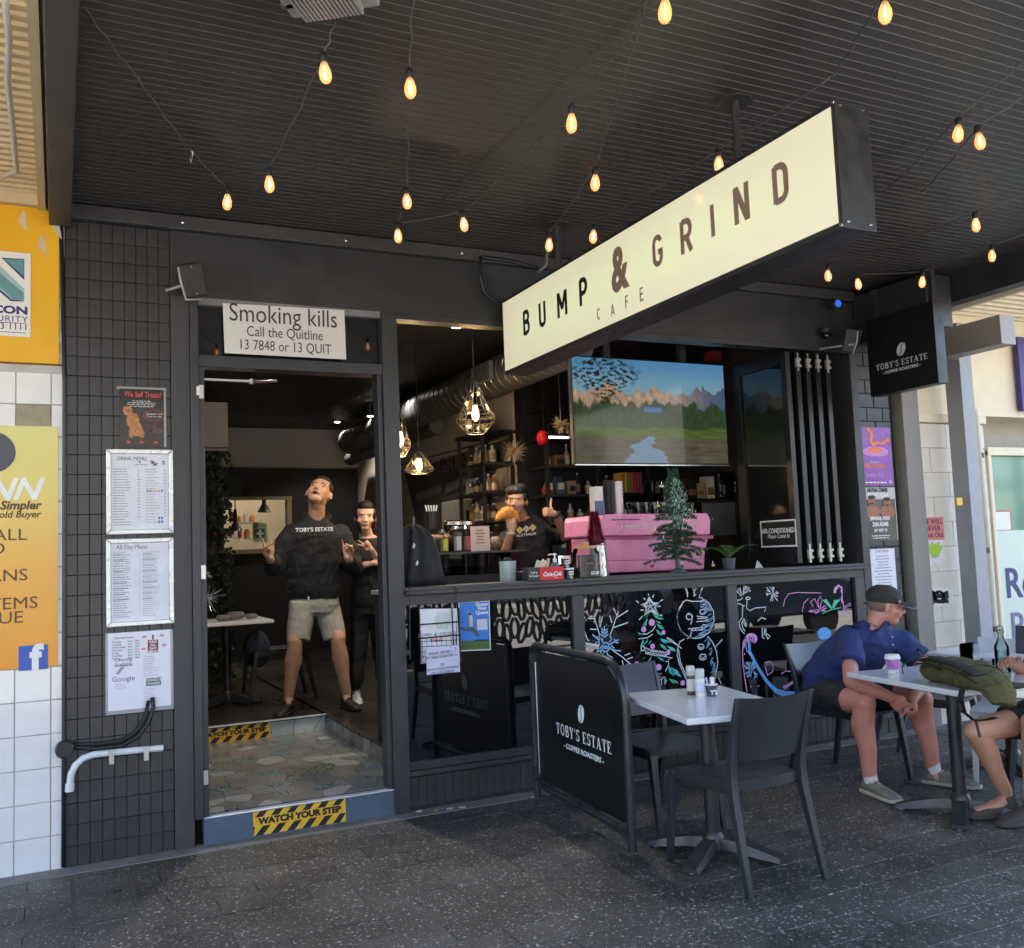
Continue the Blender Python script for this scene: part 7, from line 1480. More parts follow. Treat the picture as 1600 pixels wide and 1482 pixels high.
c = V((onS(868, 5.43), 5.43, zt-.045)); so_ = empty('hand_sanitiser', c, 'blue hand sanitiser bottle with white pump in the red box', 'bottle')
MB().lathe([(.022, 0), (.022, .062), (.012, .075)], c, 18).build('bottle', mat('blue_gel', (.12, .28, .36), .1, trans=.4), so_, smooth=40); MB().lathe([(.013, .074), (.013, .095), (.006, .1), (.005, .118), (.012, .12), (.012, .13)], c, 14).build('pump', WHITE, so_, smooth=40); MB().tube([c+V((0, 0, .125)), c+V((-.042, 0, .124)), c+V((-.046, 0, .118))], .004, 8).build('spout', WHITE, so_)
# planter cup, stacked bowls, grey boxes
c = at_s(794, 5.60); c.z = 1.276; pc_ = empty('planter', c, 'pale green glazed cup with cactus on the bench', 'planter'); h = aY(794, 877, 5.6).z-c.z
MB().lathe([(.045, 0), (.054, .02), (.056, h), (.050, h), (.048, h-.02)], c, 22).build('cup', mat('pale_green_glaze', (.35, .46, .44), .2, var=.1), pc_, smooth=40); MB().ball(c+V((0, 0, h)), (.03, .03, .03), 10).build('cactus', LEAFD, pc_)
c = V((onS(815, 5.62), 5.62, 1.276))
for k in range(7): tag(MB().lathe([(.05, 0), (.066, .012), (.066, .015), (.05, .004)], c+V((0, 0, k*.013)), 20).build('black_plate', PLASB, smooth=40), '%s black plate from the bottom of the stack on the bench' % ordn[k], 'plate', 'stacked black plates')
c = V((onS(858, 5.60), 5.60, 1.276)); gt = empty('glass_bowl', c, 'clear plastic tub of sachets behind the red box', 'tub'); MB().lathe([(.06, 0), (.07, .14)], c, 18, cap=False).build('bowl', GLASS, gt, smooth=40); MB().ball(c+V((0, 0, .06)), (.05, .05, .05), 10).build('contents', mat('grey_contents', (.2, .2, .2), .6, var=.6, scale=80), gt)
# maroon tinsel cone with silver base, leaflet box
c = V((onS(933, 5.66), 5.66, 1.276)); zt_c = aY(933, 800, 5.66).z; zm = aY(933, 852, 5.66).z
tcn = empty('tinsel_cone', c, 'dark red tinsel cone tree with silver skirt before the pink machine', 'decoration')
for (m, zl, zh, rl, rh, nn, nm, dy) in ((mat('maroon_tinsel', (.16, .005, .02), .35, metal=.4, var=.5, scale=60), zm, zt_c, .065, .022, 2600, 'tinsel', 0), (TIN, 1.30, zm+.01, .075, .06, 1300, 'silver_skirt', .03)):
    MB().lathe([(rl*.85, zl), (rh*.85, zh)], (c.x+dy*.6, c.y, 0), 16).build('core_'+nm, m, tcn); mb = MB()
    for i in range(nn):
        u = rt.random(); rr = rl+(rh-rl)*u; a0 = rt.uniform(0, 6.28); p = V((c.x+dy*.6+rr*math.cos(a0)*.9, c.y+rr*math.sin(a0)*.9, zl+(zh-zl)*u)); d = V((math.cos(a0)+rt.gauss(0, .7), math.sin(a0)+rt.gauss(0, .7), rt.gauss(0, .7))).normalized()*.028; sdd = d.cross(V((0, 0, 1))).normalized()*.0022
        mb.poly([p-sdd, p+sdd, p+d])
    mb.build(nm, m, tcn, kind='stuff')
gb = sheet('leaflet_card', 930, 783, 944, 806, mat('blue_red_card', (.08, .10, .22), .4, var=.3), 'small upright leaflet leaning behind the red tinsel cone', 'leaflet', 5.78, .003)[0]
# hanging black apron/umbrella at the left end of the servery
P2_ = lambda px, py, Y: aY(px, py, Y)
yb2 = F+.10
um = MB(); rg_ = []
for (px, py, a_) in ((650, 917, .19), (650, 900, .175), (650, 880, .155), (650, 860, .138), (649, 843, .115), (648, 830, .085), (645, 820, .035)):
    c_ = P2_(px, py, yb2+.10); rg_.append([c_+V((a_*(1+.13*math.cos(9*t+py*.012))*math.cos(t), a_*.38*(1+.22*math.cos(9*t+py*.012))*math.sin(t), 0)) for t in [k*math.pi/30 for k in range(60)]])
um.rings(rg_)
uo = empty('folded_umbrella', P2_(650, 917, yb2), 'folded black fabric umbrella standing at the left end of the servery', 'umbrella'); um.build('cloth', mat('black_cloth', (.009, .009, .012), .75, var=.2, bump=.2), uo, smooth=180)
for px, py in ((646, 853), (651, 880)): MB().poly([P2_(px-1.5, py+3, yb2), P2_(px+1, py-5, yb2), P2_(px+3, py-1, yb2), P2_(px+1, py+4, yb2)], (0, .002, 0)).build('white_mark', WHITE, uo)
MB().tube([P2_(645, 822, yb2+.1), P2_(645, 808, yb2+.1)], .012, 8).build('tip', PLASB, uo)
# hanging coffee bags and boxes in the dark corner
for i, (px, py) in enumerate(((1133, 758), (1155, 755))):
    c = aY(px, py, 6.9); s = Soft(); s.loft([(c+V((0, 0, -.12)), .075, .04), (c, .085, .045), (c+V((0, 0, .12)), .075, .015)], (1, 0, 0)); o = empty('hanging_bag', c, ['left', 'right'][i]+' of two glossy black bags on the dark right wall', 'bag', 'glossy black bags'); s.build('pouch', mat('glossy_black_foil', (.012, .012, .013), .15, var=.1), o, .008, 2, wrinkle=.02, wsize=.05)
c0_, c1_ = aY(1093, 838, 6.9), aY(1172, 782, 6.9); tag(MB().box(c0_.x, c1_.x, 6.9, 7.0, c0_.z, c1_.z).build('grey_board', mat('grey_board', (.12, .12, .12), .6)), 'plain grey board standing behind the christmas tree on the right', 'board')
for i, (px, w_, hh, k) in enumerate(((1075, .10, .17, 'black'), (1090, .09, .14, 'kraft'), (1105, .09, .2, 'white'))):
    c = aY(px, 779, 6.95); o = empty('carton', c, ['black', 'kraft', 'white'][i]+' carton on the ledge right of the tree top', 'box', 'cartons on the right ledge'); MB().box(c.x, c.x+w_, 6.95, 7.05, c.z, c.z+hh).build('box_body', GD[k], o); MB().box(c.x+.01, c.x+w_-.01, 6.946, 6.949, c.z+.03, c.z+hh*.5).build('front_panel', GD['amber'], o)
a, b_ = aY(1070, 783, 6.9), aY(1178, 779, 6.9); tag(MB().box(a.x, b_.x, 6.88, 7.1, a.z-.02, a.z+.002).build('ledge', SH), 'black ledge across the dark right wall', 'shelf')
rs = MB().box(aY(1112, 560, 6.9).x, aY(1128, 560, 6.9).x, 6.9, 7.0, aY(1112, 562, 6.9).z, aY(1112, 548, 6.9).z).build('red_box', mat('dull_red', (.25, .02, .02), .5)); tag(rs, 'dull red box above the right end of the screen', 'box')
# door hardware & litter on the pavement
LT = [mat('litter_white', (.5, .5, .48), .8), mat('leaf_litter', (.30, .26, .06), .8)]
for i, (px, py, k) in enumerate(((682, 1266, 1), (703, 1264, 0), (722, 1262, 0), (834, 1246, 0), (655, 1268, 0))):
    c = aZ(px, py, .005); s_ = .015+.01*rd.random(); tag(MB().poly([c+V((s_*math.cos(a), s_*.8*math.sin(a), 0)) for a in [k2*1.2566+rd.uniform(-.3, .3) for k2 in range(5)]], (0, 0, .004)).build('litter', LT[k]), ['yellow dead leaf', 'crumpled white scrap left of the barrier', 'second pale scrap', 'white scrap by the barrier foot', 'tiny white scrap near the step'][i]+' on the concrete edging', 'litter', 'litter under the servery')
# kerb-side ornamental railing, seen mirrored in the panes
kr = empty('kerb_railing', (3.4, 1.0, 0), 'black ornamental leaf pattern railing at the kerb behind the viewer', 'railing')
mb = MB(); mb.tube([(2.2, -.6, 0), (2.2, -.6, .95), (7.8, -.6, .95), (7.8, -.6, 0)], .02, 8).tube([(2.2, -.6, .2), (7.8, -.6, .2)], .015, 8)
mb.build('rail', BLK, kr, kind='stuff'); mb = MB()
for i in range(50):
    x = 2.3+i*.11
    for z in (.42, .72): tl_ = rt.uniform(-.04, .04); wz = rt.uniform(.045, .06); mb.tube([(x+wz*math.cos(t)+tl_*math.sin(t), -.6, z+(.07 if i % 2 else 0)+.13*math.sin(t)) for t in [k*math.pi/5 for k in range(10)]], .025, 5, closed=True)
mb.build('leaf_ornament', BLK, kr, kind='stuff')
# ================================================================ PEOPLE
def skin(name, c, r=.5): return mat(name, c, r, var=.1, scale=14, bump=.05, bscale=180, sss=.06)
HAIR = mat('black_hair', (.010, .008, .008), .42, var=.3, scale=60, bump=.4, bscale=260)
LIP = mat('lips', (.30, .09, .08), .5, var=0); EYEW = mat('eye_white', (.55, .52, .50), .3, var=0); IRIS = mat('dark_iris', (.02, .012, .01), .2, var=0)
def frame3(f, up):
    f = V(f).normalized(); up = V(up); r = f.cross(up).normalized(); u = r.cross(f).normalized(); return r, f, u
def add_head(s, c, f, up, k=1.0, jaw=1.0, wide=1.10, fem=False):
    """fuse a head into the body skin; c is the middle of the head at eye level"""
    r, f, u = frame3(f, up); c = V(c); P = lambda x, y, z: c+(r*x*wide+f*y+u*z)*k; M = Matrix((r*wide, f, u)).transposed()
    s.ell(P(0, -.012, .036), (.075*k, .094*k, .083*k), M); s.ell(P(0, .018, -.022), (.063*k*jaw, .070*k, .082*k), M)
    s.ell(P(0, .040, -.088), (.036*k*jaw, .036*k, .030*k), M); s.ell(P(0, -.005, -.060), (.056*k*jaw, .058*k, .045*k), M)
    for e in (-1, 1):
        s.ell(P(e*.036, .050, -.030), (.027*k, .026*k, .026*k), M); s.ell(P(e*(.064+.012*jaw), -.006, -.010), (.009*k, .018*k, .028*k), M)
        s.ell(P(e*.012, .092, -.040), (.009*k, .010*k, .008*k), M)
    s.cone(P(0, .078, .004), P(0, .098 if fem else .106, -.034), .007*k, (.0095 if fem else .0125)*k); s.ell(P(0, .070 if fem else .074, .022), (.050*k, .014*k, .011*k), M)
    s.ell(P(0, .080, -.060), (.026*k, .012*k, .013*k), M)
    return P, M
def face(P, M, k, parent, smile=0, eyes=True, brow=HAIR, openm=0):
    for e in (-1, 1):
        w_ = MB().ball(P(e*.030, .0765, -.001), (.0105*k, .0045*k, (.0048 if eyes else .003)*k), 12, M).build('eye', EYEW if eyes else IRIS, parent, smooth=True)
        if eyes: MB().ball(P(e*.030, .0795, -.001), (.0050*k, .003*k, .0046*k), 10, M).build('iris', IRIS, w_, smooth=True)
        MB().tube([P(e*.014, .085, .017), P(e*.030, .086, .023), P(e*.046, .075, .017)], .0023*k, 6).build('eyebrow', brow, parent, smooth=True)
    pts = [P(x*.024, .0885-abs(x)*.010, -.064+smile*abs(x)*.012) for x in (-1, -.5, 0, .5, 1)]
    m_ = MB().tube(pts, [.0015*k, .0045*k, .005*k, .0045*k, .0015*k], 8).build('mouth', LIP, parent, smooth=True)
    if smile > .5: MB().tube([P(x*.018, .0925-abs(x)*.008, -.0635+smile*abs(x)*.011) for x in (-1, -.5, 0, .5, 1)], .0018*k, 6).build('teeth', WHITE, m_, smooth=True)
    if openm: MB().ball(P(0, .088, -.066), (.016*k, .008*k, .011*k), 10, M).build('open_mouth', mat('mouth_dark', (.05, .01, .01), .5), m_, smooth=True)
def add_hand(s, wrist, d, n, side, curls=(0, 0, 0, 0), thumb='rest', k=1.0, spread=.12):
    """palm and five fingers; d points from wrist to knuckles, n out of the palm, side=+1 puts the thumb on d x n"""
    d = V(d).normalized(); n = V(n); n = (n-d*n.dot(d)).normalized(); l = d.cross(n)*side; w_ = V(wrist)
    s.loft([(w_-d*.02*k, .026*k, .019*k), (w_+d*.01*k, .029*k, .017*k), (w_+d*.045*k, .040*k, .0165*k), (w_+d*.085*k, .042*k, .0145*k)], l, 14)
    Ls = (.070, .078, .072, .056)
    for i in range(4):
        off = (1.5-i)*.0205*k; base = w_+d*.083*k+l*off; dr = (d+l*(1.5-i)*spread).normalized(); L_ = Ls[i]*k; c = curls[i]; p = base; r0 = .0092*k
        ang = 0; ax = dr.cross(n)
        for j, fr_ in enumerate((.44, .31, .25)):
            ang += c*(1.45, 1.55, .9)[j]+(.10 if c < .3 else 0); dd = (dr*math.cos(ang)+n*math.sin(ang)); q = p+dd*L_*fr_; s.cone(p, q, r0, r0*.92); p = q; r0 *= .92
    tb = w_+d*.020*k+l*.026*k
    if thumb == 'up': tp = [tb, tb+(l*.9+d*.25)*.040*k, tb+(l*1.0+d*.05)*.078*k, tb+(l*1.0-d*.05)*.105*k]
    elif thumb == 'in': tp = [tb, tb+(l*.35+d*.7+n*.5)*.040*k, tb+(l*.0+d*.9+n*.75)*.066*k, tb+(-l*.5+d*1.0+n*.8)*.085*k]
    else: tp = [tb, tb+(l*.75+d*.6+n*.25)*.040*k, tb+(l*.85+d*1.0+n*.4)*.068*k, tb+(l*.8+d*1.35+n*.5)*.088*k]
    s.chain(tp, [.014*k, .0118*k, .0105*k, .009*k])
def shoe(parent, ankle, toe, m, sole, name='shoe', L=.285, z0=0):
    a, t = V(ankle), V(toe); d = t-a; d.z = 0; d.normalize(); l = V((-d.y, d.x, 0)); b = V((a.x, a.y, z0))-d*.055
    P = lambda u, s_, z: b+d*u*L+l*s_+V((0, 0, z))
    s = Soft(); s.loft([(P(0.0, 0, .045), .028, .032), (P(.12, 0, .048), .036, .042), (P(.4, .0, .044), .038, .038), (P(.7, 0, .034), .047, .028), (P(.92, 0, .027), .042, .021), (P(1.0, 0, .023), .026, .014)], l); s.cone(P(.14, 0, .05), P(.19, 0, .112), .044, .041, flat1=True)
    o = s.build(name, m, parent, .006, 3)
    Soft().loft([(P(-.04, 0, .015), .034, .015), (P(.12, 0, .015), .043, .015), (P(.4, 0, .015), .043, .015), (P(.7, 0, .015), .053, .015), (P(.93, 0, .016), .046, .014), (P(1.05, 0, .020), .026, .012)], l, ex=4).build('sole', sole, o, .006, 2)
    la = MB()
    for i in range(4): la.tube([P(.34+i*.09, -.028, .076-i*.009), P(.37+i*.09, 0, .092-i*.011), P(.34+i*.09, .028, .076-i*.009)], .0042, 5)
    la.build('laces', sole, o, kind='stuff')
    return o

# ---------- man in the doorway
FZ = .266; YM = 7.80
g = lambda px, py, Y=YM: aY(px, py, Y)
man = empty('person', (g(491, 1095).x, YM, FZ), 'man in black TOBY\'S ESTATE sweatshirt and grey green shorts standing in the doorway', 'person')
SK1 = skin('tan_skin', (.52, .29, .185))
lat = V((.973, -.23, 0)); fw = V((-.23, -.973, 0))
s = Soft()
hc = g(499, 771, 7.74); hf = (fw*.80+V((0, 0, .62))-lat*.10).normalized(); hu = (V((0, 0, .80))-fw*.55+lat*.30).normalized()
HP, HM = add_head(s, hc, hf, hu, 1.20, 1.10)
nb = g(494, 826, 7.80); s.cone(HP(0, -.03, -.07), nb, .068, .070)
s.loft([(g(491, 948), .155, .11), (g(491, 900), .15, .105), (g(491, 860), .18, .115), (g(492, 832), .165, .095), (nb+V((0, 0, .02)), .07, .06)], lat)
hipA, hipB = g(473, 948), g(510, 948); kA, kB = g(461, 1010, 7.72), g(528, 1006, 7.70); aA, aB = g(451, 1088, 7.82), g(541, 1084, 7.76)
for h_, k_, a_, e in ((hipA, kA, aA, -1), (hipB, kB, aB, 1)):
    s.chain([h_, h_.lerp(k_, .5), k_+V((0, 0, .05)), k_], [.088, .080, .066, .060]); c_ = k_.lerp(a_, .30)-fw*.012; s.chain([k_, c_, k_.lerp(a_, .62), a_], [.060, .070, .052, .042]); s.chain([a_, a_+V((0, 0, -.05))-fw*-.02], [.036, .034]); s.ell(k_+fw*.022, (.038, .032, .045))
shA, shB = g(456, 836, 7.82), g(531, 836, 7.78); elA, elB = g(428, 886, 7.80), g(552, 886, 7.74); wrA, wrB = g(421, 872, 7.60), g(543, 871, 7.56)
for sh_, el_, wr_ in ((shA, elA, wrA), (shB, elB, wrB)): s.chain([sh_, el_, wr_], [.062, .048, .032])
add_hand(s, wrA, V((-.05, -.10, 1)), fw, -1, (0.0, .95, .95, .05), 'in', 1.08, .16)
add_hand(s, wrB, V((.0, -.10, 1)), fw, 1, (0.9, .95, .95, .05), 'in', 1.08, .16)
s.build('body', SK1, man, .0062, 3)
face(HP, HM, 1.20, man, eyes=False, openm=1)
h = Soft(); h.ell(HP(0, -.028, .045), (.080, .092, .082), HM); h.ell(HP(0, .022, .088), (.070, .066, .045), HM); h.ell(HP(0, -.06, .0), (.072, .055, .07), HM)
for e in (-1, 1): h.ell(HP(e*.064, .005, .045), (.018, .055, .04), HM)
h.build('hair', HAIR, man, .006, 2, wrinkle=.008, wsize=.02)
for e in (-1, 1): MB().ball(HP(e*.084, 0, -.036), .006, 8).build('earring', CHROME, man)
HOOD = mat('black_fleece', (.0045, .0045, .007), .9, var=.2, scale=6, bump=.2, bscale=300, sheen=.03)
h = Soft(); h.loft([(g(491, 936), .215, .135), (g(491, 925), .222, .145), (g(491, 890), .225, .15), (g(491, 858), .235, .15), (g(492, 834), .225, .13), (g(493, 821), .17, .11), (g(494, 813), .11, .095), (g(495, 806), .082, .082)], lat)
for sh_, el_, wr_, o_ in ((shA, elA, wrA, -1), (shB, elB, wrB, 1)):
    h.chain([sh_+V((0, 0, .0)), sh_.lerp(el_, .5)+lat*o_*.015, el_], [.092, .09, .085]); h.cone(el_, wr_.lerp(el_, .22), .083, .050, flat1=True)
hd = g(494, 822, 7.86)
h.loft([(g(480, 813, 7.78), .03, .03), (g(478, 807, 7.86), .035, .04), (g(495, 800, 7.94), .05, .04), (g(512, 807, 7.84), .035, .04), (g(509, 813, 7.76), .03, .03)], V((0, 0, 1)))
h.build('sweatshirt', HOOD, man, .0085, 4, wrinkle=.035, wsize=.13)
tc_ = g(492, 828, 7.8); rr = (g(516, 828)-g(466, 828)); 
tx0 = text("TOBY'S ESTATE", .044, g(491, 829, 7.8)+fw*.175, WP, man, right=lat, up=(0, 0, 1), W=.255, bold=.0012); tx0.name = 'chest_lettering'
SHO = mat('sage_cotton', (.33, .325, .27), .9, var=.02, scale=9, bump=.25, bscale=160)
h = Soft(); h.loft([(g(491, 931), .205, .125), (g(491, 945), .21, .13), (g(491, 958), .20, .125)], lat)
for hp, kn, px0, px1, py in ((hipA, kA, 447, 484, 1001), (hipB, kB, 505, 541, 998)):
    cH = g((px0+px1)/2, py, 7.75); wH = (g(px1, py, 7.75)-g(px0, py, 7.75)).length/2; h.loft([(hp+V((0, 0, .02)), .108, .115), (hp.lerp(cH, .5), .104, .11), (cH, wH*1.0, .10)], lat)
h.build('shorts', SHO, man, .0075, 4, wrinkle=.018, wsize=.14)
MB().tube([g(482, 933, 7.64), g(482, 938, 7.63)], .005, 6).build('drawstring', WHITE, man)
BSH = mat('black_trainer', (.013, .013, .014), .6)
shoe(man, aA, g(425, 1118, 7.55), BSH, BSH, z0=FZ); shoe(man, aB, aB+(aB-aA)*.25+fw*.3, BSH, BSH, z0=FZ)
sk_ = Soft()
for a_ in (aA, aB): sk_.cone(V((a_.x, a_.y, FZ+.06)), a_+V((0, 0, -.03)), .052, .049, flat0=True, flat1=True)
sk_.build('sock_pair', BSH, man, .007, 1, kind='stuff')
# ---------- young woman beside him
YW = 8.0; g2 = lambda px, py, Y=YW: aY(px, py, Y)
wm = empty('person', (g2(578, 1090).x, YW, FZ), 'smiling young woman in a black tee making a peace sign', 'person'); SK2 = skin('light_skin', (.66, .40, .30))
s = Soft(); hc = g2(571, 808, 7.94); HP, HM = add_head(s, hc, fw+V((-.05, 0, .0)), (.05, 0, 1), 1.06, .86, fem=True)
nb = g2(575, 838); s.cone(HP(0, -.02, -.07), nb, .045, .048)
s.loft([(g2(576, 945), .15, .10), (g2(577, 905), .12, .085), (g2(577, 870), .145, .10), (g2(577, 850), .145, .085), (nb, .06, .05)], lat)
hA, hB = g2(564, 950), g2(588, 950); kA2, kB2 = g2(560, 1020), g2(595, 1020); aA2, aB2 = g2(556, 1078), g2(601, 1082, 7.9)
for a1, b1, c1 in ((hA, kA2, aA2), (hB, kB2, aB2)): s.chain([a1, b1, c1], [.075, .05, .034])
shW, shW2 = g2(553, 856), g2(600, 856); elW, elW2 = g2(547, 888, 7.93), g2(599, 888, 7.92); wrW, wrW2 = g2(583, 880, 7.84), g2(579, 858, 7.80)
s.chain([shW, elW, wrW], [.048, .038, .025]); s.chain([shW2, elW2, wrW2], [.048, .038, .025])
add_hand(s, wrW, V((1, -.05, .15)), V((0, 1, -.2)), 1, (.3, .3, .3, .3), 'rest', .9)
add_hand(s, wrW2, V((-.72, -.2, .62)), fw, -1, (0, 0, .95, .95), 'in', .92, .28)
s.build('body', SK2, wm, .006, 3); face(HP, HM, 1.04, wm, smile=1.0, brow=mat('soft_brow', (.06, .035, .025), .8))
h = Soft(); h.ell(HP(0, -.030, .046), (.0765, .085, .079), HM); h.ell(HP(0, .020, .090), (.064, .066, .046), HM); h.ell(HP(0, .018, .078), (.066, .066, .046), HM)
for e in (-1, 1): h.ell(HP(e*.062, .004, .022), (.021, .046, .058), HM)
h.ell(HP(0, -.10, .09), (.040, .040, .040), HM); h.ell(HP(.03, -.07, -.07), (.03, .03, .07), HM); h.ell(HP(0, -.055, .0), (.070, .05, .07), HM); h.build('hair', HAIR, wm, .006, 2)
TEE = mat('black_cotton', (.006, .006, .008), .85, var=.2, bump=.15, bscale=250)
h = Soft(); h.loft([(g2(576, 948), .165, .115), (g2(577, 905), .15, .11), (g2(577, 874), .165, .118), (g2(577, 853), .165, .10), (g2(576, 841), .10, .075)], lat); h.cone(shW, shW.lerp(elW, .62), .062, .060, flat1=True); h.cone(shW2, shW2.lerp(elW2, .55), .062, .058, flat1=True); h.build('tee', TEE, wm, .008, 3, wrinkle=.02)
h = Soft(); h.loft([(g2(576, 944), .16, .11), (g2(576, 960), .165, .11)], lat)
for a1, b1, c1 in ((hA, kA2, aA2), (hB, kB2, aB2)): h.chain([a1, b1, c1+V((0, 0, .05))], [.088, .072, .060], flat1=False)
h.build('trousers', TEE, wm, .0085, 3, wrinkle=.025)
WSH = mat('white_trainer', (.55, .56, .57), .5, var=.06); shoe(wm, aA2, aA2+fw*.3, WSH, WHITE, L=.25, z0=FZ); shoe(wm, aB2, aB2+fw*.3-lat*.02, WSH, WHITE, L=.25, z0=FZ)
# ---------- third face behind the post
w3 = empty('person', (g2(606, 1090, 8.3).x, 8.3, FZ), 'person leaning in behind the young woman, half hidden by the door post', 'person'); g3 = lambda px, py, Y=8.3: aY(px, py, Y)
s = Soft(); HP, HM = add_head(s, g3(598, 820, 8.2), fw-lat*.25, V((-.28, 0, 1)), 1.0, .88, fem=True); nb = g3(614, 850); s.cone(HP(0, -.02, -.07), nb, .045, .048)
s.loft([(g3(628, 965), .14, .10), (g3(626, 900), .13, .09), (g3(622, 868), .15, .09), (nb, .06, .05)], lat)
s.chain([g3(622, 960), g3(622, 1030), g3(620, 1092)], [.075, .05, .034]); s.chain([g3(642, 960), g3(642, 1030), g3(642, 1092)], [.075, .05, .034]); s.chain([g3(605, 868), g3(600, 885), g3(595, 868, 8.15)], [.045, .036, .026]); add_hand(s, g3(595, 868, 8.15), V((-.5, -.3, .5)), fw, -1, (.4, .4, .4, .4), 'rest', .9)
s.build('body', SK2, w3, .007, 3); face(HP, HM, 1.0, w3, smile=1.0); h = Soft(); h.ell(HP(0, -.030, .046), (.079, .088, .080), HM); h.ell(HP(0, -.04, -.03), (.08, .06, .10), HM); h.build('hair', HAIR, w3, .007, 2)
for e in (-1, 1): MB().tube([HP(e*.031+.018*math.cos(t), .088, -.001+.015*math.sin(t)) for t in [k*math.pi/5 for k in range(10)]], .0016, 5, closed=True).build('spectacle_rim', BLK, w3)
h = Soft(); h.loft([(g3(628, 965), .16, .12), (g3(626, 900), .15, .11), (g3(622, 866), .165, .11), (g3(615, 855), .09, .07)], lat); h.chain([g3(622, 960), g3(622, 1030), g3(620, 1085)], [.088, .07, .06]); h.chain([g3(642, 960), g3(642, 1030), g3(642, 1085)], [.088, .07, .06]); h.build('black_outfit', TEE, w3, .01, 2)
for px in (620, 642): shoe(w3, g3(px, 1092), g3(px, 1092)+fw*.3, BSH, BSH, L=.25, z0=FZ)
# ---------- man behind the servery
YB = 6.95; g4 = lambda px, py, Y=YB: aY(px, py, Y)
bm2 = empty('person', (g4(825, 1000).x, YB, FZ), 'man in black AUSTRALIA tee biting a croissant and giving a thumbs up', 'person'); SK3 = skin('warm_skin', (.50, .265, .17))
l4 = V((.90, -.43, 0)); f4 = V((-.43, -.90, 0)); s = Soft()
HP, HM = add_head(s, g4(807, 783, 6.90), f4*1-l4*.22, V((.10, 0, 1)), 1.02, 1.05); nb = g4(820, 818); s.cone(HP(0, -.02, -.06), nb, .052, .06)
s.loft([(g4(825, 960), .16, .11), (g4(825, 900), .15, .10), (g4(827, 860), .175, .11), (g4(828, 836), .17, .09), (nb, .07, .06)], l4)
s.chain([g4(818, 960), g4(818, 1040), g4(818, 1095)], [.085, .06, .04]); s.chain([g4(836, 960), g4(836, 1040), g4(836, 1095)], [.085, .06, .04])
s1, e1, w1 = g4(792, 842), g4(789, 866, 6.80), g4(798, 832, 6.68); s2, e2, w2 = g4(864, 838), g4(884, 838, 6.85), g4(866, 803, 6.72)
s.chain([s1, e1, w1], [.055, .044, .028]); s.chain([s2, e2, w2], [.055, .044, .028])
add_hand(s, w1, V((.02, -.08, 1)), -f4*1.0+V((0, 0, 0)), -1, (.14, .12, .14, .2), 'in', .98, .10)
add_hand(s, w2, V((-.88, -.15, .2)), V((-.2, .85, -.3)), -1, (.92, .95, .95, .95), 'up', 1.0)
s.build('body', SK3, bm2, .0062, 3); face(HP, HM, 1.02, bm2, smile=0)
h = Soft(); h.ell(HP(0, -.03, .055), (.088, .098, .088), HM); h.ell(HP(.005, .030, .080), (.074, .064, .046), HM); h.ell(HP(-.02, .0, .10), (.06, .06, .045), HM); h.ell(HP(.064, .0, .035), (.020, .05, .045), HM); h.ell(HP(-.064, .0, .035), (.020, .05, .045), HM); h.ell(HP(0, -.07, .0), (.074, .05, .065), HM); h.build('hair', HAIR, bm2, .006, 2, wrinkle=.03, wsize=.03)
h = Soft(); h.loft([(g4(825, 962), .18, .125), (g4(825, 900), .175, .12), (g4(827, 862), .19, .125), (g4(828, 834), .20, .12), (g4(824, 820), .14, .10), (g4(821, 811), .085, .085)], l4); h.cone(s1, s1.lerp(e1, .72), .070, .072, flat1=True); h.cone(s2, s2.lerp(e2, .80), .070, .072, flat1=True); h.build('tee', TEE, bm2, .008, 3, wrinkle=.025)
h = Soft(); h.chain([g4(818, 958), g4(818, 1040), g4(818, 1088)], [.1, .075, .06]); h.chain([g4(836, 958), g4(836, 1040), g4(836, 1088)], [.1, .075, .06]); h.build('trousers', TEE, bm2, .01, 2)
for px in (818, 836): shoe(bm2, g4(px, 1095), g4(px, 1095)+f4*.3, BSH, BSH, z0=FZ)
MUS = mat('mustard_print', (.50, .36, .12), .6, var=.05)
for i, (px, py) in enumerate(((812, 829), (822, 827), (832, 825))):
    c = g4(px, py, 6.85)+f4*.055; r_ = .030; MB().poly([c+l4*r_, c+V((0, 0, r_)), c-l4*r_, c-V((0, 0, r_))], f4*.002).build('diamond_print', MUS if i != 1 else mat('grey_green_print', (.36, .36, .27), .6), bm2); MB().ball(c+f4*.003, (.008, .003, .004), 8).build('animal_print', INK, bm2)
text('AUSTRALIA', .030, g4(822, 836, 6.85)+f4*.058, WP, bm2, right=l4+V((0, 0, .10)), W=.16)
MB().tube([w1+V((0, 0, -.01))+V((.030*math.cos(t), .026*math.sin(t), 0)) for t in [k*math.pi/6 for k in range(12)]], .010, 6, closed=True).build('wristband', mat('beige_band', (.45, .40, .33), .7), bm2)
wd = (e2-w2).normalized(); wx = wd.orthogonal().normalized(); wy = wd.cross(wx); MB().tube([w2+wd*.02+(wx*math.cos(t)+wy*math.sin(t))*.031 for t in [k*math.pi/6 for k in range(12)]], .008, 6, closed=True).build('watch_strap', RUB, bm2)
# croissant
cr = empty('croissant', g4(797, 806, 6.64), 'large golden croissant held to the man\'s mouth', 'croissant'); s = Soft(); N = 9; cp = []
for i in range(N): t = i/(N-1); px = 778+34*t; cp.append((g4(px-2, 814-13*math.sin(math.pi*(t*.92+.04)), 6.68+.02*math.sin(math.pi*t)), .016+.034*math.sin(math.pi*t)))
for i in range(N-1):
    s.cone(cp[i][0], cp[i+1][0], cp[i][1], cp[i+1][1]*.9)
s.build('pastry', mat('golden_crust', (.62, .27, .045), .4, var=.35, scale=35, bump=.5, bscale=60), cr, .006, 2, wrinkle=.01, wsize=.02)

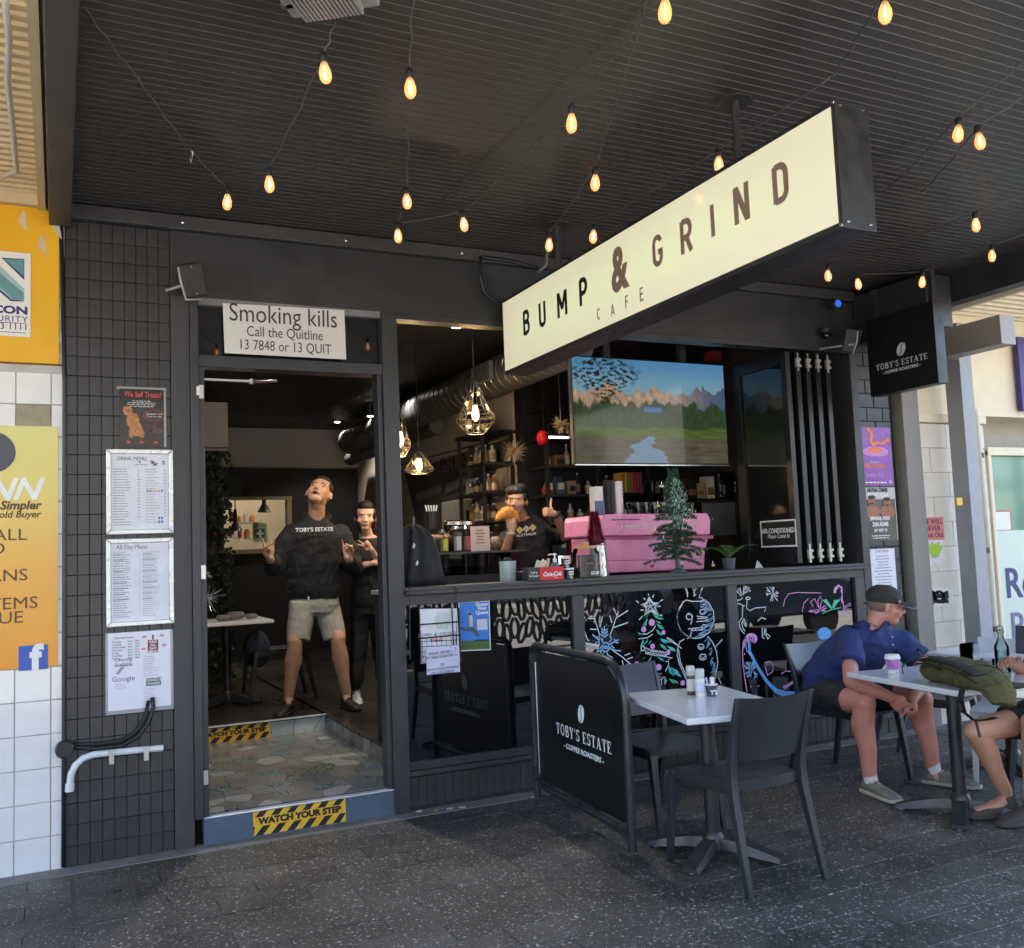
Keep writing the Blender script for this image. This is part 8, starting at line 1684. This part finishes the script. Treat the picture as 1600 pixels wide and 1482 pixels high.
# ---------- man in the cap at the second table
SK4 = skin('sunburnt_skin', (.56, .235, .175)); cm_ = empty('person', (4.5, 4.6, 0), 'man in navy polo, dark cap and shorts sitting with clasped hands', 'person')
s = Soft(); hf = V((.80, -.60, -.08)).normalized(); hu = V((.10, -.12, 1))
hc = aY(1384, 946, 4.36); HP, HM = add_head(s, hc, hf, hu, 1.04, 1.0); nb = aY(1358, 988, 4.42); s.chain([HP(0, -.035, -.055), nb], [.060, .045])
pel = V((4.47, 4.66, .56)); shR, shL = aY(1325, 1003, 4.42), aY(1407, 1003, 4.38); mid = (shR+shL)/2; la4 = (shL-shR).normalized()
s.loft([(pel, .165, .115), (pel.lerp(mid, .4)+V((-.05, .04, .02)), .155, .12), (pel.lerp(mid, .8)+V((-.02, .02, .03)), .175, .115), (mid+V((.0, .0, .03)), .12, .06), (nb, .05, .05)], la4)
hR, hL = V((4.37, 4.62, .53)), V((4.60, 4.62, .53)); kR, kL = V((4.27, 4.19, .535)), V((4.74, 4.19, .51)); aR, aL = V((4.30, 4.22, .09)), V((4.78, 4.18, .09))
for h_, k_, a_ in ((hR, kR, aR), (hL, kL, aL)):
    d_ = (a_-k_).normalized(); bkv = V((0, .014, 0)); s.chain([h_, h_.lerp(k_, .5), k_], [.095, .085, .066]); s.chain([k_, k_.lerp(a_, .28)+bkv*1.8, k_.lerp(a_, .62), a_], [.063, .068, .052, .040]); s.ell(k_+V((0, -.026, .010)), (.047, .036, .050)); s.chain([a_, a_+V((0, -.03, -.045))], [.034, .032])
eR, eL = aY(1330, 1064, 4.20), V((4.88, 4.22, .66)); wR, wL = aY(1392, 1090, 4.08), V((4.53, 4.07, .545))
s.chain([shR, eR, eR.lerp(wR, .35), wR], [.050, .046, .046, .031]); s.chain([shL, eL, eL.lerp(wL, .35), wL], [.050, .046, .046, .031])
add_hand(s, wR, V((.55, -.25, -.62)), V((.55, .5, .3)), 1, (.8, .8, .85, .9), 'in', 1.02)
add_hand(s, wL, V((-.32, -.3, -.80)), V((-.5, .35, .2)), -1, (.8, .85, .85, .9), 'in', 1.02)
s.build('body', SK4, cm_, .0062, 3); face(HP, HM, 1.04, cm_, brow=mat('grey_brow', (.25, .2, .16), .8))
GH = mat('cropped_grey_hair', (.20, .13, .10), .9, var=.3); h = Soft(); h.ell(HP(0, -.030, .012), (.0765, .080, .070), HM); h.build('hair', GH, cm_, .006, 2)
CAP = mat('charcoal_cap', (.032, .029, .027), .85, var=.25, scale=14, bump=.2, bscale=300)
h = Soft(); h.ell(HP(0, -.016, .052), (.087, .106, .078), HM); h.loft([(HP(0, -.04, .035), .085, .045), (HP(0, .06, .035), .080, .03)], HM @ V((1, 0, 0)))
cp_ = h.build('cap', CAP, cm_, .006, 3)
r3, f3_, u3 = HM @ V((1, 0, 0)), HM @ V((0, 1, 0)), HM @ V((0, 0, 1)); rg = []
for j in range(6):
    t = j/5; rg.append([HP(x*.078*math.sqrt(max(0.02, 1-(t*.97)**2)), .07+t*.105-.0, .030-.020*t-.022*x*x) for x in [-1+k/4 for k in range(9)]])
mb = MB(); 
top = [[mb.b.verts.new(p+u3*.003) for p in r_] for r_ in rg]; bot = [[mb.b.verts.new(p) for p in r_] for r_ in rg]
for A_2, B_2, fl_ in ((top, None, 0), (bot, None, 1)):
    for i in range(5):
        for k in range(8): mb.b.faces.new((A_2[i][k], A_2[i][k+1], A_2[i+1][k+1], A_2[i+1][k]))
edge_t = top[5]+[top[i][8] for i in range(4, -1, -1)]; edge_b = bot[5]+[bot[i][8] for i in range(4, -1, -1)]
et = [top[i][0] for i in range(5)]+top[5]+[top[i][8] for i in range(4, -1, -1)]; eb = [bot[i][0] for i in range(5)]+bot[5]+[bot[i][8] for i in range(4, -1, -1)]
for i in range(len(et)-1): mb.b.faces.new((et[i], et[i+1], eb[i+1], eb[i]))
mb.build('brim', CAP, cp_, smooth=50)
MB().tube([HP(x*.078*math.sqrt(max(.02, 1-(t*.97)**2)), .07+t*.105, .030-.020*t-.022*x*x) for x, t in [(-1, 0), (-1, .5), (-1, .85), (-.6, 1), (0, 1), (.6, 1), (1, .85), (1, .5), (1, 0)]], .0022, 5).build('brim_edge', mat('worn_edge', (.4, .36, .3), .8), cp_)
MB().ball(HP(.02, .080, .075), (.018, .006, .010), 8, HM).build('cap_badge', mat('grey_stitch', (.3, .3, .3), .7), cp_); MB().box(-.018, .018, -.01, .01, -.006, .006, Matrix.Translation(HP(0, -.115, .005)) @ HM.to_4x4()).build('cap_strap', RUB, cp_)
POLO = mat('navy_pique', (.014, .030, .120), .8, var=.15, scale=6, bump=.2, bscale=400)
h = Soft(); h.loft([(pel+V((0, .0, -.03)), .185, .145), (pel+V((0, 0, .05)), .19, .15), (pel.lerp(mid, .4)+V((-.03, .03, .02)), .19, .15), (pel.lerp(mid, .75)+V((-.01, .02, .02)), .205, .135), (mid+V((.0, .01, .035)), .205, .115), (mid.lerp(nb, .6)+V((0, .01, .03)), .15, .11), (nb+V((-.0, .0, .0)), .105, .095)], la4)
h.cone(shR, shR.lerp(eR, .62), .086, .088, flat1=True); h.cone(shL, shL.lerp(eL, .58), .086, .084, flat1=True); h.cone(shR, nb+V((0, 0, -.05)), .082, .085); h.cone(shL, nb+V((0, 0, -.05)), .082, .085)
h.build('polo_shirt', POLO, cm_, .008, 4, wrinkle=.028, wsize=.12)
h = Soft(); nf = (HP(0, 0, 0)-nb).normalized(); cA = nb+V((.01, -.01, .02)); cx_, cy_ = la4, nf.cross(la4)
h.m.tube([cA+(cx_*math.cos(t)*.082+cy_*math.sin(t)*.078)+nf*(.012*math.cos(t*2)) for t in [k*math.pi/10 for k in range(20)]], .016, 8, closed=True); h.build('collar', POLO, cm_, .006, 2)
for k in range(2): MB().ball(mid.lerp(nb, .2)+V((.04, -.115, .02-k*.045)), .005, 8).build('button', WHITE, cm_)
SHD = mat('dark_navy_shorts', (.014, .015, .024), .85, var=.2, bump=.15); h = Soft(); h.loft([(pel+V((0, .03, -.07)), .185, .13), (pel+V((0, 0, .03)), .18, .135)], la4)
for h_, k_ in ((hR, kR), (hL, kL)): h.chain([h_, h_.lerp(k_, .35)], [.108, .106]); h.cone(h_.lerp(k_, .3), h_.lerp(k_, .66), .104, .094, flat1=True)
h.build('shorts', SHD, cm_, .008, 3, wrinkle=.03)
GSH = mat('grey_trainer', (.17, .165, .14), .7, var=.4, scale=25, bump=.3); SOL = mat('cream_sole', (.42, .38, .30), .7)
shoe(cm_, aR+V((.0, .0, 0)), V((4.235, 3.87, 0)), GSH, SOL, L=.31); shoe(cm_, aL, V((4.90, 3.88, 0)), GSH, SOL, L=.31)
for a_, k_ in ((aR, kR), (aL, kL)): Soft().cone(a_+V((0, -.005, -.01)), a_+V((0, 0, .045)), .043, .041, flat1=True).build('sock', mat('white_sock', (.62, .62, .66), .9, bump=.2), cm_, .006, 1)
# ---------- person at the right edge with crossed legs
p5 = empty('person', (4.85, 3.35, 0), 'person in black shorts and grey top sitting at the right picture edge', 'person'); SK5 = skin('freckled_skin', (.50, .25, .155))
s = Soft(); pel = V((4.93, 3.30, .55)); ch_ = V((5.0, 3.28, .98)); la5 = V((.1, 1, 0)).normalized()
s.loft([(pel, .165, .12), (pel.lerp(ch_, .5), .15, .11), (ch_, .19, .12), (ch_+V((0, 0, .10)), .16, .09), (ch_+V((0, 0, .16)), .06, .06)], la5); HP, HM = add_head(s, ch_+V((-.03, 0, .36)), V((-1, .12, -.05)), V((0, 0, 1)), .98); s.cone(HP(0, -.02, -.07), ch_+V((0, 0, .15)), .055, .06)
k1, a1 = aY(1524, 1143, 3.46), aY(1572, 1238, 3.50); k2, a2 = V((4.47, 3.27, .53)), V((4.56, 3.38, .10)); f1 = aY(1548, 1262, 3.55)
s.chain([V((4.90, 3.40, .53)), k1.lerp(V((4.90, 3.40, .53)), .5), k1], [.09, .078, .058]); s.chain([k1, k1.lerp(a1, .3)+V((.015, 0, 0)), k1.lerp(a1, .65), a1], [.056, .058, .043, .034]); s.ell(k1+V((-.02, 0, .005)), (.032, .042, .042))
s.chain([V((4.90, 3.20, .53)), k2], [.09, .058]); s.chain([k2, k2.lerp(a2, .3)+V((.015, 0, 0)), k2.lerp(a2, .65), a2], [.056, .058, .043, .034])
s.loft([(a1+V((.03, 0, -.03)), .03, .03), (a1+V((-.04, .02, -.06)), .036, .026), (a1+V((-.11, .05, -.08)), .040, .018), (a1+V((-.17, .07, -.085)), .032, .012)], la5)
sA, eA, wA = ch_+V((0, .19, .04)), V((4.80, 3.52, .73)), V((4.60, 3.45, .80)); s.chain([sA, eA, wA], [.055, .042, .028]); add_hand(s, wA, V((-.8, -.1, .3)), V((.2, -.4, -.8)), 1, (.4, .4, .5, .5), 'rest')
sB, eB, wB = ch_+V((0, -.19, .04)), V((4.85, 3.05, .72)), V((4.66, 3.2, .70)); s.chain([sB, eB, wB], [.055, .042, .028]); add_hand(s, wB, V((-.8, .3, -.1)), V((0, 0, -1)), 1, (.3, .3, .3, .3), 'rest')
s.build('body', SK5, p5, .0065, 3); face(HP, HM, .98, p5); h = Soft(); h.ell(HP(0, -.03, .046), (.080, .09, .08), HM); h.build('hair', HAIR, p5, .008, 2)
GT = mat('grey_tee', (.20, .21, .23), .85, var=.1, bump=.15); h = Soft(); h.loft([(pel, .185, .14), (pel.lerp(ch_, .5), .17, .13), (ch_, .205, .14), (ch_+V((0, 0, .10)), .17, .10), (ch_+V((0, 0, .14)), .08, .07)], la5); h.cone(sA, sA.lerp(eA, .6), .075, .073, flat1=True); h.cone(sB, sB.lerp(eB, .6), .075, .073, flat1=True); h.build('tee', GT, p5, .009, 3, wrinkle=.03)
h = Soft(); h.loft([(pel+V((0, 0, -.06)), .185, .13), (pel+V((0, 0, .04)), .18, .13)], la5)
for hh, kk in ((V((4.90, 3.40, .53)), k1), (V((4.90, 3.20, .53)), k2)): h.cone(hh, hh.lerp(kk, .62), .108, .094, flat1=True)
h.build('shorts', mat('black_shorts', (.012, .012, .013), .8, bump=.1), p5, .008, 3, wrinkle=.02)
BRSH = mat('brown_sandal', (.06, .045, .035), .8, var=.2)
shoe(p5, a2, a2+V((-.3, .02, 0)), BRSH, BRSH); shoe(p5, V((a1.x+.01, a1.y, 0)), V((a1.x-.3, a1.y+.12, 0)), BRSH, BRSH, name='sandal')
ph = MB().box(-.012, .012, -.04, .04, -.075, .075, Matrix.Translation(aY(1600, 1000, 3.42)) @ Euler((0, .3, .4)).to_matrix().to_4x4()).build('phone', PLASB, bevel=.006); tag(ph, 'black phone held by the person at the right edge', 'phone'); ph.location = (0, 0, 0)

# ================================================================ TURN EVERY LETTERING INTO MESH
bpy.context.view_layer.update()
dg = bpy.context.evaluated_depsgraph_get()
for o in [o for o in bpy.data.objects if o.type == 'FONT']:
    me = bpy.data.meshes.new_from_object(o.evaluated_get(dg)); 
    W_ = FIT.get(o.name)
    if W_ and me.vertices:
        xs1 = [v.co.x for v in me.vertices]; sc1 = o.matrix_basis.to_scale().x
        cur = (max(xs1)-min(xs1))*sc1
        if cur > 0:
            f_ = W_/cur; al = o.data.align_x; c_ = 0 if al == 'LEFT' else 0
            for v in me.vertices: v.co.x *= f_
    n_ = bpy.data.objects.new(o.name, me); COL.objects.link(n_); n_.parent = o.parent; n_.matrix_basis = o.matrix_basis; n_['kind'] = 'stuff'
    nm = o.name.split('.')[0]; bpy.data.objects.remove(o); n_.name = nm
# origins of loose single-mesh things go to their own base
for o in list(COL.objects):
    if o.parent is None and o.type == 'MESH' and o.get('kind') not in ('structure', 'stuff') and o.location.length < 1e-9 and len(o.data.vertices) and o.data.users == 1:
        cs = [v.co for v in o.data.vertices]; c = V(((min(p.x for p in cs)+max(p.x for p in cs))/2, (min(p.y for p in cs)+max(p.y for p in cs))/2, min(p.z for p in cs)))
        o.data.transform(Matrix.Translation(-c)); o.location = c
        for k in kids(o): k.location = k.location-c
